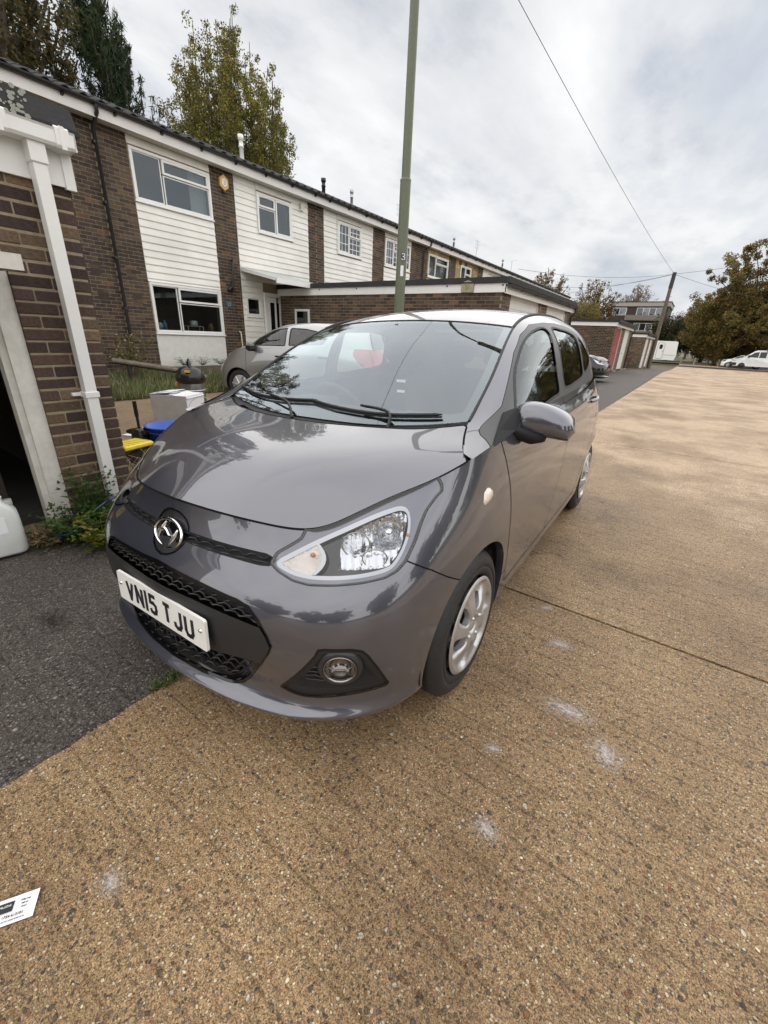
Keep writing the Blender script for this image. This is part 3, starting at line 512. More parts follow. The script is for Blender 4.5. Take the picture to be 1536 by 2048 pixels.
def window(parent, u0, u1, z0, z1, lights, curtain=None, georgian=False, x=FX, vents=True, dark=ROOMD, sill=True):
    """upvc window; lights = panes in 0..1 coordinates"""
    W_, H_ = u1 - u0, z1 - z0; w = D.objects.new('window', None); S.collection.objects.link(w); w.parent = parent; w.location = (x, u0, z0)
    mb = MB(); f = .055; mb.box(-.06, .035, 0, W_, 0, f, bev=.006); mb.box(-.06, .035, 0, W_, H_ - f, H_, bev=.006); mb.box(-.06, .0345, 0, f, f, H_ - f); mb.box(-.06, .0345, W_ - f, W_, f, H_ - f)
    if sill: mb.box(-.02, .055, -.02, W_ + .02, -.03, .002, bev=.008)
    mb.build('frame', WHITE, w); fr = MB(); gl = MB()
    for (a, b, c, d, op) in lights:
        y0, y1, q0, q1 = f + a * (W_ - 2 * f), f + b * (W_ - 2 * f), f + c * (H_ - 2 * f), f + d * (H_ - 2 * f); s = MB(); k = .045 if op else .022
        e = .028 if op else .012
        s.box(-.03, e, y0, y1, q0, q0 + k, bev=.004); s.box(-.03, e, y0, y1, q1 - k, q1, bev=.004); s.box(-.03, e - .001, y0, y0 + k, q0 + k, q1 - k); s.box(-.03, e - .001, y1 - k, y1, q0 + k, q1 - k)
        if op and vents: s.box(e, e + .015, y0 + (y1 - y0) * .2, y1 - (y1 - y0) * .2, q1 - .035, q1 - .018)
        if georgian:
            for t in ((.5,) if (y1 - y0) < .5 else (.33, .67)): s.box(-.008, .008, y0 + (y1 - y0) * t - .01, y0 + (y1 - y0) * t + .01, q0 + k, q1 - k)
            for t in ((.5,) if (q1 - q0) < .45 else (.33, .67)): s.box(-.0075, .0075, y0 + k, y1 - k, q0 + (q1 - q0) * t - .01, q0 + (q1 - q0) * t + .01)
        s.build('sash', WHITE, w); g = MB(); g.box(-.004, .001, y0 + k - .003, y1 - k + .003, q0 + k - .003, q1 - k + .003); g.build('pane', WGLASS, w)
    mb = MB(); D_ = 1.6; mb.box(-D_, -D_ + .05, -.3, W_ + .3, -.9, H_ + .3); mb.box(-D_, -.25, -.32, -.30, -.9, H_ + .3); mb.box(-D_, -.25, W_ + .30, W_ + .32, -.9, H_ + .3); mb.box(-D_, -.25, -.3, W_ + .3, H_ + .28, H_ + .3); mb.box(-D_, -.25, -.3, W_ + .3, -.92, -.9); mb.build('room_behind', dark, w)
    if curtain:
        for (a, b) in curtain:
            V = []; n = 28
            for i in range(n + 1): y = (a + (b - a) * i / n) * W_; V += [(-.16 + .018 * math.sin(i * 1.9), y, .04), (-.16 + .014 * math.sin(i * 1.9 + .4), y, H_ - .04)]
            mkobj('curtain', V, [(2 * i, 2 * i + 2, 2 * i + 3, 2 * i + 1) for i in range(n)], CURTAIN, w, smooth=True)
    return w
LA = [(0, .34, 0, 1, False), (.36, 1, 0, .66, False), (.36, 1, .68, 1, True)]; LB = [(0, .50, 0, .66, False), (0, .50, .68, 1, True), (.52, 1, 0, 1, True)]; LC = [(0, .46, 0, 1, True), (.48, 1, 0, .6, False), (.48, 1, .62, 1, True)]; LD = [(0, .30, 0, 1, True), (.32, .68, 0, .6, False), (.32, .68, .62, 1, True), (.70, 1, 0, 1, True)]
def clad(parent, u0, u1, z0, z1, holes, m=CLAD, bh=.148, name='board'):
    """overlapping boards, each its own piece, split round the openings"""
    z = z1
    while z > z0 + .02:
        a = max(z - bh, z0); segs = [(u0, u1)]
        for h in holes:
            if h[2] < (a + z) / 2 < h[3]: segs = [s for (p, q) in segs for s in ((p, min(q, h[0])), (max(p, h[1]), q)) if s[1] - s[0] > .03]
        for p, q in segs:
            V = [(FX + .003, p, a), (FX + .003, q, a), (FX + .003, q, z + .004), (FX + .003, p, z + .004), (FX + .022, p, a), (FX + .022, q, a), (FX + .006, q, z - .001), (FX + .006, p, z - .001), (FX + .024, p, a + .012), (FX + .024, q, a + .012)]
            mkobj(name, V, [(0, 3, 2, 1), (0, 1, 5, 4), (4, 5, 9, 8), (8, 9, 6, 7), (7, 6, 2, 3), (0, 4, 8, 7, 3), (1, 2, 6, 9, 5)], m, parent)
        z = a
def tile_rows(parent, y0, y1, rows, x0=-10.66, z0=5.17, pitch=R(21.3), cap=True):
    n = int(round((y1 - y0) / .30)); w = (y1 - y0) / n; key = 'tile%.4f' % w
    if key not in BM:
        V = []; F = []; c = 8; prof = [.0, .012, .034, .044, .034, .012, .0, .004, .0]
        for s in (0, 1):
            for j in range(c + 1): V += [(-s * .36, w * j / c, prof[j] + .02 + s * 0), (-s * .36, w * j / c, prof[j] + .004)]
        k = 2 * (c + 1)
        for j in range(c): F += [(2 * j, 2 * j + 2, k + 2 * j + 2, k + 2 * j), (2 * j + 1, 2 * j + 3, 2 * j + 2, 2 * j)]
        me = D.meshes.new('tile'); me.from_pydata(V, [], F); me.materials.append(TILE); me.update(); BM[key] = me
    me = BM[key]; R_ = Matrix.Rotation(pitch - R(2), 4, 'Y')
    if cap:
        for r in range(rows):
            for i in range(n):
                o = D.objects.new('roof_tile', me); S.collection.objects.link(o); o.parent = parent; o.location = (x0 - r * .33 * math.cos(pitch), y0 + i * w, z0 + r * .33 * math.sin(pitch) + rng.uniform(0, .004)); o.rotation_euler = (0, pitch - R(2), rng.uniform(-.008, .008))
    else:
        mb = MB(); vs = [v.co.copy() for v in me.vertices]; fs = [tuple(p.vertices) for p in me.polygons]
        for r in range(rows):
            for i in range(n): T_ = Matrix.Translation((x0 - r * .33 * math.cos(pitch), y0 + i * w, z0 + r * .33 * math.sin(pitch))) @ R_; mb.add([T_ @ v for v in vs], fs)
        o = mb.build('roof_tiles', TILE, parent); o['kind'] = 'stuff'
    mb = MB(); L = 4.4; a = (x0 - .02, z0 - .012); b = (x0 - L * math.cos(pitch), z0 - .012 + L * math.sin(pitch)); mb.add([(a[0], y0, a[1]), (a[0], y1, a[1]), (b[0], y1, b[1]), (b[0], y0, b[1]), (a[0], y0, a[1] - .03), (a[0], y1, a[1] - .03), (b[0] - 4, y1, a[1] - .03), (b[0] - 4, y0, a[1] - .03)], [(0, 1, 2, 3), (4, 7, 6, 5), (0, 4, 5, 1), (3, 2, 6, 7)]); mb.build('roof_slope', TILE, parent)
def eaves(parent, y0, y1):
    mb = MB(); mb.box(-10.74, -10.715, y0, y1, 4.945, 5.13); mb.build('fascia_board', FASCIA, parent); mb = MB(); mb.box(-11.0, -10.74, y0, y1, 4.96, 4.975); mb.build('soffit', OLDWHITE, parent)
    g = MB(); pts = [(math.cos(a) * .055, math.sin(a) * .055) for a in np.linspace(math.pi, 2 * math.pi, 9)]; V = []; F = []
    for y in (y0, y1):
        for a, b in pts + [(.049, .0), (.0, -.047), (-.049, .0)]: V.append((-10.655 + a, y, 5.175 + b))
    k = len(pts) + 3
    for i in range(k): F.append((i, (i + 1) % k, k + (i + 1) % k, k + i))
    g.add(V, F, 0, False); g.build('gutter', BLACKPIPE, parent)
    y = y0 + .35
    while y < y1: b = MB(); b.add([(-10.72, y - .02, 5.15), (-10.72, y + .02, 5.15), (-10.60, y - .02, 5.12), (-10.60, y + .02, 5.12), (-10.66, y - .02, 5.085), (-10.66, y + .02, 5.085), (-10.72, y - .02, 5.07), (-10.72, y + .02, 5.07)], [(0, 2, 3, 1), (2, 4, 5, 3), (4, 6, 7, 5), (0, 6, 4, 2), (1, 3, 5, 7)]); b.build('gutter_bracket', BLACKPIPE, parent); y += .95
def house(label, y0, y1, bricks, panels, seed, cap=300, tiles=True, stone=None):
    h = empty('terraced_house', (0, 0, 0), 0, label, 'house', 'terrace of houses'); holes = []
    for p in panels: holes += p.get('holes', [])
    mb = MB()
    for a, b, c, d in hole_rects(y0, y1, -.2, 4.965, holes): mb.box(FX - .25, FX + .0022, a, b, c, d)
    mb.build('wall', MORTAR, h); mb = MB(); mb.box(FX - 7, FX - 6.8, y0, y1, -.2, 5.0); mb.build('rear_wall', MORTAR, h)
    brick_wall(h, bricks, facade_put, lambda u, z: camd(FX, u, z), seed=seed, cap=cap, z0=.02)
    for p in panels:
        u0, u1, z0, z1 = p['rect']
        if p['kind'] == 'board': clad(h, u0, u1, z0, z1, p.get('holes', []))
        elif p['kind'] == 'stone': brick_wall(h, hole_rects(u0, u1, z0, z1, p.get('holes', [])), facade_put, lambda u, z: camd(FX, u, z), mats=[STONEB, BRK[3]], wts=(5, 1), bw=.30, bh=.17, jt=.02, cap=60, seed=seed + 5, name='stone', jit=.008)
        for w in p.get('windows', []): window(h, *w[:4], w[4], **w[5])
    tile_rows(h, y0, y1, 5, cap=tiles); eaves(h, y0, y1); return h
hA = house('brown brick terraced house behind the near garage, left of the black downpipe', -1.4, 5.2, [(3.2, 5.195, .15, 4.95), (-1.4, 3.2, 2.0, 4.95)], [], 21)
w1u, w1l = (5.865, 7.785, 3.80, 4.77), (5.865, 7.79, 1.10, 2.21)
hB = house('white-boarded terraced house with the open kitchen window and yellow alarm box', 5.205, 11.55, [(5.205, 5.85, .15, 4.95), (7.80, 8.50, .15, 4.95), (11.2, 11.545, 2.0, 4.95)],
    [dict(kind='board', rect=(5.852, 7.798, 2.22, 4.95), holes=[w1u], windows=[(*w1u, LA, dict(curtain=[(.75, .98)], dark=ROOML))]), dict(kind='render', rect=(5.852, 7.798, .2, 1.09), holes=[w1l], windows=[(*w1l, LA, dict(vents=False))]),
     dict(kind='board', rect=(8.502, 11.198, 2.56, 4.95), holes=[(9.22, 10.52, 3.82, 4.76)], windows=[(9.22, 10.52, 3.82, 4.76, LB, dict(dark=ROOML))]), dict(kind='board', rect=(8.502, 9.25, .2, 2.55), holes=[(8.61, 9.15, 1.63, 2.16)], windows=[(8.61, 9.15, 1.63, 2.16, [(0, 1, 0, 1, False)], dict())])], 22)
o = mkobj('rendered_panel', [(FX + .012, 5.852, .15), (FX + .012, 7.798, .15), (FX + .012, 7.798, 1.085), (FX + .012, 5.852, 1.085), (FX - .01, 5.852, .15), (FX - .01, 7.798, .15), (FX - .01, 7.798, 1.085), (FX - .01, 5.852, 1.085)], [(0, 1, 2, 3), (0, 4, 5, 1), (3, 2, 6, 7), (0, 3, 7, 4), (1, 5, 6, 2)], RENDERM, hB)
hC = house('terraced house with small-paned white windows behind the lamp post', 11.555, 18.1, [(11.555, 11.92, 2.0, 4.95), (14.6, 15.37, 2.2, 4.95), (17.30, 18.095, 2.4, 4.95)],
    [dict(kind='board', rect=(11.922, 14.598, 2.4, 4.95), holes=[(12.61, 13.90, 3.83, 4.77)], windows=[(12.61, 13.90, 3.83, 4.77, LC, dict(georgian=True, dark=ROOML))]), dict(kind='board', rect=(15.372, 17.298, 2.4, 4.95), holes=[(15.40, 17.27, 3.83, 4.77)], windows=[(15.40, 17.27, 3.83, 4.77, LD, dict(georgian=True, dark=ROOML))])], 23)
hD = house('terraced house faced in yellow stone between brick piers', 18.105, 24.65, [(18.105, 18.75, 2.4, 4.95), (20.80, 21.57, 2.4, 4.95), (24.3, 24.645, 2.4, 4.95)],
    [dict(kind='stone', rect=(18.752, 20.798, 2.8, 4.95), holes=[(18.82, 20.75, 3.85, 4.77)], windows=[(18.82, 20.75, 3.85, 4.77, LA, dict(curtain=[(0, 1)], dark=ROOML))]), dict(kind='stone', rect=(21.572, 24.298, 2.8, 4.95), holes=[(22.12, 23.42, 3.85, 4.77)], windows=[(22.12, 23.42, 3.85, 4.77, LC, dict(curtain=[(0, 1)], dark=ROOML))])], 24, cap=120)
far_lab = ['plain white-boarded terraced house beyond the yellow stone one', 'terraced house second from the far end of the terrace', 'terraced house at the far end of the terrace']
for k in range(3):
    a = 24.655 + k * 6.6; b = a + 6.595; wn = (a + 1.0, a + 2.3, 3.85, 4.77); w2 = (b - 2.6, b - .6, 3.85, 4.77)
    house(far_lab[k], a, b, [(a, a + .33, 3., 4.95), (a + 3.1, a + 3.8, 3., 4.95), (b - .33, b, 3., 4.95)], [dict(kind='board', rect=(a + .332, a + 3.098, 3., 4.95), holes=[wn], windows=[(*wn, LC, dict(dark=ROOML))]), dict(kind='board', rect=(a + 3.802, b - .332, 3., 4.95), holes=[w2], windows=[(*w2, LA, dict(dark=ROOML))])], 30 + k, cap=0, tiles=False)
def airbrick(parent, y, z, m=None):
    mb = MB(); mb.box(FX - .015, FX + .004, y, y + .215, z, z + .215)
    for i in range(6):
        for j in range(6): mb.box(FX + .004, FX + .011, y + .005 + i * .035 + .0, y + .005 + i * .035 + .016, z + .005 + j * .035, z + .021 + j * .035, 0)
    mb.build('air_brick', [mat('terracotta_vent', (.075, .05, .038), .9, noise=(30, .3))], parent)
for (y, z) in ((4.66, 2.22), (4.70, 1.74)): airbrick(hA, y, z)
for (y, z) in ((5.40, 2.22), (5.45, 1.73)): airbrick(hB, y, z)
# pipes, alarm box, number, flue, porch
def pipe(name, pts, r, m, label, cat, par=None, brackets=()):
    mb = MB(); mb.tube(pts, r, 10); o = mb.build(name, m, par)
    if label: tag(o, label, cat)
    for z in brackets: p = pts[-1]; b = MB(); b.box(FX, p[0] + r + .004, p[1] - r - .012, p[1] + r + .012, z - .02, z + .02); b.build('pipe_bracket', m, o)
    return o
pipe('downpipe', [(-10.66, 5.20, 5.16), (-10.66, 5.20, 5.02), (-10.92, 5.20, 4.84), (-10.93, 5.20, .50)], .036, BLACKPIPE, 'black rainwater downpipe running down the brown brick left of the windows', 'downpipe', None, (4.6, 3.6, 2.6, 1.6, .7))
pipe('downpipe', [(-10.66, 18.45, 5.14), (-10.68, 18.45, 5.0), (-10.92, 18.28, 4.72), (-10.93, 18.25, 2.4)], .036, BLACKPIPE, 'black rainwater downpipe with a curved top beside the yellow stone house', 'downpipe')
pipe('waste_pipe', [(-10.98, 8.22, 2.98), (-10.90, 8.22, 2.98), (-10.90, 8.20, 2.90), (-10.90, 8.16, 2.42), (-10.93, 8.12, 2.30)], .030, BLACKPIPE, 'short black waste pipe on the brick pier above the house number', 'pipe')
mb = MB(); mb.lathe([(.075, -.03), (.075, .03), (.04, .05)], 12, 0, 'x', (-10.95, 8.10, 2.27)); o = mb.build('waste_hopper', BLACKPIPE, D.objects['waste_pipe'])
pipe('overflow_pipe', [(-10.99, 8.30, 1.20), (-10.93, 8.30, 1.20), (-10.92, 8.30, 1.10), (-10.92, 8.32, .72)], .018, mat('cream_plastic_pipe', (.62, .57, .42), .5), 'thin cream overflow pipe at the foot of the brick pier', 'pipe')
al = empty('alarm_box', (FX + .01, 8.17, 4.68), 0, 'yellow hexagonal burglar alarm box under the white fascia', 'alarm box'); hexp = [(.15 * math.cos(R(60 * k + 30)) * .95, .17 * math.sin(R(60 * k + 30))) for k in range(6)]
mb = MB(); mb.prism(hexp, 0, .07, 'x'); mb.build('casing', mat('sun_faded_yellow_plastic', (.62, .36, .10), .5), al); mb = MB(); mb.prism([(a * .55, b * .55) for a, b in hexp], .0701, .082, 'x'); mb.build('centre_badge', WHITE, al); mb = MB(); mb.box(.01, .07, -.045, .045, -.21, -.16); mb.build('strobe_lamp', GLOSSB, al)
mb = MB(); put = lambda u, v, o: (.0825 + o, u, v)
for q, ch in enumerate('33'[:1]): stroke_char(mb, ch, -.03, -.04, .06, .08, .012, put)
mb.build('badge_print', mat('grey_print', (.2, .2, .22), .6), al)
pq = empty('house_number_plaque', (FX + .008, 8.02, 1.90), 0, 'small oval teal plaque with the house number on the brick pier', 'plaque'); mb = MB(); el = [(.095 * math.cos(a), .07 * math.sin(a)) for a in np.linspace(0, 2 * math.pi, 25)[:-1]]; mb.prism(el, 0, .02, 'x'); mb.build('plate', mat('teal_glazed_plaque', (.03, .14, .17), .3), pq)
mb = MB()
for q, u in enumerate((-.055, .010)): stroke_char(mb, '3', u, -.035, .042, .07, .012, lambda a, b, o: (.0202 + o, a, b))
mb.build('number', mat('pale_blue_glaze', (.35, .5, .52), .4), pq)
lb = empty('security_light', (FX + .01, 10.90, 4.70), 0, 'small cream box light on the white boards right of the second upstairs window', 'light'); mb = MB(); mb.box(0, .10, -.07, .07, 0, .15, bev=.01); mb.build('housing', mat('cream_plastic', (.55, .52, .42), .5), lb); mb = MB(); mb.box(.02, .09, -.06, .06, -.03, .0); mb.build('lens', WHITE, lb)
for (yy, z0, z1, x) in ((9.18, 3.8, 4.98, FX + .045), (12.53, 3.8, 4.95, FX + .045)): o = pipe('aerial_cable', [(x - .02, yy - .03, z1), (x, yy, z1 - .1), (x, yy + .01, z0)], .006, GALV, 'thin cable clipped down the boards beside the %s upstairs window' % ('plain' if yy < 10 else 'small-paned'), 'cable')
po = empty('porch', (0, 0, 0), 0, 'white front porch with glass lean-to roof beside the silver car', 'porch')
mb = MB(); mb.box(-11, -9.72, 9.10, 9.16, 2.46, 2.56) if False else None; mb.add([(-10.99, 8.52, 2.86), (-10.99, 10.2, 2.86), (-9.55, 10.2, 2.56), (-9.55, 8.52, 2.56), (-10.99, 8.52, 2.84), (-10.99, 10.2, 2.84), (-9.55, 10.2, 2.54), (-9.55, 8.52, 2.54)], [(0, 3, 2, 1), (4, 5, 6, 7), (0, 4, 7, 3), (3, 7, 6, 2)]); mb.build('roof', mat('corrugated_clear_sheet', (.42, .46, .44), .35, bump=(20, .2)), po)
mb = MB(); mb.add([(-10.99, 8.50, 2.84), (-9.53, 8.50, 2.55), (-9.53, 8.50, 2.49), (-10.99, 8.50, 2.78), (-10.99, 8.54, 2.84), (-9.53, 8.54, 2.55), (-9.53, 8.54, 2.49), (-10.99, 8.54, 2.78)], [(0, 1, 2, 3), (0, 4, 5, 1), (3, 2, 6, 7)]); mb.box(-9.55, -9.53, 8.5, 10.2, 2.44, 2.56); mb.build('barge_board', WHITE, po)
mb = MB(); mb.box(-10.95, -10.88, 9.22, 9.28, .1, 2.3); mb.box(-10.95, -10.88, 9.84, 9.90, .1, 2.3); mb.box(-10.95, -10.88, 9.28, 9.84, 2.2, 2.3); mb.build('door_frame', WHITE, po); mb = MB(); mb.box(-10.94, -10.90, 9.285, 9.42, .12, 2.19); mb.box(-10.94, -10.90, 9.60, 9.66, .12, 2.19); mb.box(-10.94, -10.90, 9.78, 9.835, .12, 2.19); mb.box(-10.94, -10.90, 9.42, 9.60, .12, .9); mb.box(-10.94, -10.90, 9.42, 9.60, 2.05, 2.19); d_ = mb.build('door', WHITE, po); mb = MB(); mb.box(-10.925, -10.915, 9.42, 9.60, .9, 2.05); mb.box(-10.925, -10.915, 9.66, 9.78, .5, 2.05); mb.build('door_glass', DGLASS, d_)
# kitchen things on the sill
def onsill(name, label, cat, y, prof, m, n=16, x=-11.16, z=1.17, sc=1.):
    mb = MB(); mb.lathe([(r * sc, h * sc) for r, h in prof], n, 0, 'z', (x, y, z)); return tag(mb.build(name, m), label, cat)
onsill('soap_bottle', 'blue bottle on the kitchen window sill', 'bottle', 6.20, [(0, 0), (.05, 0), (.05, .16), (.02, .19), (.02, .23), (0, .23)], mat('blue_bottle_plastic', (.10, .28, .45), .3))
mb = MB(); mb.lathe([(0, 0), (.08, .0), (.08, .03), (0, .03)], 20, 0, 'x', (-11.15, 6.05, 1.27)); tag(mb.build('clock', WHITE), 'round white clock on the kitchen window sill', 'clock')
onsill('stacked_bowls', 'white stacked bowls behind the large kitchen pane', 'bowls', 7.0, [(0, 0), (.08, 0), (.10, .05), (.09, .06), (.10, .11), (.05, .13), (0, .13)], WHITE, z=1.30)
mb = MB()
for y in (6.78, 7.22): mb.box(-11.3, -11.28, y, y + .015, 1.15, 1.30); mb.box(-11.12, -11.10, y, y + .015, 1.15, 1.30)
mb.box(-11.3, -11.1, 6.78, 7.235, 1.285, 1.30); tag(mb.build('wire_shelf', WHITE), 'low white wire shelf on the kitchen sill', 'shelf')
r_ = random.Random(4); mb = MB()
for k in range(26): a, q = r_.uniform(0, 6.28), r_.uniform(.02, .09); mb.box(-11.15 + q * .5 * math.cos(a) - .012, -11.15 + q * .5 * math.cos(a) + .012, 7.48 + q * math.sin(a) - .012, 7.48 + q * math.sin(a) + .012, 1.17 + .2 * r_.random(), 1.20 + .2 * r_.random(), m=0 if k % 3 else 1)
tag(mb.build('pot_plant', [mat('leaf_dull', (.09, .13, .04), .7), mat('orange_petal', (.6, .28, .08), .6)]), 'small flowering pot plant at the right of the kitchen window', 'plant')
# roof furniture
def flue(y, x, h, r, m, label):
    mb = MB(); z = 5.17 + (-10.66 - x) * .39 - .05; mb.lathe([(r, 0), (r, h * .55), (r * 1.25, h * .56), (r * 1.25, h * .60), (r, h * .61), (r, h * .8), (r * 1.35, h * .82), (r * 1.35, h), (0, h)], 14, 0, 'z', (x, y, z)); return tag(mb.build('flue', m), label, 'flue')
flue(9.25, -11.5, .62, .055, WHITE, 'white boiler flue on the tiles in front of the poplar'); flue(12.6, -11.6, .50, .06, BLACKPIPE, 'black vent pipe standing up from the roof tiles'); flue(14.2, -11.7, .55, .05, GALV, 'grey capped flue between the black vent and the aerial'); flue(22.5, -11.7, .55, .05, GALV, 'grey flue above the yellow stone house'); flue(30.0, -11.9, .6, .05, GALV, 'small distant flue on the far roof')
def aerial(y, x, h, label, flip=1, grid=False):
    z = 5.17 + (-10.66 - x) * .39 - .1; mb = MB(); mb.tube([(x, y, z), (x, y, z + h)], .014, 6); 
    if grid:
        for q in (-.18, 0, .18): mb.tube([(x, y + q, z + h - .42), (x, y + q, z + h - .02)], .006, 5)
        for q in (.05, .2, .38): mb.tube([(x, y - .30, z + h - q), (x, y + .30, z + h - q)], .005, 5)
    else:
        mb.tube([(x, y, z + h), (x + .1, y + .55 * flip, z + h + .10)], .009, 6)
        for k in range(6): mb.tube([(x - .10, y + .09 * k * flip, z + h + .017 * k), (x + .12, y + .09 * k * flip, z + h + .017 * k)], .005, 5)
    return tag(mb.build('roof_aerial', GALV), label, 'aerial')
aerial(16.8, -11.3, .85, 'grid-shaped television aerial just left of the lamp post', grid=True); aerial(24.7, -11.4, .95, 'thin upright aerial on the roof right of the lamp post', grid=True); aerial(29.8, -11.2, .75, 'television aerial pointing right on a bent mast'); aerial(40.5, -11.2, .95, 'farthest television aerial near the end of the terrace')
# ---------------------------------------------------------------- near garage
ng = empty('garage', (0, 0, 0), 0, 'nearest brick garage with open door, white gutter and square white downpipe', 'garage', 'garages')
NX, YE = -3.43, 1.43
def ngput(u0, u1, a, b, pr): return (NX - .10, NX + pr, u0, u1, a, b)
mb = MB(); mb.box(NX - .21, NX - .0035, 1.004, YE - .006, -.12, 2.28); mb.box(NX - .21, NX - .0035, -2.4, 1.0, 1.78, 2.28); mb.box(NX - .21, NX - .0035, -2.4, -1.7, -.12, 1.78); mb.box(NX - 5.0, NX - .21, YE - .22, YE - .006, -.12, 2.28); mb.box(NX - 5.0, NX - 4.8, -2.4, YE - .22, -.12, 2.28); mb.box(NX - 5.0, NX - .21, -2.4, -2.2, -.12, 2.28); mb.build('wall', MORTAR, ng)
r_ = random.Random(5)
for k in range(31):
    a = -.115 + k * .075; cuts = [1.0, 1.218, 1.43] if k % 2 else [1.0, 1.105, 1.323, 1.43]
    if k % 2: cuts = [1.0, 1.215, 1.43]
    for i in range(len(cuts) - 1):
        key = ('nb', r_.choices([0, 1, 2, 3], [3, 3, 1.6, .8])[0])
        if key not in BM:
            me = D.meshes.new('brick'); b = MB(); b.box(0, 1, 0, 1, 0, 1); b2 = MB(); b2.box(0, .103, 0, .208, 0, .065, bev=.006); V = [(x / .103, y / .208, z / .065) for x, y, z in b2.V]; me.from_pydata(V, [], b2.F); me.materials.append(NBRK[key[1]]); me.update(); BM[key] = me
        o = D.objects.new('brick', BM[key]); S.collection.objects.link(o); o.parent = ng; pr = r_.uniform(-.002, .003); g = .005; y0 = cuts[i] + (0 if i == 0 else g); y1 = cuts[i + 1] - (0 if i == len(cuts) - 2 else g); o.location = (NX - .103 + pr, y0 + r_.uniform(-.001, .001), a); o.scale = (1, (y1 - y0) / .208 * .208 / .208 if False else (y1 - y0), 1); o.scale = (.103, y1 - y0, .065)
        o.rotation_euler = (r_.uniform(-.006, .006), 0, 0)
for k in range(6):   # courses over the door
    a = 1.76 + k * .075; j = 0; y = .995
    while y > -1.8:
        y0 = y - (.105 if (j == 0 and k % 2) else .215); o = D.objects.new('brick', BM[('nb', (j * 7 + k * 3) % 3)] if ('nb', (j * 7 + k * 3) % 3) in BM else list(v for q, v in BM.items() if q[0] == 'nb')[0]); S.collection.objects.link(o); o.parent = ng; o.location = (NX - .103, y0, a); o.scale = (.103, y - y0 - .010, .065); y = y0; j += 1
brick_wall(ng, [(-8.4, -3.62, 1.2, 2.2)], lambda u0, u1, a, b, pr: (u0, u1, YE - .03, YE + .001 + pr, a, b), lambda u, z: 99, mats=NBRK, wts=(3, 3, 1, .5), cap=0, seed=8)
mb = MB(); mb.box(NX - .11, NX - .02, .90, 1.0, -.10, 1.78, bev=.004); mb.box(NX - .13, NX - .05, .865, .90, -.10, 1.78); mb.box(NX - .11, NX - .02, -1.7, .90, 1.70, 1.76); mb.build('door_frame', OLDWHITE, ng)
# up-and-over door left open: it sticks out under the lintel
dr = D.objects.new('garage_door', None); S.collection.objects.link(dr); dr.parent = ng
T_ = Matrix.Translation((NX + .0, 0, 1.56)) @ Matrix.Rotation(R(2), 4, 'Y'); mb = MB(); mb.box(-.9, .42, -1.62, .94, 0, .030); mb.xf(T_); mb.build('door_skin', OLDWHITE, dr)
for k in range(6): mb = MB(); mb.box(-.9, .40, -1.6 + k * .43, -1.6 + k * .43 + .38, -.012, -.001, bev=.003); mb.xf(T_); mb.build('panel', OLDWHITE, dr)
mb = MB(); mb.box(.40, .43, -1.62, .95, -.03, .045); mb.box(-.9, .40, .925, .95, -.03, .045); mb.xf(T_); mb.build('edge_rail', OLDWHITE, dr)
mb = MB(); mb.box(NX, NX + .022, -2.4, 1.40, 2.03, 2.27); mb.build('fascia_board', WHITE, ng); mb = MB(); mb.box(NX, NX + .03, 1.40, 1.455, 2.02, 2.275); mb.box(NX - 5, NX, 1.435, 1.455, 2.05, 2.27); mb.build('corner_board', WHITE, ng)
gt = MB(); P = [(-.0, 0), (.095, 0), (.105, .015), (.105, .075), (.112, .085), (.10, .088), (.095, .075), (.095, .02), (.01, .02), (.0, .07)]; gx, gz = NX + .024, 2.20
gt.prism([(gx + a, gz + b) for a, b in P], -2.4, 1.455, 'y'); gt.box(gx, gx + .105, 1.452, 1.458, gz, gz + .085); g_ = gt.build('gutter', WHITE, ng)
for yy in (1.10, 1.39, .3, -.6): mb = MB(); mb.prism([(gx + a * 1.04 - .001, gz + b * 1.04 - .004) for a, b in [(0, 0), (.10, 0), (.109, .014), (.109, .09), (.10, .098), (.09, .092), (0, .09)]], yy - .035, yy + .035, 'y'); mb.box(gx, gx + .116, yy - .012, yy + .012, gz - .008, gz + .1); mb.build('gutter_union', WHITE, g_)
mb = MB(); mb.box(NX - 5.1, NX + .10, -2.5, 1.50, 2.285, 2.31); mb.add([(NX + .10, -2.5, 2.28), (NX + .10, 1.50, 2.28), (NX + .03, 1.50, 2.43), (NX + .03, -2.5, 2.43), (NX - .10, 1.50, 2.44), (NX - .10, -2.5, 2.44), (NX - .10, 1.50, 2.3), (NX + .10, 1.5, 2.3)], [(0, 1, 2, 3), (3, 2, 4, 5), (1, 7, 6, 4, 2)]); mb.build('felt_roof_edge', FELT, ng)
r_ = random.Random(9); mb = MB()
for k in range(420):
    y = r_.uniform(-.9, 1.28); t_ = r_.random(); s = r_.uniform(.004, .016); x = NX + .10 - .07 * t_; z = 2.29 + .15 * t_; a = [(x + .003 + s * .3, y + s * math.cos(q), z + s * .9 * math.sin(q)) for q in np.linspace(0, 5.2, 6)]; mb.add(a, [(0, 1, 2, 3, 4, 5)])
o = mb.build('lichen', mat('pale_lichen', (.30, .31, .26), .95), ng); o['kind'] = 'stuff'
dp = D.objects.new('downpipe', None); S.collection.objects.link(dp); dp.parent = ng
mb = MB(); mb.box(NX + .030, NX + .098, 1.225, 1.293, .02, 2.205, bev=.006); mb.build('square_pipe', WHITE, dp); mb = MB(); mb.box(NX + .024, NX + .106, 1.217, 1.301, 2.10, 2.205, bev=.006); mb.build('pipe_socket', WHITE, dp); mb = MB(); mb.box(NX + .022, NX + .106, 1.215, 1.303, .80, .84, bev=.004); mb.build('pipe_clip', WHITE, dp); mb = MB(); mb.box(NX + .002, NX + .03, 1.165, 1.222, .808, .832, bev=.004); mb.build('clip_lug', WHITE, dp)
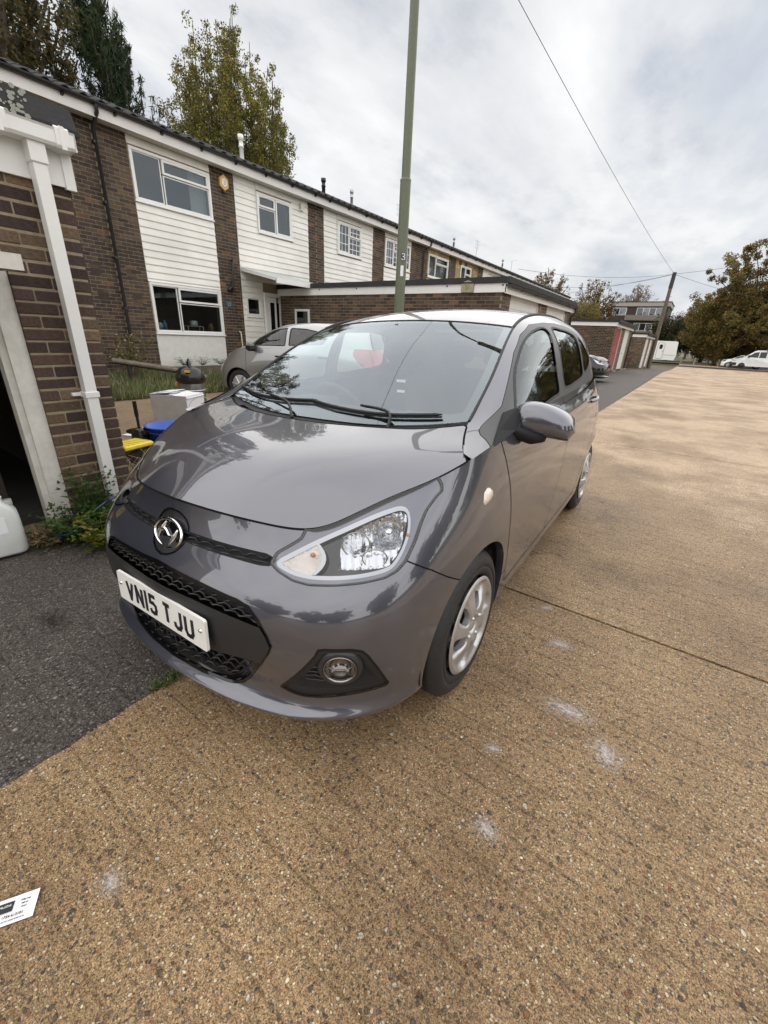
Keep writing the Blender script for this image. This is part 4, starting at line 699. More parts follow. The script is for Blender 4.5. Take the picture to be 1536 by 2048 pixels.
mb = MB(); mb.add([(NX + .03, 1.225, .03), (NX + .098, 1.225, .03), (NX + .098, 1.293, .03), (NX + .03, 1.293, .03), (NX + .07, 1.215, -.06), (NX + .14, 1.225, -.05), (NX + .13, 1.303, -.05), (NX + .07, 1.303, -.06)], [(0, 1, 5, 4), (1, 2, 6, 5), (2, 3, 7, 6), (3, 0, 4, 7)]); mb.build('shoe', WHITE, dp)
mb = MB(); mb.box(NX - 4.8, NX - .13, -2.19, 1.19, -.16, .025); mb.build('garage_floor', mat('shade_dark_floor', (.022, .020, .018), .8), ng)  # floor coloured near black to stand in for the shade indoors
# inside the garage: lining coloured near black for the unlit interior, shelves of clutter
mb = MB(); mb.box(NX - 4.8, NX - .22, -2.2, -2.19, -.1, 2.2); mb.box(NX - 4.8, NX - 4.79, -2.2, 1.2, -.1, 2.2); mb.box(NX - 4.8, NX - .22, 1.19, 1.2, -.1, 2.2); mb.box(NX - 4.8, NX - .22, -2.2, 1.2, 2.20, 2.21); mb.build('lining', mat('shade_dark_blockwork', (.03, .027, .025), .95), ng)
def thing_box(name, label, cat, x, y, z, sx_, sy_, sz_, m, rz=0, bev=.01, group=None):
    mb = MB(); mb.box(-sx_ / 2, sx_ / 2, -sy_ / 2, sy_ / 2, 0, sz_, bev=bev); o = mb.build(name, m, None, (x, y, z)); o.rotation_euler = (0, 0, R(rz)); return tag(o, label, cat, group)
YEL = mat('dull_yellow_plastic', (.50, .36, .03), .5)
for (x, y, z, a, b, c, m, l) in ((-3.95, .42, .55, .10, .16, .16, YEL, 'yellow packet in the dark garage, level with the door frame middle'), (-3.95, .58, .25, .12, .14, .2, YEL, 'yellow tub low in the dark garage behind the white container'), (-3.9, .45, .80, .08, .12, .08, mat('red_plastic', (.30, .03, .02), .5), 'small red thing on the garage shelf'), (-3.9, .50, 1.0, .07, .10, .05, mat('teal_plastic', (.03, .25, .25), .5), 'teal tub high on the garage shelf')):
    thing_box('stored_tub', l, 'tub', x, y, z, a, b, c, m, 15)
mb = MB()
for z in (.50, .76, .97): mb.box(-4.3, -3.8, .1, .75, z - .02, z)
mb.box(-4.32, -4.28, .1, .14, -.1, 1.6); mb.box(-3.84, -3.80, .71, .75, -.1, 1.6); mb.build('shelf_rack', mat('dark_shelf_board', (.03, .025, .02), .9)); tag(D.objects['shelf_rack'], 'dark shelving just inside the open garage', 'shelves')
# white jerry can
jc = empty('water_container', (-3.24, .535, -.075), R(-12), 'white plastic water container standing at the left edge by the open garage', 'container'); WP = mat('milky_white_plastic', (.66, .68, .66), .35, noise=(6, .05))
mb = MB(); pr = [(0, .0, .92), (.015, .0, 1.0), (.20, .0, 1.0), (.26, .0, .97), (.30, .0, .80), (.335, .0, .55), (.35, .0, .40)]; V = []; F = []; n = 20
for z, _, k in pr:
    for j in range(n): a = 2 * math.pi * j / n; V.append((math.copysign(abs(math.cos(a)) ** .45, math.cos(a)) * .085 * (k if z < .28 else .7 + k * .3), math.copysign(abs(math.sin(a)) ** .45, math.sin(a)) * .125 * k, z))
for i in range(len(pr) - 1):
    for j in range(n): F.append((i * n + j, i * n + (j + 1) % n, (i + 1) * n + (j + 1) % n, (i + 1) * n + j))
F += [tuple(reversed(range(n))), tuple(range(len(V) - n, len(V)))]; mb.add(V, F, 0, True); mb.build('body', WP, jc); mb = MB(); mb.tube([(0, -.09, .33), (0, -.085, .40), (0, .03, .40), (0, .06, .35)], .016, 8); mb.build('handle', WP, jc); mb = MB(); mb.lathe([(.028, 0), (.028, .035), (0, .035)], 16, 0, 'z', (0, .085, .30)); mb.build('cap', mat('grey_cap', (.3, .3, .3), .5), jc); mb = MB(); mb.box(-.0, .0875, -.06, .05, .10, .11) if False else mb.box(.083, .0865, -.05, .055, .15, .25); mb.build('paper_label', PAPER, jc)
# ---------------------------------------------------------------- far garage blocks
def garage_block(label, x1, y0, y1, x0, ztop, doors, seed, cap, zb=0., zref=0., endmat=BRK, facts=()):
    g = empty('garage', (0, 0, 0), 0, label, 'garage', 'garages'); zf = ztop - .30; mb = MB(); mb.box(x0, x1 - .25, y0 + .002, y1, zb - .2, ztop - .12); 
    us = [y0] + [v for d in doors for v in d[:2]] + [y1]
    for i in range(0, len(us), 2): mb.box(x1 - .25, x1 - .002, us[i] + .002, us[i + 1], zb - .2, ztop - .12)
    mb.build('wall', MORTAR, g)
    brick_wall(g, hole_rects(x0, x1, zb + (0 if zref == 0 else zref), zf, list(facts)), lambda u0, u1, a, b, pr: (u0, u1, y0 - .002 - abs(pr), y0 + .03, a, b), lambda u, z: camd(u, y0, z), mats=endmat, seed=seed, cap=cap, z0=zf % .075)
    brick_wall(g, [(us[i] + .032, us[i + 1], zb, zf) for i in range(0, len(us), 2)], lambda u0, u1, a, b, pr: (x1 - .03, x1 + .001 + abs(pr), u0, u1, a, b), lambda u, z: camd(x1, u, z), mats=endmat, seed=seed + 1, cap=0, z0=zf % .075)
    for (a, b, m) in doors:
        d = MB(); d.box(x1 - .12, x1 - .06, a, a + .07, zb, zf); d.box(x1 - .12, x1 - .06, b - .07, b, zb, zf); d.box(x1 - .12, x1 - .06, a, b, zf - .07, zf + .02); d.build('door_frame', WHITE, g); dd = MB(); dd.box(x1 - .11, x1 - .09, a + .07, b - .07, zb + .02, zf - .06); do = dd.build('garage_door', m, g); k = zb + .12; n = 0
        while k < zf - .17: q = MB(); q.box(x1 - .09, x1 - .078, a + .09, b - .09, k, k + .105, bev=.004); q.build('panel', m, do); k += .125
        q = MB(); q.box(x1 - .078, x1 - .05, (a + b) / 2 - .06, (a + b) / 2 + .06, zb + .9, zb + .94); q.build('handle', GLOSSB, do)
    mb = MB(); mb.box(x0 - .1, x1 + .10, y0 - .028, y0 - .006, zf, ztop - .11); mb.build('end_fascia', WHITE, g); mb = MB(); mb.box(x1 + .06, x1 + .082, y0 - .028, y1 + .05, zf - .02, ztop - .13); mb.build('front_fascia', WHITE, g)
    mb = MB(); mb.add([(x0 - .1, y0 - .07, ztop - .12), (x1 + .14, y0 - .07, ztop - .12), (x1 + .14, y0 - .05, ztop), (x0 - .1, y0 - .05, ztop), (x1 + .14, y1 + .1, ztop - .12), (x1 + .14, y1 + .1, ztop), (x0 - .1, y1 + .1, ztop), (x0 - .1, y1 + .1, ztop - .12)], [(0, 1, 2, 3), (1, 4, 5, 2), (3, 2, 5, 6), (4, 7, 6, 5), (0, 7, 4, 1)]); mb.build('felt_roof', FELT, g)
    gt = MB(); pts = [(math.cos(a) * .06, math.sin(a) * .06) for a in np.linspace(math.pi, 2 * math.pi, 9)]; gt.prism([(x1 + .145 + a, ztop - .15 + b) for a, b in pts + [(.054, 0), (0, -.052), (-.054, 0)]], y0 - .06, y1 + .1, 'y'); gt.prism([(x1 + .145 + a, ztop - .15 + b) for a, b in pts], y0 - .065, y0 - .06, 'y'); gt.build('gutter', BLACKPIPE, g); y = y0 + .8
    while y < y1: b = MB(); b.prism([(x1 + .145 + a * 1.12, ztop - .15 + b_ * 1.12) for a, b_ in pts] + [(x1 + .145 + .058, ztop - .15), (x1 + .145 - .058, ztop - .15)], y - .02, y + .02, 'y'); b.build('gutter_bracket', BLACKPIPE, g); y += 1.1
    pp_ = MB(); pp_.tube([(x1 + .145, y1 - .05, ztop - .2), (x1 + .145, y1 - .05, ztop - .32), (x1 + .05, y1 - .05, ztop - .45), (x1 + .05, y1 - .05, zb)], .035, 10); pp_.build('downpipe', BLACKPIPE, g)
    return g
WD = mat('white_metal_door', (.66, .65, .62), .45, noise=(5, .08)); RD = mat('faded_red_door', (.30, .035, .045), .5, noise=(5, .15))
G2 = garage_block('long brick garage block with white fascia behind the silver car', -3.80, 9.80, 16.2, -10.85, 2.56, [(10.35, 12.75, WD), (13.35, 15.75, WD)], 41, 300, zref=.9, facts=[(-10.22, -9.62, 1.2, 1.90)])
mb = MB(); mb.box(-10.22, -9.62, 9.76, 9.80, 1.84, 1.90); mb.box(-10.22, -9.62, 9.76, 9.80, 1.2, 1.26); mb.box(-10.22, -10.16, 9.761, 9.80, 1.26, 1.84); mb.box(-9.68, -9.62, 9.761, 9.80, 1.26, 1.84); wf_ = mb.build('window', WHITE, G2); mb = MB(); mb.box(-10.16, -9.68, 9.785, 9.79, 1.26, 1.84); mb.build('pane', DGLASS, wf_)
pk = empty('house_name_plate', (-4.62, 9.765, 2.27), 0, 'small arched stone plate fixed on the white fascia near the corner', 'plate'); mb = MB(); mb.prism([(-.15, 0), (.15, 0), (.15, .17), (.09, .21), (0, .235), (-.09, .21), (-.15, .17)], -.03, .0, 'y'); mb.build('plate', mat('mossy_stone', (.30, .29, .19), .9, noise=(30, .3)), pk); mb = MB()
stroke_char(mb, '5', -.045, .05, .035, .09, .010, lambda u, v, o: (u, -.0302 - o, v)); stroke_char(mb, '1', .01, .05, .02, .09, .010, lambda u, v, o: (u, -.0302 - o, v)); mb.build('number', mat('dark_engraving', (.10, .09, .06), .8), pk)
for k in range(5): mb = MB(); mb.lathe([(.0, -.012), (.02, -.01), (.02, 0)], 8, 0, 'y', (-9.2 + k * 1.35, 9.77, 2.40)); mb.build('fascia_fixing', mat('rusty_fixing', (.12, .07, .05), .8), G2)
G3 = garage_block('brick garage with a red door and a white door, behind the black car', -3.60, 25.0, 31.6, -9.5, 2.50, [(25.5, 27.7, RD), (28.6, 30.9, WD)], 43, 0)
G4 = garage_block('farthest brick garage block with two white doors by the telegraph pole', -3.20, 36.4, 43.4, -9.0, 2.25, [(37.1, 39.6, WD), (40.4, 42.9, WD)], 45, 0, zb=-.18)
bs = empty('low_sign', (-3.9, 33.2, -.12), 0, 'small low brown sign on two posts between the far garages', 'sign'); mb = MB(); mb.box(-.5, .5, 0, .04, .45, .75); mb.build('board', mat('brown_board', (.10, .05, .035), .7), bs); mb = MB(); mb.box(-.4, -.35, .04, .08, -.1, .7); mb.build('post', mat('dark_post', (.03, .03, .03), .6), bs); mb = MB(); mb.box(.35, .4, .04, .08, -.1, .7); mb.build('post', MATS['dark_post'], bs)
# ---------------------------------------------------------------- lamp post
lp = empty('street_lamp', (-4.0, 6.05, -.1), 0, 'tall olive-green street lamp column rising behind the grey hatchback', 'street lamp')
mb = MB(); mb.tube([(0, 0, 0), (0, 0, 3.42)], .076, 20); mb.build('lower_column', GREENM, lp); mb = MB(); mb.tube([(0, 0, 3.42), (-.005, 0, 6.7), (.06, -.01, 7.1), (.25, -.03, 7.4), (.75, -.06, 7.55)], [.062, .055, .047, .042, .04], 18); mb.build('upper_column', GREENM, lp); mb = MB(); mb.lathe([(.077, -.02), (.080, 0), (.063, .02)], 20, 0, 'z', (0, 0, 3.42)); mb.build('collar', GREENM, lp)
mb = MB(); mb.box(.70, 1.35, -.20, .06, 7.50, 7.64, bev=.05); hd_ = mb.build('lamp_head', mat('dark_lamp_casing', (.05, .055, .045), .5), lp); mb = MB(); mb.box(.80, 1.30, -.17, .03, 7.475, 7.50, bev=.01); mb.build('lamp_glass', mat('frosted_lamp_glass', (.4, .4, .38), .3), hd_)
dn = (Vector((4.0, -6.05, 0))).normalized(); tx = Vector((-dn.y, dn.x, 0))
def onp(u, v, o, r=.0775): a = u / r; d = dn * math.cos(a) + tx * math.sin(a); return tuple(d * (r + o) + Vector((0, 0, v)))
st = MB()
for k in range(6): a, b = -.028 + .056 * k / 6 + .02, -.028 + .056 * (k + 1) / 6 + .02; st.add([onp(a, 2.42, .001), onp(b, 2.42, .001), onp(b, 2.53, .001), onp(a, 2.53, .001)], [(0, 1, 2, 3)])
st.build('number_sticker', mat('black_sticker', (.03, .03, .03), .5), lp); mb = MB(); stroke_char(mb, '3', -.0, 2.435, .045, .08, .011, lambda u, v, o: onp(u, v, .0015 + o)); mb.build('sticker_number', PAPER, lp)
st = MB()
for k in range(5): a, b = -.01 + .045 * k / 5, -.01 + .045 * (k + 1) / 5; st.add([onp(a, 2.22, .001), onp(b, 2.22, .001), onp(b, 2.36, .001), onp(a, 2.36, .001)], [(0, 1, 2, 3)])
st.build('paper_label', PAPER, lp)
# ---------------------------------------------------------------- telegraph pole and wires
tp = empty('telegraph_pole', (-3.10, 44.0, zg(44)), 0, 'wooden telegraph pole leaning slightly in front of the white caravan', 'telegraph pole'); TH = 7.15
mb = MB(); mb.tube([(0, 0, -.2), (.03, 0, TH)], [.17, .12], 12); mb.build('pole', POLEW, tp); mb = MB(); mb.tube([(.02, -.01, TH - 1.1), (.03, -.01, TH + .02)], [.15, .14], 12); mb.build('pole_sleeve', mat('black_sleeve', (.02, .02, .02), .6), tp)
for k in range(6): mb = MB(); mb.tube([(-.28 if k % 2 else .10, 0, TH - 1.7 - k * .3), (-.10 if k % 2 else .28, 0, TH - 1.7 - k * .3)], .012, 6); mb.build('step', BLACKPIPE, tp)
top_ = Vector((-3.07, 44, zg(44) + TH - .1)); WIRE = mat('grey_telephone_wire', (.05, .05, .052), .6)
for (e, sag, rr, l) in ((Vector((-7.9, -3.2, 11.7)), .5, .009, 'long telephone wire running overhead from the pole toward the viewer'), (Vector((-10.8, 30, 5.6)), .35, .010, 'telephone wire from the pole to the terrace roof, upper one'), (Vector((-10.8, 38, 5.4)), .35, .010, 'telephone wire from the pole to the far end of the terrace'), (Vector((-30, 60, 6.5)), .7, .012, 'telephone wire running left behind the autumn trees'), (Vector((18, 62, 13.5)), .7, .012, 'telephone wire running up right toward the big trees'), (Vector((14, 75, 7.0)), .9, .012, 'lower telephone wire dropping behind the big trees')):
    mb = MB(); mb.tube([top_.lerp(e, t) - Vector((0, 0, sag * 4 * t * (1 - t))) for t in np.linspace(0, 1, 25)], rr, 5); tag(mb.build('telephone_wire', WIRE), l, 'wire')
# ---------------------------------------------------------------- the main car
def emit(name, tm, m, parent, side=1, off=0.):
    if len(tm.T) == 0: return None
    V = tm.V + tm.N * off; V = np.stack([V[:, 1] * side, V[:, 0], V[:, 2]], 1); Nn = np.stack([tm.N[:, 1] * side, tm.N[:, 0], tm.N[:, 2]], 1); T = tm.T
    g = np.cross(V[T[:, 1]] - V[T[:, 0]], V[T[:, 2]] - V[T[:, 0]]); s = (g * Nn[T[:, 0]]).sum()
    if s < 0: T = T[:, ::-1]
    return mkobj(name, V, T, m, parent, normals=Nn)
def emb(mb, name, m, parent, side=1):
    """builds a car-space MB (x back, y left) in object space"""
    V = [(v[1] * side, v[0], v[2]) for v in mb.V]; F = [f[::-1] if side > 0 else f for f in mb.F]
    o = mkobj(name, V, F, m, parent, mi=mb.M)
    if any(mb.sm): o.data.polygons.foreach_set('use_smooth', mb.sm)
    return o
def ribbon_mesh(segs, w=.0045, off=.0012):
    V = []; F = []
    for a, b, na, nb in segs:
        d = b - a; L = np.linalg.norm(d)
        if L < 1e-6: continue
        d = d / L; n = (na + nb) / 2; s = np.cross(n, d); s /= np.linalg.norm(s) + 1e-9; i = len(V); a2, b2 = a - d * w * .3, b + d * w * .3
        V += [a2 - s * w / 2 + na * off, a2 + s * w / 2 + na * off, b2 + s * w / 2 + nb * off, b2 - s * w / 2 + nb * off]; F.append((i, i + 1, i + 2, i + 3))
    mb = MB(); mb.add(V, F); return mb
def orient(V, F, want):
    return F
def islands(tm):
    p = list(range(len(tm.V)))
    def fd(a):
        while p[a] != a: p[a] = p[p[a]]; a = p[a]
        return a
    for a, b, c in tm.T.tolist():
        ra = fd(a); p[fd(b)] = ra; p[fd(c)] = ra
    g = {}
    for t_ in tm.T.tolist(): g.setdefault(fd(t_[0]), []).append(t_)
    out = []
    for T in sorted(g.values(), key=len, reverse=True): T = np.array(T); u, inv = np.unique(T, return_inverse=True); out.append(TM(tm.V[u], tm.N[u], inv.reshape(-1, 3)))
    return out
def inset_tm(tm, depth): return TM(tm.V - tm.N * np.asarray(depth).reshape(-1, 1), tm.N, tm.T)
def wheel(parent, cx, side, r=.288, rimr=.192, yo=.80, cover=ALLOY, detail=True, rot=0.):
    wt = D.objects.new('wheel', None); S.collection.objects.link(wt); wt.parent = parent; wt.location = (side * yo, cx, r)
    sg = side
    def em(mb, name, m):
        V = [(v[1] * sg, v[0], v[2]) for v in mb.V]; F = [f[::-1] if sg > 0 else f for f in mb.F]; o = mkobj(name, V, F, m, wt, mi=mb.M); o.data.polygons.foreach_set('use_smooth', [True] * len(F)); return o
    t = MB(); W = .165
    prof = [(rimr - .004, -.012), (rimr + .004, .000), (rimr + .02, .006), (rimr + .034, .0085), (rimr + .036, .0062), (rimr + .039, .0062), (rimr + .041, .009), (rimr + .055, .009), (r - .028, .004), (r - .012, -.006), (r - .004, -.018)]
    for k in range(4): a = -.022 - k * .033; prof += [(r, a), (r, a - .024), (r - .007, a - .025), (r - .007, a - .031)]
    prof += [(r - .006, -W), (r - .03, -W - .01), (rimr, -W - .012)]
    t.lathe(prof, 64, 0, 'y'); em(t, 'tyre', RUBBER)
    if not detail:
        m = MB(); m.lathe([(.0, .0), (.04, .004), (rimr, -.012)], 32, 0, 'y')
        for k in range(7):
            a = 2 * math.pi * k / 7 + rot; m.tube([(.03 * math.cos(a), .010, .03 * math.sin(a)), ((rimr - .01) * math.cos(a), .002, (rimr - .01) * math.sin(a))], [.022, .016], 6)
        em(m, 'hubcap', [cover]); b = MB(); b.lathe([(.06, .0015), (.10, .0016), (rimr - .035, -.004)], 7 * 4, 0, 'y')
        return wt
    # dished cover: polar sheet with seven pairs of windows cut out
    nr, na = 26, 168; rr = np.linspace(.004, rimr, nr); aa = np.linspace(0, 2 * np.pi, na + 1)
    A, Rr = np.meshgrid(aa, rr); ph = (A * 6 / (2 * np.pi) + rot) % 1
    yy = .006 + .018 * np.exp(-((Rr - .075) / .055) ** 2) - .010 * (Rr < .03) + .012 * np.exp(-((Rr - rimr + .012) / .012) ** 2)
    uu = np.abs((ph + 1.6 * (Rr - .1)) % 1 - .5); yy = yy - .013 * np.clip(3.2 * (1 - ((uu / .31) ** 2.6 + (np.abs(Rr - .120) / .058) ** 2.6) ** .5), 0, 1)
    V = np.stack([Rr * np.cos(A), yy, Rr * np.sin(A)], -1); gu = np.gradient(V, axis=0); gv = np.gradient(V, axis=1); Nn = np.cross(gv, gu); Nn /= np.linalg.norm(Nn, axis=2, keepdims=True) + 1e-9
    Nn *= np.sign(Nn[..., 1:2] + 1e-9); idx = np.arange(nr * (na + 1)).reshape(nr, na + 1); a, b, c, d = idx[:-1, :-1].ravel(), idx[1:, :-1].ravel(), idx[1:, 1:].ravel(), idx[:-1, 1:].ravel()
    tm = TM(V.reshape(-1, 3), Nn.reshape(-1, 3), np.vstack([np.stack([a, b, c], 1), np.stack([a, c, d], 1)]))
    def hole(P, ph0, w0, w1, r0, r1, sk):
        ang = np.arctan2(P[:, 2], P[:, 0]); rad = np.hypot(P[:, 0], P[:, 2]); u = (ang * 6 / (2 * np.pi) + rot + ph0 + sk * (rad - .1)) % 1 - .5; mid = (r0 + r1) / 2; hw = (r1 - r0) / 2
        wd = w0 + (w1 - w0) * np.clip((rad - r0) / (r1 - r0), 0, 1); return np.sqrt((np.abs(u) / wd) ** 2.6 + (np.abs(rad - mid) / hw) ** 2.6 + 1e-9) - 1
    f = hole(tm.V, 0., .24, .26, .068, .132, 1.6); seg = []; _, keep = tm.split(f, seg)
    V = np.stack([keep.V[:, 1] * sg, keep.V[:, 0], keep.V[:, 2]], 1); Nk = np.stack([keep.N[:, 1] * sg, keep.N[:, 0], keep.N[:, 2]], 1); T = keep.T
    g = np.cross(V[T[:, 1]] - V[T[:, 0]], V[T[:, 2]] - V[T[:, 0]])
    if (g * Nk[T[:, 0]]).sum() < 0: T = T[:, ::-1]
    mkobj('wheel_cover', V, T, cover, wt, normals=Nk)
    wls = {}
    for p, q, n0, n1 in seg:
        h_ = int(math.floor((math.atan2(p[2], p[0]) * 6 / (2 * math.pi) + rot + 1.6 * (math.hypot(p[0], p[2]) - .1)) % 6)); wls.setdefault(h_, MB()).add([p, q, q - np.array([0, .022, 0]), p - np.array([0, .022, 0])], [(0, 1, 2, 3)])
    for wl in wls.values(): em(wl, 'window_edge', cover)
    k = MB(); k.lathe([(.001, -.02), (.12, -.022), (rimr - .006, -.03)], 32, 0, 'y'); em(k, 'brake_disc', DISC)
    k = MB(); k.lathe([(rimr - .002, -.03), (rimr - .014, -.05), (rimr - .02, -.14)], 32, 0, 'y'); em(k, 'rim', PLASTIC)
    for j in range(4):
        a = 2 * math.pi * (j + .3) / 4; k = MB(); k.lathe([(.0, .004), (.006, .004), (.0085, -.004)], 10, 0, 'y', (.05 * math.cos(a), .024, .05 * math.sin(a))); em(k, 'wheel_nut', ALLOY)
    k = MB(); k.lathe([(.0, .008), (.02, .007), (.027, .001)], 24, 0, 'y', (0, .008, 0)); em(k, 'centre_cap', ALLOY)
    return wt
def tps(P, z, lam=1e-7):
    P = np.asarray(P, float); n = len(P)
    def U(d2): return np.where(d2 > 0, .5 * d2 * np.log(d2 + 1e-30), 0)
    K = U(((P[:, None] - P[None]) ** 2).sum(2)) + np.diag(np.broadcast_to(lam, n)); Q = np.hstack([np.ones((n, 1)), P]); A = np.block([[K, Q], [Q.T, np.zeros((3, 3))]])
    s = np.linalg.solve(A, np.concatenate([z, np.zeros(3)]))
    return lambda X: U(((X[:, None] - P[None]) ** 2).sum(2)) @ s[:n] + s[n] + X @ s[n + 1:]
def grid_tm(U, Vv, fn):
    A, B = np.meshgrid(U, Vv, indexing='ij'); G = fn(A.ravel(), B.ravel()).reshape(len(U), len(Vv), 3); gu = np.gradient(G, axis=0); gv = np.gradient(G, axis=1); Nn = np.cross(gu, gv); Nn /= np.linalg.norm(Nn, axis=2, keepdims=True) + 1e-12
    idx = np.arange(len(U) * len(Vv)).reshape(len(U), len(Vv)); a, b, c, d = idx[:-1, :-1].ravel(), idx[1:, :-1].ravel(), idx[1:, 1:].ravel(), idx[:-1, 1:].ravel()
    m = TM(G.reshape(-1, 3), Nn.reshape(-1, 3), np.vstack([np.stack([a, b, c], 1), np.stack([a, c, d], 1)])); m.G = G; return m
def outward(tm, ref):
    """normals point away from the reference point"""
    if ((tm.V - np.array(ref)) * tm.N).sum() < 0: tm.N = -tm.N
    return tm
HEAD = [(.575, .686), (.600, .712), (.700, .750), (.746, .80), (.80, .9), (1.27, .96), (1.30, .885), (1.321, .867), (1.281, .850), (1.225, .818), (1.190, .785), (1.157, .745), (1.11, .701), (1.068, .680), (1.018, .668), (.924, .660), (.819, .655), (.719, .653), (.66, .658), (.605, .672)]
BEZ = [(.586, .687), (.606, .700), (.766, .753), (.969, .808), (1.080, .830), (1.125, .832), (1.149, .818), (1.145, .778), (1.114, .733), (1.070, .697), (1.030, .682), (.926, .672), (.815, .667), (.721, .666), (.646, .672)]
GRILLE = [(-.6, .612), (0, .612), (.09, .605), (.217, .598), (.353, .587), (.395, .577), (.428, .549), (.458, .504), (.469, .475), (.457, .446), (.421, .390), (.366, .315), (.330, .276), (.295, .262), (.27, .258), (.155, .250), (0, .250), (-.6, .250)]
SLIT = [(-.6, .716), (0, .716), (.119, .714), (.216, .712), (.302, .710), (.385, .707), (.412, .700), (.420, .688), (.410, .679), (.38, .677), (.302, .680), (.215, .682), (.122, .684), (0, .688), (-.6, .688)]
FOG = [(.577, .313), (.731, .467), (.739, .484), (.765, .487), (.871, .483), (.910, .475), (.934, .457), (.976, .405), (1.024, .335), (1.020, .324), (.889, .312), (.736, .296), (.670, .293), (.624, .298)]
BUMP = [(-1, -.5), (-1, 1.3), (1.02, 1.3), (1.11, .701), (1.166, .680), (1.229, .654), (1.329, .602), (1.50, .52), (1.50, -.5)]
INFO_AF = []
def build_main_car(root):
    hull = outward(patch(HULL, 300, 92), (1.8, 0, .6)); cab = outward(patch(CAB, 190, 64), (2.0, 0, .8))
    top = hull.G[:, -1]; ctop = cab.G[:, -1]
    sz = lambda V: np.stack([V[:, 0] + V[:, 1], V[:, 2]], 1); yz = lambda V: V[:, 1:3]; xz = lambda V: V[:, [0, 2]]
    rib = []; far = hull.V[:, 0] > .9
    def S_(tm, poly, proj, ribbon=None, only=None, closed=True):
        d = polydist(proj(tm.V), poly)
        if only is not None: d = np.where(only(tm.V), d, 1.)
        return tm.split(d, ribbon)
    front = lambda V: V[:, 0] < .66
    wells = []
    aseg = []; arch1, hull = S_(hull, [(.748 + .328 * math.cos(a), .288 + .332 * math.sin(a)) for a in np.linspace(0, 2 * math.pi, 60)], xz, aseg, lambda V: V[:, 1] > .55)
    d = np.hypot(hull.V[:, 0] - 3.133, hull.V[:, 2] - .288) - .330; d = np.where(hull.V[:, 1] > .5, d, 1.); _, hull = hull.split(d, aseg)
    hseg = []; head, hull = S_(hull, HEAD, sz, hseg, front)
    gs = []; grille, hull = S_(hull, GRILLE, yz, gs, front)
    ss = []; slit, hull = S_(hull, SLIT, yz, ss, front)
    fs = []; fog, hull = S_(hull, FOG, sz, fs, front)
    bumper, hull = S_(hull, BUMP, sz, rib, front)
    eseg = []; emb_, bumper = bumper.split(np.hypot(bumper.V[:, 1], (bumper.V[:, 2] - .700) * 1.35) - .088, eseg)
    fd = [(.840, 1.3), (.885, .975), (.93, .89), (.968, .80), (.99, .723), (1.030, .58), (1.075, .47), (1.12, .36), (1.14, .282), (1.30, .276), (1.875, .272), (1.885, .50), (1.895, .75), (1.86, .98), (1.80, 1.3)]
    rd = [(1.80, 1.3), (1.86, .98), (1.895, .75), (1.885, .50), (1.875, .272), (2.66, .285), (2.70, .42), (2.76, .56), (2.86, .66), (2.93, .76), (2.93, .90), (2.88, 1.02), (2.75, 1.3)]
    mid = lambda V: (V[:, 0] > .7) & (V[:, 0] < 3.1)
    fdoor, hull = S_(hull, fd, xz, rib, mid); rdoor, hull = S_(hull, rd, xz, rib, mid)
    tl, hull = S_(hull, [(3.24, 1.2), (3.22, 1.0), (3.30, .84), (3.42, .74), (3.60, .72), (3.60, .90), (3.50, 1.2)], xz, rib, lambda V: (V[:, 0] > 3.1) & (V[:, 1] > .46))
    rb, hull = S_(hull, [(3.0, -.5), (3.3, .60), (3.45, .64), (4, .64), (4, -.5)], xz, rib, lambda V: V[:, 0] > 3.1)
    gate, hull = hull.split(np.where(hull.V[:, 0] > 3.3, hull.V[:, 1] - .60, 1.), rib)
    wing, quarter = hull.split(hull.V[:, 0] - 1.6)
    sill, quarter = quarter.split(np.where(quarter.V[:, 0] < 2.75, quarter.V[:, 2] - .30, 1.))
    sill2, wing = wing.split(np.where(wing.V[:, 0] > 1.03, wing.V[:, 2] - .35, 1.), rib); sill = sill.join(sill2)
    # cabin side
    wf = smooth_poly([(1.075, 1.012), (1.085, 1.052), (1.210, 1.150), (1.36, 1.232), (1.50, 1.294), (1.66, 1.340), (1.80, 1.350), (1.775, 1.26), (1.755, 1.15), (1.752, 1.062), (1.62, 1.045), (1.30, 1.020), (1.12, 1.002)])
    wr = smooth_poly([(1.885, 1.352), (2.05, 1.356), (2.24, 1.345), (2.36, 1.325), (2.40, 1.28), (2.42, 1.19), (2.425, 1.12), (2.34, 1.098), (2.15, 1.084), (1.93, 1.072), (1.872, 1.10), (1.875, 1.25)])
    wq = smooth_poly([(2.47, 1.318), (2.62, 1.29), (2.76, 1.235), (2.80, 1.19), (2.70, 1.15), (2.55, 1.125), (2.48, 1.14), (2.465, 1.22)])
    df = [(.76, .93), (.84, .985), (1.03, 1.062), (1.21, 1.162), (1.36, 1.245), (1.52, 1.318), (1.68, 1.366), (1.86, 1.382), (1.84, 1.25), (1.81, 1.1), (1.83, .9)]
    dr = [(1.86, 1.382), (2.05, 1.386), (2.28, 1.372), (2.45, 1.35), (2.62, 1.30), (2.80, 1.20), (2.90, 1.10), (2.92, .9), (1.83, .9), (1.81, 1.1), (1.84, 1.25)]
    seal = []; allc = lambda V: V[:, 0] > 0
    gf, cab = S_(cab, wf, xz, seal); gr, cab = S_(cab, wr, xz, seal); gq, cab = S_(cab, wq, xz, seal)
    cf, cab = S_(cab, df, xz, rib); cr, cab = S_(cab, dr, xz, rib)
    # window frames are satin black: a band round the glass of each door
    bz = lambda V: np.where(V[:, 0] < 1.13, .93, 1.012 + .028 * (V[:, 0] - 1.)); bf, cf = cf.split(bz(cf.V) - cf.V[:, 2]); br, cr = cr.split(bz(cr.V) - cr.V[:, 2])
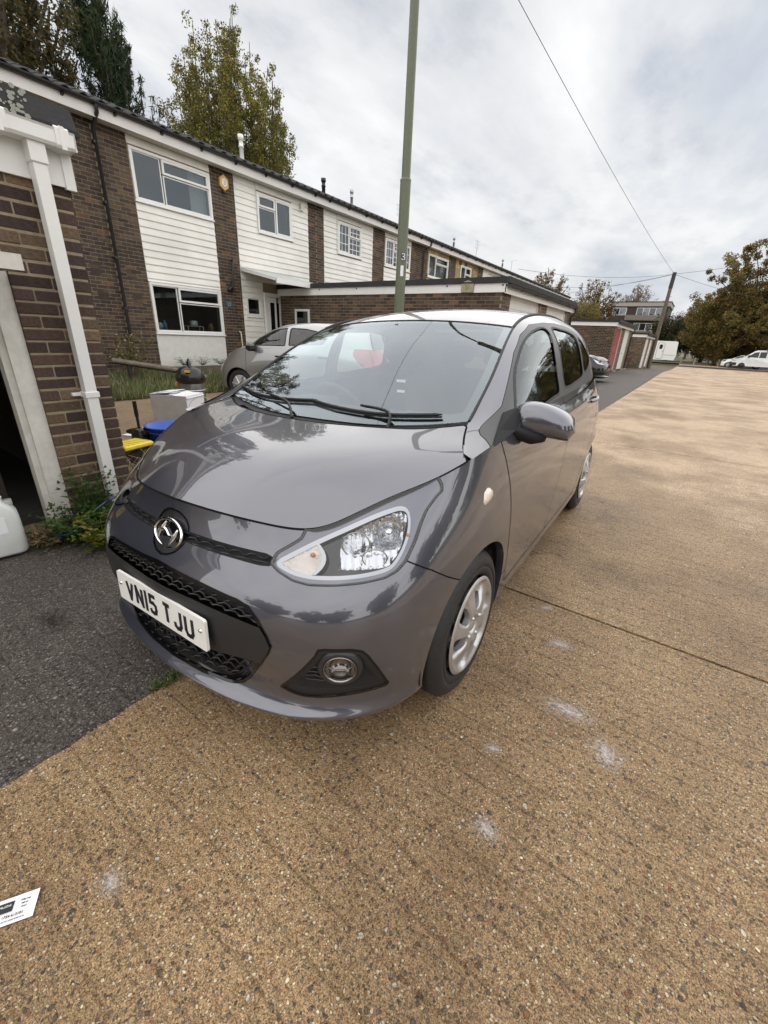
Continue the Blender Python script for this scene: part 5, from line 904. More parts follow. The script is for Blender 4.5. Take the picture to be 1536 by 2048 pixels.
    for sd in (1, -1):
        emit('wing', wing, GREY, root, sd); [emit('quarter_panel', q_, GREY, root, sd) for q_ in islands(quarter) if len(q_.T) > 12]; emit('sill', sill, GREY, root, sd)
        dro = emit('front_door', fdoor.join(cf), GREY, root, sd); drr = emit('rear_door', rdoor.join(cr), GREY, root, sd)
        emit('window_frame', bf, FRAME, dro, sd, .001); emit('window_frame', br, FRAME, drr, sd, .001)
        emit('window_glass', gf, GLASS, dro, sd, -.004); emit('window_glass', gr, GLASS, drr, sd, -.004); emit('quarter_glass', gq, DGLASS, root, sd, -.003)
        emit('body_side_frame', cab, GREY, root, sd)
        tlp = emit('tail_lamp', tl, REDL, root, sd, .004)
        emb(ribbon_mesh(seal, .012, .002), 'window_seal', RUBBER, root, sd)
        emb(ribbon_mesh(rib, .0042, .0008), 'panel_gap', GAPM, root, sd); emb(ribbon_mesh(hseg, .007, .0012), 'headlight_seal', GLOSSB, root, sd)
        al = MB()
        for a, b, na, nb in aseg: al.add([a, b, b - np.array([0, .03, 0]), a - np.array([0, .03, 0])], [(0, 1, 2, 3)])
        emb(al, 'arch_lip', GREY, root, sd)
    def both(tm):
        m = TM(tm.V * [1, -1, 1], tm.N * [1, -1, 1], tm.T[:, ::-1]); return tm.join(m)
    def bseg(sg): return sg + [(a * [1, -1, 1], b * [1, -1, 1], n * [1, -1, 1], m * [1, -1, 1]) for a, b, n, m in sg]
    bump_o = emit('front_bumper', both(bumper), GREY, root); emit('rear_bumper', both(rb), GREY, root); emit('tailgate', both(gate), GREY, root)
    # ---- surface look-ups
    hp = outward(patch(HULL, 150, 70), (1.8, 0, .6)); fr = hp.V[:, 0] < .75
    FV, FN = hp.V[fr], hp.N[fr]
    def fx(y, z, off=0.):
        q = (FV[:, 1] - abs(y)) ** 2 + (FV[:, 2] - z) ** 2; k = np.argsort(q)[:6]; ww = 1 / (q[k] + 1e-6); ww /= ww.sum(); n = (FN[k] * ww[:, None]).sum(0); p = np.array([(FV[k, 0] * ww).sum(), abs(y), z]) + n * off
        if y < 0: p[1] = -p[1]
        return p
    def fs_(s, z, off=0.):
        q = (FV[:, 0] + FV[:, 1] - s) ** 2 + (FV[:, 2] - z) ** 2; k = np.argsort(q)[:6]; ww = 1 / (q[k] + 1e-6); ww /= ww.sum(); return (FV[k] * ww[:, None]).sum(0) + (FN[k] * ww[:, None]).sum(0) * off
    SV, SN = hp.V[hp.V[:, 0] > .4], hp.N[hp.V[:, 0] > .4]
    def sy(x, z, off=0.):
        q = (SV[:, 0] - x) ** 2 + (SV[:, 2] - z) ** 2 + (SV[:, 1] < .6) * 9; k = np.argsort(q)[:6]; ww = 1 / (q[k] + 1e-6); ww /= ww.sum(); return (SV[k] * ww[:, None]).sum(0) + (SN[k] * ww[:, None]).sum(0) * off
    # ---- lower grille
    gsup = np.array([(0, .547), (.06, .545), (.193, .546), (.29, .542), (.359, .538), (.45, .53), (.6, .52)]); glow = np.array([(0, .335), (.04, .345), (.153, .358), (.211, .368), (.298, .386), (.373, .40), (.5, .41)])
    def zc(V, c): return np.interp(np.abs(V[:, 1]), c[:, 0], c[:, 1])
    up_, rest = grille.split(zc(grille.V, gsup) - grille.V[:, 2]); low, band = rest.split(rest.V[:, 2] - zc(rest.V, glow))
    emit('grille_panel', both(band), PLASTIC, bump_o, 1, .006)
    def edge_d(tm, poly): return -polydist(yz(tm.V), poly)
    emit('grille_recess', both(inset_tm(up_.join(low), np.minimum(.035, .4 * edge_d(up_.join(low), GRILLE) + .004))), GLOSSB, bump_o)
    emb(ribbon_mesh(bseg(gs), .010, .002), 'grille_edge', GLOSSB, bump_o)
    def mesh_strands(z0f, z1f, ymax, pitch, rows, name, depth, r=.0032):
        mb = MB()
        for i in range(rows + 1):
            pts = []
            for j in range(int(2 * ymax / pitch * 4) + 1):
                y = -ymax + j * pitch / 4; ph = math.sin((y / pitch) * 2 * math.pi + i * math.pi); a, b = z0f(abs(y)), z1f(abs(y)); z = a + (b - a) * (i / rows) + ph * (b - a) / rows * .32
                z = min(max(z, a + .003), b - .003); inside = polydist(np.array([(abs(y), z)]), GRILLE if 'slit' not in name else SLIT)[0] < -.002
                if inside: pts.append(fx(y, z, -depth + .006 * math.cos(2 * math.pi * y / pitch + i * math.pi)))
                elif len(pts) > 2: mb.tube(pts, r, 5); pts = []
                else: pts = []
            if len(pts) > 2: mb.tube(pts, r, 5)
        emb(mb, name, SATIN, bump_o)
    zi = lambda c: (lambda y: float(np.interp(y, c[:, 0], c[:, 1])))
    gtop = np.array(GRILLE[1:9]); gbot = np.array(GRILLE[9:17][::-1])
    mesh_strands(zi(gsup), zi(gtop), .455, .052, 3, 'honeycomb_mesh', .012); mesh_strands(zi(gbot), zi(glow), .44, .060, 5, 'honeycomb_mesh', .012)
    # ---- slit with badge
    emit('upper_grille_slot', both(inset_tm(slit, np.minimum(.03, 1.6 * -polydist(yz(slit.V), SLIT)))), MATT, bump_o)
    mesh_strands(lambda y: .684, lambda y: .712, .40, .060, 2, 'slit_mesh', .010, .0022)
    emit('badge_surround', both(emb_), SATIN, bump_o, 1, -.002); emb(ribbon_mesh(bseg(eseg), .006, .001), 'badge_surround_edge', GLOSSB, bump_o)
    bc = np.array([.113, .006, .690]); tilt = R(21)
    def bp(u, v, o=0.): return (bc[0] + v * math.sin(tilt) - o * math.cos(tilt), u, bc[2] + v * math.cos(tilt) + o * math.sin(tilt))
    mb = MB(); mb.tube([bp(.074 * math.cos(a), .046 * math.sin(a), .012) for a in np.linspace(0, 2 * math.pi, 49)[:-1]], .0055, 8, closed=True)
    el = [bp(.070 * math.cos(a), .042 * math.sin(a), .009) for a in np.linspace(0, 2 * math.pi, 33)[:-1]]; badge = emb(mb, 'badge', CHROME, bump_o)
    mb = MB(); mb.add(el + [bp(0, 0, .010)], [(i, (i + 1) % 32, 32) for i in range(32)]); emb(mb, 'badge_backing', GLOSSB, badge)
    mb = MB()  # slanted, flowing letter
    for pl in ([(-.050, -.022), (-.043, -.004), (-.028, .018), (-.016, .036)], [(.050, .022), (.043, .004), (.028, -.018), (.016, -.036)]):
        mb.tube([bp(u, v, .013) for u, v in smooth_poly(pl, False, 4)], [.0035 + .0045 * math.sin(math.pi * k / 12) for k in range(13)], 8)
    mb.tube([bp(u, v, .013) for u, v in smooth_poly([(-.034, .008), (-.012, .008), (.012, -.008), (.034, -.008)], False, 4)], [.0052 + .003 * abs(k - 6) / 6 for k in range(13)], 8)
    emb(mb, 'badge_letter', CHROME, badge)
    # ---- fog lamps, headlamps
    BP = sum([[tuple(p)] for p in smooth_poly(BEZ, True, 4)], [])
    for sd in (1, -1):
        fd_ = -polydist(sz(fog.V), FOG); zt = np.clip((fog.V[:, 2] - .335) / .02, 0, 1)
        dep = np.minimum(.055, np.clip(fd_ - .012, 0, 1) * .9) * zt + .004
        fo = emit('fog_lamp_surround', inset_tm(fog, dep), PLASTIC, bump_o, sd); emb(ribbon_mesh(fs, .007, .001), 'fog_recess_edge', GLOSSB, fo, sd)
        c = fs_(.822, .406); n = np.array([-.80, .58, -.05]); n /= np.linalg.norm(n); t1 = np.cross([0, 0, 1], n); t1 /= np.linalg.norm(t1); t2 = np.cross(n, t1)
        def lp(prof, n_=28):
            V = []; F = []
            for r_, h in prof:
                for j in range(n_): a = 2 * math.pi * j / n_; V.append(c + t1 * r_ * math.cos(a) + t2 * r_ * math.sin(a) + n * h)
            for i in range(len(prof) - 1):
                for j in range(n_): F.append((i * n_ + j, i * n_ + (j + 1) % n_, (i + 1) * n_ + (j + 1) % n_, (i + 1) * n_ + j))
            return MB().add(V, F, 0, True)
        emb(lp([(.078, -.055), (.068, -.02), (.058, -.006), (.050, -.006), (.045, -.016)]), 'fog_lamp_collar', SATIN, fo, sd)
        emb(lp([(.047, -.018), (.040, -.035), (.02, -.05), (.002, -.054)]), 'fog_reflector', FOGR, fo, sd)
        emb(lp([(.046, -.012), (.030, -.008), (.002, -.006)]), 'fog_lens', CLEAR, fo, sd); emb(lp([(.046, -.014), (.049, -.006), (.046, -.003), (.044, -.010)]), 'fog_lens_ring', RING, fo, sd)
        mb = MB(); mb.tube([c + t1 * (.043 * math.cos(a)) + t2 * (.034 * math.sin(a) + .026) + n * -.014 for a in np.linspace(math.pi, 2 * math.pi, 14)], .0022, 6); emb(mb, 'fog_divider', RING, fo, sd)
        mb = MB()
        for k in range(7):
            z = .345 + k * .018; x0 = .640 + .03 * abs(k - 1) * .5 + k * .006; pts = [fs_(x0 + u * (.760 - x0) / 5, z + .004 * math.sin(u * 2.6 + k), -.022) for u in range(6)]; mb.tube(pts, .0028, 5)
        emb(mb, 'side_mesh', SATIN, fo, sd)
        # headlamp
        hl = emit('headlight', head, CLEAR, root, sd, .003)
        hd = -polydist(sz(head.V), HEAD); db = polydist(sz(head.V), BP); shell = inset_tm(head, np.minimum(.012 + .0 * hd, hd * 2 + .002)); 
        inner, outer = head.split(db); emit('lamp_shell', inset_tm(outer, np.minimum(.014, .5 * -polydist(sz(outer.V), HEAD) + .001)), mat('smoked_lamp_shell', (.15, .15, .17), .14, .7), hl, sd)
        din = -polydist(sz(inner.V), BP); bez, core = inner.split(np.where(True, .0, 0) + (din - (.0095))); bez, core = (bez, core) if (-polydist(sz(bez.V), BP)).mean() < (-polydist(sz(core.V), BP)).mean() else (core, bez)
        emit('lamp_bezel', inset_tm(bez, .008 + .006 * np.clip(-polydist(sz(bez.V), BP) / .0125, 0, 1)), BEZEL, hl, sd)
        turn, core = core.split(core.V[:, 0] + core.V[:, 1] - (.792 - 30 * (core.V[:, 2] - .715) ** 2))
        tb, turn = turn.split((.776 - 30 * (turn.V[:, 2] - .715) ** 2) - (turn.V[:, 0] + turn.V[:, 1]))
        emit('lamp_divider', inset_tm(tb, .008), BEZEL, hl, sd)
        dd = np.clip(-polydist(sz(turn.V), BP) - .012, 0, .03); emit('indicator_reflector', inset_tm(turn, .014 + dd * 1.0), INDR, hl, sd)
        blk, core = core.split((core.V[:, 0] + core.V[:, 1]) - (.835 + (core.V[:, 2] - .70) * .35)); blk2, core = core.split(core.V[:, 2] - (.692 + .02 * np.clip(core.V[:, 0] + core.V[:, 1] - 1.0, 0, 1))); blk = blk.join(blk2)
        emit('lamp_inner_panel', inset_tm(blk, .030), GLOSSB, hl, sd)
        ang = np.arctan2(core.V[:, 2] - .770, (core.V[:, 0] + core.V[:, 1] - 1.05)); s_ = core.V[:, 0] + core.V[:, 1]; bow = np.exp(-(((s_ - 1.055) / .07) ** 2 + ((core.V[:, 2] - .772) / .035) ** 2)); bow2 = np.exp(-(((s_ - .915) / .055) ** 2 + ((core.V[:, 2] - .752) / .035) ** 2))
        dep = .024 + .050 * bow + .035 * bow2 + .005 * np.sin(s_ * 190) * (bow < .5) + .006 * np.sin(core.V[:, 2] * 90 + 1); cm = inset_tm(core, dep); e1 = cm.V[cm.T[:, 1]] - cm.V[cm.T[:, 0]]; e2 = cm.V[cm.T[:, 2]] - cm.V[cm.T[:, 0]]; fn = np.cross(e1, e2); nn = np.zeros_like(cm.V)
        for q in range(3): np.add.at(nn, cm.T[:, q], fn)
        nn /= np.linalg.norm(nn, axis=1, keepdims=True) + 1e-12; nn *= np.sign((nn * core.N).sum(1, keepdims=True)); cm.N = nn; emit('main_reflector', cm, REFL, hl, sd)
        for (s0, z0, r0, o0, nm, mm) in ((.735, .720, .008, -.026, 'indicator_bulb', AMBER), (1.060, .780, .014, -.045, 'headlamp_bulb', CHROME), (1.134, .762, .006, -.012, 'side_marker', AMBER)):
            p = fs_(s0, z0, o0); mb = MB(); mb.lathe([(r0 * math.sin(a), -r0 * math.cos(a)) for a in np.linspace(.05, math.pi - .05, 9)], 14, 0, 'x', tuple(p)); emb(mb, nm, mm, hl, sd)
        for (s0, z0, r0) in ((.915, .748, .036), (1.055, .775, .030), (.985, .716, .026)):
            p = fs_(s0, z0, -.024); n0 = np.array([-.78, .60, .18]); n0 /= np.linalg.norm(n0); a1 = np.cross([0, 0, 1], n0); a1 /= np.linalg.norm(a1); a2 = np.cross(n0, a1); mb = MB(); mb.tube([p + a1 * r0 * (1.35 if r0 < .03 else 1.1) * math.cos(a) + a2 * r0 * math.sin(a) for a in np.linspace(0, 2 * math.pi, 25)[:-1]], .0022, 6, closed=True); emb(mb, 'reflector_ring', RING, hl, sd)
        # side repeater
        rp = [(.738, .786), (.752, .820), (.775, .828), (.800, .818), (.806, .800), (.790, .782), (.755, .776)]; mb = MB(); P = [sy(a, b, .001) for a, b in smooth_poly(rp, True, 3)]; Q = [sy(.772 + (a - .772) * .6, .802 + (b - .802) * .6, .010) for a, b in smooth_poly(rp, True, 3)]; k = len(P)
        mb.add(P + Q, [(i, (i + 1) % k, k + (i + 1) % k, k + i) for i in range(k)] + [tuple(range(k, 2 * k))], 0, True); emb(mb, 'side_repeater', PALEL, root, sd)
        # door handles
        for (x0, z0, dn) in ((1.70, .868, 'front'), (2.62, .935, 'rear')):
            mb = MB(); mb.tube([sy(x0 + u * .19, z0 + u * .012, .004 + .028 * math.sin(math.pi * u) ** .6) for u in np.linspace(0, 1, 9)], [.009, .012, .013, .013, .013, .013, .013, .012, .009], 8, sx=.7); emb(mb, 'door_handle', GREY, root, sd)
        # mirror
        build_mirror(root, sd)
        # inner wheel housings
        for cx in (.748, 3.133):
            mb = MB(); mb.lathe([(.345, .785 if cx < 1 else .765), (.345, .42), (.01, .42)], 40, 0, 'y', (cx, 0, .30)); mb.F = [q for q in mb.F if min(mb.V[k][2] for k in q) > .2]; mb.M = mb.M[:len(mb.F)]; mb.sm = mb.sm[:len(mb.F)]; emb(mb, 'wheel_housing', PLASTIC, root, sd)
        wheel(root, .748, sd, rot=.25 if sd > 0 else .6, yo=.802); wheel(root, 3.133, sd, rot=.7, yo=.80 - .014)
    # ---- bonnet
    cut = int(np.argmax(top[:, 0] > .685)); edge = [tuple(p) for p in top[:cut:2]]; cedge = [tuple(p) for p in ctop if p[0] < .885][2:]
    cowl = [(.885, .655), (.80, .50), (.745, .34), (.715, .17), (.705, 0)]
    ctr = [(.30, .886), (.42, .921), (.56, .951), (.705, .975)]
    fixed = edge[:-1] + cedge[1:] + [(.80, .50, .984), (.745, .34, .981), (.715, .17, .978)]
    soft = [(x, 0, z) for x, z in [(.21, .848), (.30, .887), (.42, .924), (.56, .954), (.705, .977)]] + [(.25, .25, .853), (.34, .38, .868), (.42, .30, .915), (.47, .48, .903), (.57, .56, .930), (.57, .35, .948), (.68, .62, .954)]
    P = np.array(fixed + soft); lamv = np.array([1e-3] * len(fixed) + [1.5e-2] * len(soft)); q = P[:, 1] > .01; Pm = np.vstack([P, P[q] * [1, -1, 1]]); lamv = np.concatenate([lamv, lamv[q]]); f = tps(Pm[:, :2], Pm[:, 2], lamv)
    def hf(a, b): return np.stack([a, b, f(np.stack([a, b], 1))], 1)
    gm = grid_tm(np.linspace(.10, .95, 110), np.linspace(-.8, .8, 180), hf); gm.N *= np.sign(gm.N[:, 2:3])
    cw = smooth_poly(cowl, False, 5); poly = [(p[0], p[1]) for p in edge + cedge] + [tuple(p) for p in cw]; poly = poly + [(a, -b) for a, b in poly[::-1][1:]]
    bs = []; bon, _ = gm.split(polydist(gm.V[:, :2], poly), bs); emit('bonnet', bon, GREY, root); emb(ribbon_mesh(bs, .007, .0005), 'bonnet_gap', GAPM, root)
    # ---- cowl, screen, roof, rear glass
    E = [p for p in ctop if p[0] > .90]; ws = [E[int(k)] for k in np.linspace(0, int(np.argmax(np.array(E)[:, 0] > 1.545)), 7)]
    cz = [(.775, .975), (.875, 1.040), (.99, 1.112), (1.11, 1.186), (1.23, 1.258), (1.35, 1.326), (1.465, 1.385)]
    net = [[(e[0], -e[1], e[2]), (c[0] + .045, -e[1] * .62, c[1] - .006), (c[0], 0, c[1] + .004), (c[0] + .045, e[1] * .62, c[1] - .006), (e[0], e[1], e[2])] for e, c in zip(ws, cz)]
    scr = outward(patch(net, 60, 70), (1.8, 0, .6)); G = scr.G; bd = np.vstack([G[0], G[-1], G[:, 0], G[:, -1]])
    dE = np.minimum.reduce([np.linalg.norm(scr.V[:, None] - G[:, 0][None], axis=2).min(1) - .040, np.linalg.norm(scr.V[:, None] - G[:, -1][None], axis=2).min(1) - .040, np.linalg.norm(scr.V[:, None] - G[0][None], axis=2).min(1) - .055, np.linalg.norm(scr.V[:, None] - G[-1][None], axis=2).min(1) - .022])
    frit, gl = scr.split(dE); sc = emit('windscreen', scr, SCREEN, root); emit('black_border', frit, GLOSSB, sc, 1, -.002)
    mb = MB(); mb.tube(list(G[:, 0]), .006, 6); mb.tube(list(G[:, -1]), .006, 6); mb.tube(list(G[-1]), .004, 6); emb(mb, 'screen_seal', RUBBER, sc)
    V = []; F = []; cwp = [(p[0], p[1]) for p in cw[::-1]]; cwf = [(a, -b) for a, b in cwp[::-1]] + cwp[1:]; base = G[0]; n = len(cwf)
    by = base[:, 1]; bx = base[:, 0]; bz = base[:, 2]
    for a, b in cwf:
        yy = b * (abs(by[0]) / .655); xx = float(np.interp(yy, by, bx)); zz = float(np.interp(yy, by, bz)); V += [(a + .002, b, f(np.array([[a, b]]))[0] - .012), ((a + xx) / 2, (b + yy) / 2, zz - .028), (xx + .004, yy, zz - .006)]
    for i in range(n - 1): F += [(3 * i, 3 * i + 3, 3 * i + 4, 3 * i + 1), (3 * i + 1, 3 * i + 4, 3 * i + 5, 3 * i + 2)]
    mb = MB(); mb.add(V, F, 0, True); co = emb(mb, 'cowl', PLASTIC, root)
    mb = MB()
    for k in range(60):
        b = -.50 + k * .0125
        if -.03 < b < .02: continue
        a = float(np.interp(abs(b), [p[1] for p in cwp], [p[0] for p in cwp])); yy = b; xx = float(np.interp(yy, by, bx)); zz = float(np.interp(yy, by, bz)); mb.box(a + .014, a + .040, b - .0025, b + .0025, zz - .022, zz - .011)
    emb(mb, 'cowl_slats', GLOSSB, co)
    def scp(u, v, o=0.):
        a, b = u * 59, v * 69; i = min(int(a), 58); j = min(int(b), 68); fa, fb = a - i, b - j; N_ = scr.N.reshape(60, 70, 3)
        g = lambda A: A[i, j] * (1 - fa) * (1 - fb) + A[i + 1, j] * fa * (1 - fb) + A[i, j + 1] * (1 - fa) * fb + A[i + 1, j + 1] * fa * fb
        return g(G) + g(N_) * o
    for (pv, bl) in ((.42, [(.055, -.0), (.050, .14), (.06, .30), (.075, .47)]), (.80, [(.075, .44), (.05, .58), (.035, .76), (.03, .93)])):
        B_ = smooth_poly([scp(max(u, .0), max(v, .01), .014) for u, v in bl], False, 6); A_ = smooth_poly([scp(.0, pv, -.01) + np.array([-.035, 0, 0]), scp(.03, (pv + bl[2][1]) / 2, .030), scp(bl[1][0] + .01, (bl[1][1] + bl[2][1]) / 2, .026)], False, 8)
        mb = MB(); mb.tube(list(A_), [.010 - .0045 * k / len(A_) for k in range(len(A_))], 8, sx=.7); wi = emb(mb, 'wiper_arm', PLASTIC, root)
        mb = MB(); mb.tube(list(B_), [.003] + [.0065] * (len(B_) - 2) + [.003], 6, sx=.8); mb.tube([p - np.array([0, 0, .009]) for p in B_], .004, 4); emb(mb, 'wiper_blade', RUBBER, wi)
    ov = [(.915 + .018 * math.cos(a) * .8, .875 + .030 * math.sin(a)) for a in np.linspace(0, 2 * math.pi, 25)[:-1]]; mb = MB(); mb.tube([scp(u, v, -.003) for u, v in ov], .0013, 4, closed=True); emb(mb, 'etched_glass_mark', MATT, sc)
    rp = [(1.465, 1.385), (1.58, 1.424), (1.80, 1.462), (2.15, 1.486), (2.55, 1.486), (2.95, 1.460), (3.30, 1.405)]; i0 = int(np.argmax(np.array(ctop)[:, 0] > 1.545)); cc = np.array(ctop[i0:]); 
    cx = [cc[0]] + [cc[int(np.argmin(abs(cc[:, 0] - x)))] for x in (1.72, 1.95, 2.25, 2.60, 2.95)] + [cc[-1]]
    net = [[(e[0], -e[1], e[2] - .001), (c[0] + .03 * (k < 2), -e[1] * .66, c[1] - .012), (c[0], 0, c[1] + .004), (c[0] + .03 * (k < 2), e[1] * .66, c[1] - .012), (e[0], e[1], e[2] - .001)] for k, (e, c) in enumerate(zip(cx, rp))]
    net[0] = [tuple(q) for q in [(e[0], e[1], e[2]) for e in [(G[-1, 0]), None, None, None, (G[-1, -1])] if e is not None]][:1] + [(1.465 + .045, -.36, 1.379), (1.465, 0, 1.389), (1.465 + .045, .36, 1.379)] + [tuple(G[-1, -1])]
    roof = outward(patch(net, 80, 60), (1.8, 0, .6)); ro = emit('roof', roof, GREY, root)
    for s in (1, -1): mb = MB(); mb.tube([(p[0], p[1] * s, p[2] + .001) for p in cc[::3]], .0075, 6); emb(mb, 'roof_gutter_strip', RUBBER, ro)
    a = roof.G[-1]; lo = [(3.52, -.50, 1.055), (3.535, -.25, 1.058), (3.54, 0, 1.06), (3.535, .25, 1.058), (3.52, .50, 1.055)]; hi_ = [tuple(a[int(k)]) for k in np.linspace(0, 59, 5)]
    net = [[tuple(np.array(h) * (1 - t) + np.array(l) * t) for h, l in zip(hi_, lo)] for t in (0, .33, .66, 1)]; rg = outward(patch(net, 16, 20), (1.8, 0, .6)); emit('rear_window', rg, DGLASS, root)
    cor = cab0[-1] if False else patch(CAB, 190, 64).G[-1]
    mb = MB()
    for s in (1, -1):
        A = [tuple(p * [1, s, 1]) for p in cor[::9]]; B_ = [(3.52 - .20 * t, s * (.50 - .02 * t), 1.055 + .285 * t) for t in np.linspace(0, 1, len(A))]; k = len(A); mb.add(A + B_, [(i, i + 1, k + i + 1, k + i) if s < 0 else (i, k + i, k + i + 1, i + 1) for i in range(k - 1)], 0, True)
    emb(mb, 'rear_pillar', GREY, root)
    # ---- number plate
    pl = MB(); pc = (.030, 0, .452); pt = R(3)
    def pp(u, v, o=0.): return (pc[0] - o - .004 * (1 - (u / .26) ** 2) * 0 + v * math.sin(pt), u, pc[2] + v * math.cos(pt))
    rc = []
    for (cx_, cz_, a0) in ((.252, .047, 0), (-.252, .047, 90), (-.252, -.047, 180), (.252, -.047, 270)):
        for a in (0, 30, 60, 90): rc.append((cx_ + .008 * math.cos(R(a0 + a)), cz_ + .008 * math.sin(R(a0 + a))))
    n = len(rc); pl.add([pp(a, b, .0) for a, b in rc] + [pp(a, b, .009) for a, b in rc], [tuple(range(n))] + [tuple(range(2 * n - 1, n - 1, -1))] + [(i, n + i, n + (i + 1) % n, (i + 1) % n) for i in range(n)])
    plate = emb(pl, 'number_plate', mat('white_reflective_plate', (.80, .80, .77), .3, noise=(60, .03)), root)
    x = -.201
    for ch in 'VN15 TJU':
        mb = MB()
        if ch == ' ': x += .022; continue
        wd = .014 if ch == '1' else .040
        if ch == '1': stroke_char(mb, ch, x - .007 + .007, -.0395, .014, .079, .0135, lambda u, v, o: pp(u, v, .0095 + o)); x += .014 + .011
        else: stroke_char(mb, ch, x + .007, -.0325, .036, .065, .0135, lambda u, v, o: pp(u, v, .0095 + o)); x += .050 + .011
        emb(mb, 'plate_character', PRINT, plate)
    for s in (-.236, .236):
        mb = MB(); mb.lathe([(.0, -.0045), (.006, -.004), (.0075, 0)], 10, 0, 'x', pp(s, .012, .009)); emb(mb, 'plate_screw', CHROME, plate)
    mb = MB(); mb.box(-.005, .04, -.265, .265, .385, .4) if False else mb.tube([pp(-.262, -.057, -.002), pp(.262, -.057, -.002)], .006, 6); emb(mb, 'plate_holder', GLOSSB, plate)
    # ---- underbody and cabin
    mb = MB(); mb.box(.28, 3.5, -.56, .56, .17, .30); mb.box(.55, 3.3, -.40, .40, .30, .34); mb.box(.20, .40, -.5, .5, .17, .66); emb(mb, 'underbody', PLASTIC, root)
    mb = MB(); mb.box(1.05, 1.16, -.76, .76, .30, .88); mb.box(.93, 1.30, -.72, .72, .86, .965, bev=.03); mb.box(.82, .99, -.60, .60, .93, .972, bev=.015); mb.lathe([(.17, -.02), (.15, .04), (.05, .06), (.001, .06)], 20, 0, 'z', (1.18, -.37, .95)); da = emb(mb, 'dashboard', DASH, root)
    mb = MB(); mb.box(1.295, 1.305, .05, .70, .84, .90); mb.box(1.06, 1.29, .18, .62, .966, .968); emb(mb, 'dashboard_trim', BLUETRIM, da)
    c0 = Vector((1.42, -.37, .90)); ax = Vector((-.45, 0, .9)).normalized(); a1 = Vector((0, 1, 0)); a2 = ax.cross(a1)
    ax = Vector((.85, 0, .52)).normalized(); a2 = ax.cross(a1)
    mb = MB(); mb.tube([c0 + a1 * .18 * math.cos(t) + a2 * .18 * math.sin(t) for t in np.linspace(0, 2 * math.pi, 33)[:-1]], .015, 8, closed=True); mb.tube([c0 - a1 * .17, c0 + a1 * .17], .02, 8); mb.tube([c0, c0 - a2 * .17], .02, 8); mb.tube([c0, c0 - ax * .2], .05, 10); emb(mb, 'steering_wheel', DASH, root)
    for (x, y) in ((1.75, -.36), (1.75, .36), (2.62, -.36), (2.62, .36)):
        mb = MB(); mb.box(x - .32, x + .18, y - .25, y + .25, .38, .56, bev=.05); b = MB(); b.box(-.06, .06, -.24, .24, 0, .62, bev=.05); b.xf(Matrix.Translation((x + .16, y, .50)) @ Matrix.Rotation(R(18), 4, 'Y')); mb.add(b.V, b.F); h = MB(); h.box(-.045, .045, -.13, .13, 0, .17, bev=.04); h.xf(Matrix.Translation((x + .38, y, 1.13)) @ Matrix.Rotation(R(10), 4, 'Y')); mb.add(h.V, h.F); mb.tube([(x + .35, y - .06, 1.07), (x + .38, y - .06, 1.16)], .007, 6); mb.tube([(x + .35, y + .06, 1.07), (x + .38, y + .06, 1.16)], .007, 6); emb(mb, 'seat', FABRIC, root)
    mb = MB(); mb.box(1.2, 3.3, -.74, .74, .31, .36); mb.box(1.15, 3.2, -.745, -.72, .36, .93); mb.box(1.15, 3.2, .72, .745, .36, .93); mb.box(3.1, 3.15, -.7, .7, .36, .95); emb(mb, 'cabin_trim', DASH, root)
    hlm = inset_tm(roof, .02); hlm.N = -hlm.N; emit('headlining', hlm, TRIM, root)
    mb = MB(); mb.box(1.505, 1.52, -.11, .11, 1.255, 1.315, bev=.004); mb.tube([(1.50, 0, 1.30), (1.44, 0, 1.36)], .012, 6); emb(mb, 'rear_view_mirror', GLOSSB, root)
    af = tag(D.objects.new('air_freshener', None), 'black hanging air freshener with white strips, behind the windscreen of the grey hatchback', 'air freshener'); S.collection.objects.link(af); AFM = root.matrix_basis
    P = [(0, .075), (.022, .045), (.012, .045), (.032, .01), (.016, .01), (.040, -.035), (-.040, -.035), (-.016, .01), (-.032, .01), (-.012, .045), (-.022, .045)]
    for nm, mm, bx_ in (('card', MATT, None), ('cord', MATT, 1), ('label_strip', PAPER, (-.028, .028, -.022, -.008)), ('label_strip', PAPER, (-.024, .024, -.075, -.062))):
        mb = MB()
        if bx_ is None: mb.prism([(a, b * 1.2) for a, b in P], 0, .003, 'x'); mb.box(-.0, .003, -.006, .006, -.075, -.042)
        elif bx_ == 1: mb.tube([(0, 0, .09), (0, 0, .17)], .0012, 4)
        else: mb.box(-.003, .0, bx_[0], bx_[1], bx_[2], bx_[3])
        mb.xf(Matrix.Translation((1.49, .01, 1.10))); emb(mb, nm, mm, af)
    INFO_AF.append(af)
    for y in (-.36, .36):
        mb = MB(); mb.box(0, .15, -.19, .19, -.008, .008, bev=.004); mb.xf(Matrix.Translation((1.55, y, 1.335)) @ Matrix.Rotation(R(-14), 4, 'Y')); emb(mb, 'sun_visor', mat('grey_visor_vinyl', (.30, .29, .29), .8), root)
    return dict(scr=scr)
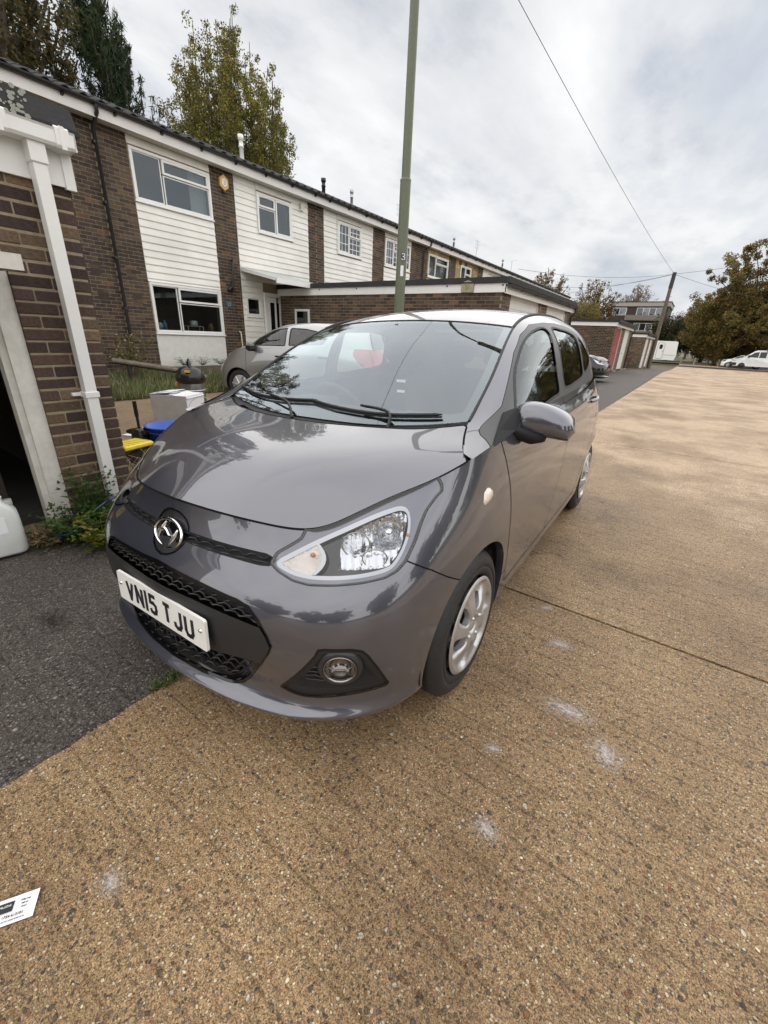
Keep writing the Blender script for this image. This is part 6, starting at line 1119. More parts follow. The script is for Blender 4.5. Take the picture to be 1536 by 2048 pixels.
def build_mirror(root, sd):
    """door mirror: rounded shell on a black foot"""
    c = np.array([1.16, .855, .985]); V = []; F = []; nu, nv = 18, 26
    for i in range(nu + 1):
        t = i / nu; y = -.095 + .215 * t; k = (1 - abs(2 * t - 1) ** 6) ** .28 if 0 < t < 1 else .02; h = (.084 - .036 * t) * k; d = (.072 - .010 * t) * k
        for j in range(nv):
            a = 2 * math.pi * j / nv; ca, sa = math.cos(a), math.sin(a); xx = -abs(ca) ** .9 * d * 1.15 if ca > 0 else abs(ca) ** .35 * d * .55
            zz = math.copysign(abs(sa) ** .62, sa) * h * (1.05 if sa > 0 else .85); V.append(c + [xx + .045 * t, y, zz + .02 * math.sin(math.pi * t) - .018 * t])
    for i in range(nu):
        for j in range(nv): F.append((i * nv + j, (i + 1) * nv + j, (i + 1) * nv + (j + 1) % nv, i * nv + (j + 1) % nv))
    zs = np.array(V)[:, 2]; cap = []; low = []
    for fc in F:
        z = np.mean([V[q][2] for q in fc]); y = np.mean([V[q][1] for q in fc]); xm = np.mean([V[q][0] for q in fc]); zl = c[2] - .030 - .045 * (y - c[1])
        (cap if z > zl and xm < c[0] + .045 + .045 * (y - c[1] + .095) / .215 else low).append(fc)
    mb = MB(); mb.add(V, cap, 0, True); m = emb(mb, 'door_mirror', GREY, root, sd); mb = MB(); mb.add(V, low, 0, True); emb(mb, 'mirror_lower_shell', SATIN, m, sd)
    mb = MB(); mb.lathe([(.001, .0), (.045, .001)], 20, 0, 'x', (c[0] + .052, c[1] + .02, c[2])); emb(mb, 'mirror_glass', CHROME, m, sd)
    mb = MB(); mb.tube([(1.02, .775, .985), (1.06, .80, .965), (1.11, .835, .945), (1.15, .865, .945)], [.020, .024, .026, .022], 10, sx=1.4); emb(mb, 'mirror_foot', MATT, m, sd)
    mb = MB(); P = [(.80, .800, .962), (1.01, .800, .985), (1.085, .792, 1.01), (1.075, .772, 1.055), (1.00, .752, 1.045), (.90, .775, 1.0)]
    Q = [(a, b + .006, c_) for a, b, c_ in P]; n = len(P); mb.add(P + Q, [tuple(range(n, 2 * n)), tuple(reversed(range(n)))] + [(i, (i + 1) % n, n + (i + 1) % n, n + i) for i in range(n)], 0); emb(mb, 'mirror_sail_panel', MATT, root, sd)
car = empty('hatchback_car', label='dark grey metallic five-door hatchback with a white front number plate, nearest car', cat='car')
_o = (-1.21971922, .49807929, -.02725606); _bx = (-.02001896, .99979904, .00105643); _by = (.99925701, .01997328, .03296193); _bz = (-.03293421, -.00171551, .99945605)
car.matrix_world = Matrix(((_by[0], _bx[0], _bz[0], _o[0]), (_by[1], _bx[1], _bz[1], _o[1]), (_by[2], _bx[2], _bz[2], _o[2]), (0, 0, 0, 1)))
INFO = build_main_car(car)
for a_ in INFO_AF: a_.matrix_world = car.matrix_world.copy()
# ---------------------------------------------------------------- bits and pieces on the drive
def gz_(x, y): return float(dz(x, y)) if x < -3.3 else -.05
bx = empty('cardboard_box', (-5.75, 3.22, gz_(-5.7, 3.2)), R(28), 'open white cardboard box with papers on top, left of the bonnet', 'box'); WB = mat('white_box_card', (.66, .66, .68), .8); GB = mat('grey_box_side', (.42, .40, .39), .8, noise=(9, .08))
mb = MB(); mb.box(-.26, .26, -.22, .22, 0, .42); mb.M = [0, 0, 1, 0, 0, 1]; mb.build('carton', [WB, GB], bx)
for (a, b, c, t_) in ((-.27, .0, .423, 6), (.02, .26, .43, -9)): mb = MB(); mb.box(0, .26, -.22, .22, 0, .004); mb.xf(Matrix.Translation((a, 0, c)) @ Matrix.Rotation(R(-t_), 4, 'Y')); mb.build('flap', WB, bx)
mb = MB(); mb.box(-.2, .05, -.18, .02, .44, .445); o = mb.build('printed_sheet', mat('blue_printed_sheet', (.35, .40, .5), .6), bx); mb = MB()
for k in range(3): mb.box(-.262, -.2605, -.12 + k * .07, -.08 + k * .07, .26, .275)
mb.build('box_print', PRINT, bx)
def bucket(name, label, x, y, r0, r1, h, m, hm, wall=.004, rz=0, hl=True):
    b = empty(name, (x, y, gz_(x, y)), R(rz), label, 'bucket'); mb = MB(); mb.lathe([(0, 0), (r0, 0), (r1, h), (r1 + .012, h + .002), (r1 + .012, h + .014), (r1 - wall, h + .012), (r0 - wall, .01), (0, .01)], 36, 0, 'z'); mb.lathe([(r1 * .96, h * .80), (r1 + .006, h * .81), (r1 + .006, h * .84), (r1 * .97, h * .85)], 36, 0, 'z'); mb.build('pail', m, b)
    if hl: mb = MB(); mb.tube([(r1 * math.cos(a), .10 * math.sin(a) * 0 + .06 * math.sin(a), h + .16 * math.sin(a)) for a in np.linspace(0, math.pi, 17)], .0035, 6); mb.build('wire_handle', hm, b)
    return b
CLP = mat('translucent_white_plastic', (.58, .58, .60), .35)
bucket('white_bucket', 'translucent white bucket with a wire handle in front of the white box', -5.02, 3.10, .14, .17, .30, CLP, GALV, rz=30)
bucket('blue_bucket', 'bright blue plastic tub partly hidden by the grey bonnet', -4.62, 2.45, .19, .25, .26, mat('blue_plastic', (.025, .09, .42), .35), GALV, hl=False)
# black pump with upright handle, leaning in front of the blue tub
pm = empty('garden_pump', (-4.72, 2.16, gz_(-4.7, 2.16)), R(20), 'black pump with upright handle standing beside the blue tub', 'pump'); BPL = mat('shiny_black_plastic', (.012, .012, .013), .25)
mb = MB(); mb.lathe([(0, 0), (.085, 0), (.09, .05), (.085, .20), (.06, .25), (.03, .26), (0, .26)], 20, 0, 'z'); mb.build('tank', BPL, pm); mb = MB(); mb.tube([(0, 0, .25), (0, 0, .52)], .014, 8); mb.tube([(0, 0, .38), (0, 0, .54)], .020, 8); mb.build('handle', BPL, pm); mb = MB(); mb.box(-.13, .12, -.05, .05, .19, .24, bev=.015); mb.tube([(.10, 0, .22), (.17, .02, .24), (.18, .03, .18)], .02, 8); mb.build('pump_head', BPL, pm); mb = MB(); mb.tube([(.06 * math.cos(a) + .03, -.08 + .01 * a, .05 + .06 * math.sin(a) + .01 * a) for a in np.linspace(0, 15, 60)], .007, 6); mb.build('coiled_hose', BPL, pm)
# yellow work basket
yb = empty('yellow_basket', (-4.30, 1.86, gz_(-4.3, 1.86)), R(15), 'yellow-topped black crate with red side beside the brick pier', 'crate'); YB = mat('bright_yellow_plastic', (.78, .62, .06), .4)
mb = MB(); mb.box(-.12, .12, -.16, .16, .19, .235, bev=.012)
for k in range(6): mb.box(-.1, .1, -.15 + k * .055, -.135 + k * .055, .235, .24)
mb.build('lid', YB, yb); mb = MB()
for a in (-.10, .10):
    for b in (-.14, .14): mb.box(a - .015, a + .015, b - .015, b + .015, 0, .19)
mb.box(-.11, .11, -.15, .15, .0, .02); mb.box(-.09, .09, -.13, .13, .02, .15); mb.build('crate_body', BPL, yb); mb = MB(); mb.box(.10, .118, .12, .158, .02, .19); mb.build('red_corner', mat('red_enamel', (.45, .03, .04), .4), yb)
# wet vacuum
vc = empty('wet_vacuum', (-6.75, 4.05, gz_(-6.7, 4.0)), R(-25), 'black wet vacuum cleaner with clear drum and orange catch behind the box', 'vacuum cleaner')
mb = MB(); mb.lathe([(0, .08), (.20, .08), (.21, .14), (.20, .42), (.19, .44), (0, .44)], 28, 0, 'z'); mb.build('drum', mat('smoked_clear_drum', (.10, .095, .085), .15), vc); mb = MB(); mb.lathe([(.20, .42), (.225, .45), (.22, .54), (.17, .64), (.09, .68), (0, .69)], 28, 0, 'z'); mb.build('motor_head', BPL, vc); mb = MB(); mb.lathe([(.207, .30), (.213, .30), (.213, .325), (.207, .325)], 28, 0, 'z'); mb.build('band', GALV, vc)
mb = MB(); mb.tube([(-.12, 0, .62), (-.10, 0, .74), (.0, 0, .78), (.10, 0, .74), (.12, 0, .62)], .022, 8); mb.build('carry_handle', BPL, vc); mb = MB(); mb.box(-.42, -.18, -.14, .12, .05, .50, bev=.03); mb.build('side_pod', BPL, vc); mb = MB(); mb.box(-.20, -.10, -.225, -.20, .36, .42, bev=.005); mb.box(.16, .22, -.10, -.02, .60, .63); mb.build('catch', mat('orange_plastic', (.72, .27, .02), .4), vc)
for k in range(4): a = R(45 + 90 * k); mb = MB(); mb.lathe([(.0, -.015), (.035, -.015), (.035, .015), (0, .015)], 12, 0, 'y', (.17 * math.cos(a), .17 * math.sin(a), .035)); mb.build('castor', BPL, vc)
mb = MB(); mb.tube(smooth_poly([(-6.4, 4.3, -.05), (-5.9, 4.5, .05), (-5.5, 4.7, .16), (-5.0, 4.75, .12), (-4.6, 4.6, -.04)], False, 8), .022, 8); tag(mb.build('yellow_hose', mat('yellow_hose', (.70, .40, .02), .45)), 'thick yellow hose looping behind the bonnet', 'hose')
mb = MB(); mb.tube(smooth_poly([(-8.0, 2.1, -.10), (-7.0, 2.25, -.085), (-6.2, 2.45, -.085), (-5.6, 2.72, -.085), (-5.35, 2.85, -.07)], False, 8), .016, 8); tag(mb.build('black_hose', RUBBER), 'dark hose lying across the drive toward the white box', 'hose')
mb = MB(); mb.tube(smooth_poly([(-3.55, .62, -.02), (-3.30, .72, -.03), (-3.05, .84, .0), (-3.06, 1.0, .10), (-3.15, 1.18, .13), (-3.2, 1.36, .11), (-3.1, 1.6, .02), (-2.9, 1.9, -.06)], False, 8), .007, 8); tag(mb.build('blue_cable', mat('dark_blue_hose', (.02, .035, .09), .4)), 'thin dark blue hose running past the foot of the white downpipe', 'hose')
def paper(name, label, cat, x, y, w_, h_, rz, m=PAPER): o = mkobj(name, [(-w_ / 2, -h_ / 2, 0), (w_ / 2, -h_ / 2, .001), (w_ / 2, h_ / 2, .004), (-w_ / 2, h_ / 2, .001), (-w_ / 2, -h_ / 2, -.001), (w_ / 2, -h_ / 2, .0), (w_ / 2, h_ / 2, .003), (-w_ / 2, h_ / 2, .0)], [(0, 1, 2, 3), (7, 6, 5, 4), (0, 4, 5, 1), (1, 5, 6, 2), (2, 6, 7, 3), (3, 7, 4, 0)], m, loc=(x, y, gz_(x, y) + .008 if x < -1.4 else .004)); o.rotation_euler = (0, 0, R(rz)); return tag(o, label, cat) if label else o
paper('paper_sheet', 'white scrap of paper on the drive beyond the yellow crate', 'paper', -5.5, 2.42, .20, .12, 20)
paper('paper_sheet', 'white scrap of paper lying in front of the white box', 'paper', -5.75, 2.75, .18, .10, 50)
# business card on the concrete
fl = paper('business_card', None, None, -.972, -.036, .085, .055, 56); tag(fl, 'small white printed card lying at the lower left edge on the concrete', 'card')
mb = MB(); mb.box(-.036, -.004, -.003, .018, .0035, .0036); mb.build('printed_block', PRINT, fl)
text_mesh('card_heading', 'MILLIONS', .0062, PAPER, fl, Matrix.Translation((-.020, .010, .0040)), .85); text_mesh('card_number', '1754 613101', .0075, PRINT, fl, Matrix.Translation((.0, -.0125, .0036)), 1.05)
for k, s_ in enumerate(('Why not', 'call us', 'now?')): text_mesh('card_line', s_, .0052, PRINT, fl, Matrix.Translation((.018, .014 - k * .007, .0040)))
text_mesh('card_small_print', 'cars and vans cleaned inside and out', .0034, PRINT, fl, Matrix.Translation((.0, -.021, .0034)))
# timber edging of the bed, rail and green bin
rl = empty('low_timber_rail', (0, 0, 0), 0, 'weathered low timber rail standing in the grass before the boarded house', 'rail')
mb = MB(); mb.tube([(-9.9, 4.25, .56), (-9.2, 5.15, .40), (-8.85, 5.7, .24)], .06, 4, sx=.4); mb.build('rail', WOOD, rl)
for (x, y, h) in ((-9.75, 4.5, .5), (-9.1, 5.2, .40)): mb = MB(); mb.box(x - .035, x + .035, y - .035, y + .035, .0, h); mb.build('post', mat('dark_wet_post', (.03, .026, .022), .8), rl)
ed = empty('timber_edging', (0, 0, 0), 0, 'old timber edging board between the grass and the white wall', 'edging'); mb = MB(); mb.box(-10.30, -10.24, 5.6, 7.9, .10, .34); mb.build('plank', WOOD, ed); mb = MB(); mb.box(-10.31, -10.235, 5.6, 7.9, .345, .37); mb.build('capping_plank', WOOD, ed)
gb = empty('garden_bin', (-10.45, 8.35, .0), 0, 'dark green lidded bin standing below the brick pier', 'bin'); mb = MB(); mb.box(-.22, .22, -.3, .3, 0, .68, bev=.03); mb.build('bin_body', mat('dark_green_plastic', (.02, .035, .03), .5), gb); mb = MB(); mb.box(-.25, .25, -.33, .33, .68, .74, bev=.02); mb.build('lid', mat('moss_green_lid', (.10, .12, .03), .6), gb)
# ---------------------------------------------------------------- plants
def leafmat(name, cols, rough=.6, sub=.15):
    m = D.materials.new(name); MATS[name] = m; m.use_nodes = True; t = m.node_tree; b = t.nodes['Principled BSDF']; g = N(t, 'ShaderNodeNewGeometry'); n = len(cols); r1_ = ramp(t, g.outputs['Random Per Island'], [(i / n, c) for i, c in enumerate(cols)], 'CONSTANT')
    tcn = N(t, 'ShaderNodeTexCoord'); big = xnoise(t, tcn.outputs['Object'], .55, 3, .6); c = mixc(t, 1., r1_.outputs[0], ramp(t, big, [(.3, (.62, .62, .66)), (.7, (1.35, 1.3, 1.1))]).outputs[0], 'MULTIPLY'); lk(t, c, b.inputs['Base Color']); b.inputs['Roughness'].default_value = rough; b.inputs['Specular IOR Level'].default_value = .25
    tr = N(t, 'ShaderNodeBsdfTranslucent'); lk(t, c, tr.inputs[0]); mx_ = N(t, 'ShaderNodeMixShader'); mx_.inputs[0].default_value = .30; lk(t, b.outputs[0], mx_.inputs[1]); lk(t, tr.outputs[0], mx_.inputs[2]); lk(t, mx_.outputs[0], t.nodes['Material Output'].inputs[0]); return m
BARK = mat('tree_bark', (.075, .058, .042), .95, noise=(6, .3))
def leaves_obj(name, C, n, spread, size, m, parent, seed, elong=1.6, up=0., asp=.5):
    """leaf-sized quads scattered round clump centres C (k x 3, with radius in column 3)"""
    g = np.random.default_rng(seed); C = np.asarray(C, float); idx = g.integers(0, len(C), n); d = g.normal(size=(n, 3)); d /= np.linalg.norm(d, axis=1, keepdims=True); rad = C[idx, 3:4] * g.random((n, 1)) ** .55; P = C[idx, :3] + d * rad * spread
    a = g.normal(size=(n, 3)); a[:, 2] += up; a /= np.linalg.norm(a, axis=1, keepdims=True); b = np.cross(a, g.normal(size=(n, 3))); b /= np.linalg.norm(b, axis=1, keepdims=True); s = size * g.uniform(.55, 1.35, (n, 1)); A, B_ = a * s * elong * .5, b * s * asp
    V = np.stack([P - A, P + B_ * .9, P + A, P - B_ * .9], 1).reshape(-1, 3); F = np.arange(4 * n).reshape(n, 4); me = D.meshes.new(name); me.vertices.add(4 * n); me.vertices.foreach_set('co', V.ravel()); me.loops.add(4 * n); me.loops.foreach_set('vertex_index', F.ravel()); me.polygons.add(n); me.polygons.foreach_set('loop_start', np.arange(0, 4 * n, 4)); me.polygons.foreach_set('loop_total', np.full(n, 4)); me.materials.append(m); me.update(calc_edges=True)
    o = D.objects.new(name, me); S.collection.objects.link(o); o.parent = parent; return o
def tree(name, label, x, y, z, limbs, nleaf, size, m, seed, trunk_h, tr_r=.18, cr=.7, group=None, up=0., elong=1.6, twigs=True, per=4):
    """limbs: list of polylines (relative); leaf clumps sit along their outer two thirds"""
    t = empty(name, (x, y, z), 0, label, 'tree', group); r = random.Random(seed); mb = MB(); mb.tube([(0, 0, -.3), (.03, 0, trunk_h * .5), (0, .02, trunk_h)], [tr_r * 1.2 + .05, tr_r, tr_r * .8], 10); C = []
    for L in limbs:
        L = [Vector(p) for p in L]; k = len(L); mb.tube(L, [max(tr_r * .55 * (1 - i / k), .012) for i in range(k)], 5)
        for i in range(1, k):
            for q in range(per):
                p = L[i - 1].lerp(L[i], (q + r.random()) / per); rr = cr * (.55 + .5 * r.random()) * (1.0 if i < k - 1 else .72); off = Vector((r.gauss(0, cr * .45), r.gauss(0, cr * .45), r.gauss(0, cr * .30))); C.append((*(p + off), rr))
                if twigs: mb.tube([p, p + off * 1.3 + Vector((0, 0, .1))], [.014, .005], 3, cap=False)
    mb.build('trunk', BARK, t); leaves_obj('crown', C, nleaf, 1., size, m, t, seed, elong, up); return t
def limbs_round(seed, n, h0, H, Rx, Ry=None, up=1.1, wob=.3):
    r = random.Random(seed); out = []; Ry = Ry or Rx
    for i in range(n):
        a = r.uniform(0, 6.28); e = r.random(); z1 = h0 + (H - h0) * (.25 + .75 * e); q = math.sqrt(max(0, 1 - ((z1 - (h0 + H) / 2) / ((H - h0) / 2 * 1.02)) ** 2)) * (.75 + .3 * r.random()); p0 = Vector((0, 0, h0 * .7 + (z1 - h0) * .25)); p3 = Vector((math.cos(a) * Rx * q, math.sin(a) * Ry * q, z1)); m1 = p0.lerp(p3, .35) + Vector((r.gauss(0, wob), r.gauss(0, wob), .3 * up)); m2 = p0.lerp(p3, .7) + Vector((r.gauss(0, wob), r.gauss(0, wob), .25 * up)); out.append([p0, m1, m2, p3])
    return out
POPM = leafmat('poplar_leaf', [(.16, .165, .040), (.22, .20, .040), (.11, .12, .032), (.30, .23, .04), (.14, .14, .045), (.08, .09, .028)]); LIMEM = leafmat('brown_green_leaf', [(.095, .085, .035), (.13, .105, .04), (.065, .065, .028), (.16, .115, .045), (.05, .05, .025)])
CONM = leafmat('conifer_needle', [(.035, .060, .030), (.050, .080, .036), (.026, .046, .024), (.065, .09, .04)], .8); AUTM = leafmat('autumn_leaf', [(.15, .085, .028), (.20, .115, .03), (.10, .075, .025), (.13, .10, .03), (.07, .055, .022), (.24, .12, .035)]); OAKM = leafmat('turning_oak_leaf', [(.16, .14, .045), (.12, .115, .038), (.20, .15, .045), (.26, .17, .055), (.11, .11, .04), (.19, .14, .05)]); DKM = leafmat('dark_hedge_leaf', [(.028, .038, .015), (.04, .05, .018), (.02, .028, .012), (.06, .055, .02)])
r = random.Random(2); L = []
for i in range(95):   # poplar: steep branches fanning from low down
    a = r.uniform(0, 6.28); q = r.random() ** .55; Rr = 2.9 * q; H = 13.9 - 4.4 * q ** 1.8 + r.uniform(-1.6, .4); cx, cy = math.cos(a), math.sin(a); L.append([Vector((cx * .2, cy * .2, 1.6 + r.random()))] + [Vector((cx * Rr * k1 + r.gauss(0, .10), cy * Rr * k1 + r.gauss(0, .10), 3.4 + (H - 3.4) * k2)) for k1, k2 in ((.5, .08), (.74, .3), (.88, .52), (.96, .76), (1.02, 1.))])
tree('poplar_tree', 'tall yellowing poplar with steep branches behind the terrace roof', -20.5, 16.0, .2, L, 240000, .062, POPM, 3, 3.0, .10, .40, up=.5, elong=1.25, twigs=False, per=7)
tree('poplar_tree', 'small yellow-green treetop just left of the tall poplar', -19.5, 12.2, .2, [[Vector((0, 0, 2)), Vector((.3 * math.cos(a), .3 * math.sin(a), 5)), Vector((.55 * math.cos(a), .55 * math.sin(a), 6.9 + .8 * math.sin(a * 3))) ] for a in np.linspace(0, 5.5, 14)], 5200, .09, POPM, 5, 3, .10, .30, up=.5, elong=1.3)
tree('lime_tree', 'thin brown-green tree filling the top left corner', -19.0, 5.9, .2, limbs_round(7, 70, 4.0, 13.8, 3.1, 3.2), 110000, .062, LIMEM, 7, 6.0, .16, .50)
tree('lime_tree', 'second brown-green tree behind the near roof at far left', -18.0, 2.0, .2, limbs_round(17, 30, 4.0, 13.0, 3.0), 9000, .10, LIMEM, 17, 6.0, .16, .5)
ct = empty('conifer_tree', (-18.0, 9.2, .2), 0, 'dark green conifer with upturned branches behind the terrace roof', 'tree'); mb = MB(); mb.tube([(0, 0, -.2), (0, 0, 9.6)], [.2, .03], 8); r = random.Random(8); C = []
for i in range(190):
    z = 2.5 + 7.6 * r.random() ** .85; a = r.uniform(0, 6.28); rad = (10.4 - z) * .34 * r.uniform(.55, 1.12) + .15; p1 = Vector((math.cos(a) * rad, math.sin(a) * rad, z + rad * .35)); p2 = p1 + Vector((math.cos(a) * .10, math.sin(a) * .10, .55 + .3 * r.random())); mb.tube([(0, 0, z - .2), p1, p2], [.03, .018, .006], 4)
    for q in range(7): t_ = q / 6; p = (Vector((0, 0, z - .2)).lerp(p1, .45 + t_ * .9) if t_ < .62 else p1.lerp(p2, (t_ - .62) / .38)); C.append((p.x, p.y, p.z, .20 * (1.1 - .6 * t_)))
mb.build('trunk', BARK, ct); leaves_obj('crown', C, 22000, 1., .11, CONM, ct, 9, 2.6, 1.4, .16)
# far trees
def ft(label, x, y, H, Rr, m, n, seed, size=.28, h0=None, group='trees beyond the garages', Ry=None, cr=1.15, z=None): tree('broadleaf_tree', label, x, y, zg(y) if z is None else z, limbs_round(seed, 60, h0 if h0 is not None else H * .22, H, Rr, Ry), int(n * 2.4), size * .54, m, seed, H * .35, .16, cr * .75, group, per=5)
ft('thin brown treetop above the end of the terrace', -22.5, 78, 12.6, 3.6, AUTM, 5200, 31, .26, 4.5, cr=.7); ft('round brown tree with bare upper twigs, centre of the far group', -14.6, 74, 10.6, 3.3, AUTM, 5200, 32, .26, 3.0, cr=.8)
ft('small brown treetop just left of the brick flats', -17.8, 126, 13.0, 2.6, AUTM, 2600, 33, .26, 3.0); ft('rounded russet tree behind the flats roof', -14.8, 126, 15.2, 4.0, AUTM, 5000, 34, .3, 4.0, z=0)
ft('dark green bushy tree behind the caravan', -3.4, 76, 6.0, 3.2, DKM, 9000, 35, .26, .6); ft('dark green tree right of the caravan', .6, 78, 6.6, 3.2, DKM, 9000, 36, .26, .4); ft('orange-brown tree right of the flats', -4.2, 122, 9.6, 3.0, AUTM, 5000, 37, .3, 1.5); ft('rust-coloured tree between the flats and the big oak', -1.6, 96, 8.6, 3.0, AUTM, 5000, 38, .3, 1.5)
ft('large green-brown oak at the right, its left edge above the lamp', 4.9, 68, 13.4, 7.6, OAKM, 52000, 39, .24, .8, cr=1.1); ft('lower oak leaning over the bollards, left of the big oak', 2.0, 67.5, 8.6, 4.4, OAKM, 24000, 48, .24, .4, cr=1.1); ft('tallest oak filling the right edge', 12.0, 66, 17.0, 6.8, OAKM, 44000, 40, .24, 1.0, cr=1.2); ft('low spreading oak branch mass between the two tall oaks', 8.6, 63, 9.5, 4.4, OAKM, 20000, 42, .22, .5); ft('far oak beyond the right edge of the road', 20.5, 66, 13.0, 6.0, OAKM, 14000, 41, .28, .8)
ft('yellow-green tree over the far garages', -13.2, 62, 7.0, 2.4, OAKM, 7000, 43, .22, 1.5); ft('dark tree left of the flats behind the garages', -15.5, 66, 7.4, 2.8, OAKM, 6000, 44, .22, 1.2); ft('bushy tree beneath the brick flats', -8.6, 88, 3.6, 2.4, OAKM, 4000, 45, .24, .5); ft('dark thicket between caravan and oaks', 3.4, 74, 5.4, 3.2, DKM, 9000, 46, .24, .3)
for i, (x, y, H) in enumerate(((19, 6, 9), (20, 20, 8), (21, -8, 9), (7, -23, 8), (-5, -24, 9), (15, -21, 8))): tree('broadleaf_tree', ['rounded garden tree on the right-hand verge', 'second garden tree on the right-hand verge', 'garden tree behind and right of the viewer', 'tree behind the viewer, right', 'tree behind the viewer, left', 'far tree behind the viewer'][i], x, y, 0, limbs_round(60 + i, 40, .4, H * .8, 5.0), 9000, .4, OAKM, 60 + i, 3, .25, 1.3, 'trees around the road')
# weeds at the pier foot
def weed(name, label, x, y, z, n, L0, w0, m, seed, h=.22, group=None):
    r = random.Random(seed); t = empty(name, (x, y, z), 0, label, 'plant', group); V = []; F = []
    for i in range(n):
        a = r.uniform(0, 6.28); L_ = L0 * r.uniform(.5, 1.2); rise = h * r.uniform(.2, 1.1); bx_, by_ = r.gauss(0, .03), r.gauss(0, .03); p0 = Vector((bx_, by_, 0)); d = Vector((math.cos(a), math.sin(a), 0)); sd_ = Vector((-d.y, d.x, 0)); m_ = 6
        for s in range(m_):
            t0 = (s + .3) / m_; c = p0 + d * L_ * t0 + Vector((0, 0, rise * math.sin(t0 * 2.2))); wl = w0 * math.sin(math.pi * (.15 + .85 * t0)) * r.uniform(.7, 1.2) + .004
            for sg in (-1, 1): k = len(V); tip = c + sd_ * sg * wl + d * wl * .8 + Vector((0, 0, r.uniform(-.01, .02))); V += [c - d * .008, tip, c + d * .016, c + Vector((0, 0, .003))]; F += [(k, k + 1, k + 2)]
        c0 = p0 + d * L_; k = len(V); V += [c0 - sd_ * .006, c0 + d * .03, c0 + sd_ * .006]; F.append((k, k + 1, k + 2)); k = len(V); V += [p0 - sd_ * .003, p0 + sd_ * .003, p0 + d * L_ * .5 + Vector((0, 0, rise * math.sin(1.1))) + sd_ * .002, p0 + d * L_ * .5 + Vector((0, 0, rise * math.sin(1.1))) - sd_ * .002]; F.append((k, k + 1, k + 2, k + 3))
    mkobj('leaves', V, F, m, t); return t
WEEDM = leafmat('weed_leaf', [(.030, .070, .018), (.045, .095, .024), (.022, .050, .016), (.07, .12, .025)], .5); WY = leafmat('yellowing_leaf', [(.10, .13, .02), (.20, .17, .02), (.06, .10, .02)], .5); DRYM = leafmat('dry_stalk', [(.30, .22, .13), (.20, .14, .08), (.38, .30, .19), (.12, .09, .05)], .9)
wl = [(-3.10, .92, .24, .045, WEEDM, 'leafy green weed below the door frame foot'), (-3.00, 1.10, .26, .045, WEEDM, 'spreading green weed in the middle of the clump by the pier'), (-3.08, 1.30, .24, .04, WEEDM, 'green weed at the foot of the white downpipe'), (-2.86, .98, .20, .04, WY, 'yellow-green weed nearest the asphalt'), (-3.28, 1.08, .22, .035, WEEDM, 'taller weed against the bricks of the pier'), (-2.82, 1.22, .18, .04, WEEDM, 'low weed between the pier and the car')]
for i, (x, y, L_, w_, m, l) in enumerate(wl): weed('weed', l, x, y, -.085, 70, L_, w_ * .85, m, 70 + i, .20 if i != 4 else .38)
for i, (x, y, l) in enumerate(((-3.28, .84, 'dead brown leaves heaped at the garage threshold'), (-3.18, .74, 'brown dry leaves beside the white container'))): weed('dry_weed', l, x, y, -.08, 26, .13, .03, DRYM, 80 + i, .10)
r = random.Random(90); mb = MB()
for i in range(130):
    x, y = -4.02 + r.gauss(0, .10), 1.70 + r.gauss(0, .13); p = Vector((x, y, gz_(x, y))); d = Vector((r.gauss(0, 1), r.gauss(0, 1), r.uniform(.3, 1.8))).normalized(); L_ = r.uniform(.10, .32); q = [p, p + d * L_ * .5 + Vector((r.gauss(0, .02), 0, .02)), p + d * L_ + Vector((r.gauss(0, .05), r.gauss(0, .05), -.03))]; mb.tube(q, .0018, 3, cap=False)
tag(mb.build('dry_grass_tuft', DRYGRASS), 'pale tangled dry stalks between the brick pier and the headlight', 'plant')
r = random.Random(91); t = empty('straggly_plant', (-10.1, 4.75, .12), 0, 'straggly brown-stemmed plant against the brick wall by the downpipe foot', 'plant'); C = []; mb = MB()
for i in range(26): a = r.uniform(0, 6.28); e = Vector((math.cos(a) * r.uniform(.1, .5), math.sin(a) * r.uniform(.1, .55), r.uniform(.4, .95))); mb.tube([(0, 0, 0), e * .5 + Vector((0, 0, .1)), e], .005, 3, cap=False); C += [(*(e * k), .07) for k in (.6, .8, 1.0)]
mb.build('stems', mat('brown_stem', (.14, .10, .06), .9), t); leaves_obj('leaves', C, 900, 1., .035, leafmat('straggly_leaf', [(.10, .11, .03), (.16, .13, .05), (.30, .28, .18)]), t, 92)
for i, (y, l) in enumerate(((6.25, 'low bedding plant at the foot of the white wall, left one'), (6.75, 'low bedding plant at the foot of the white wall, middle one'), (7.3, 'leafy bedding plant at the foot of the white wall near the silver car'))): weed('bedding_plant', l, -10.6, y, .36, 30, .22, .05, WEEDM, 95 + i, .18)
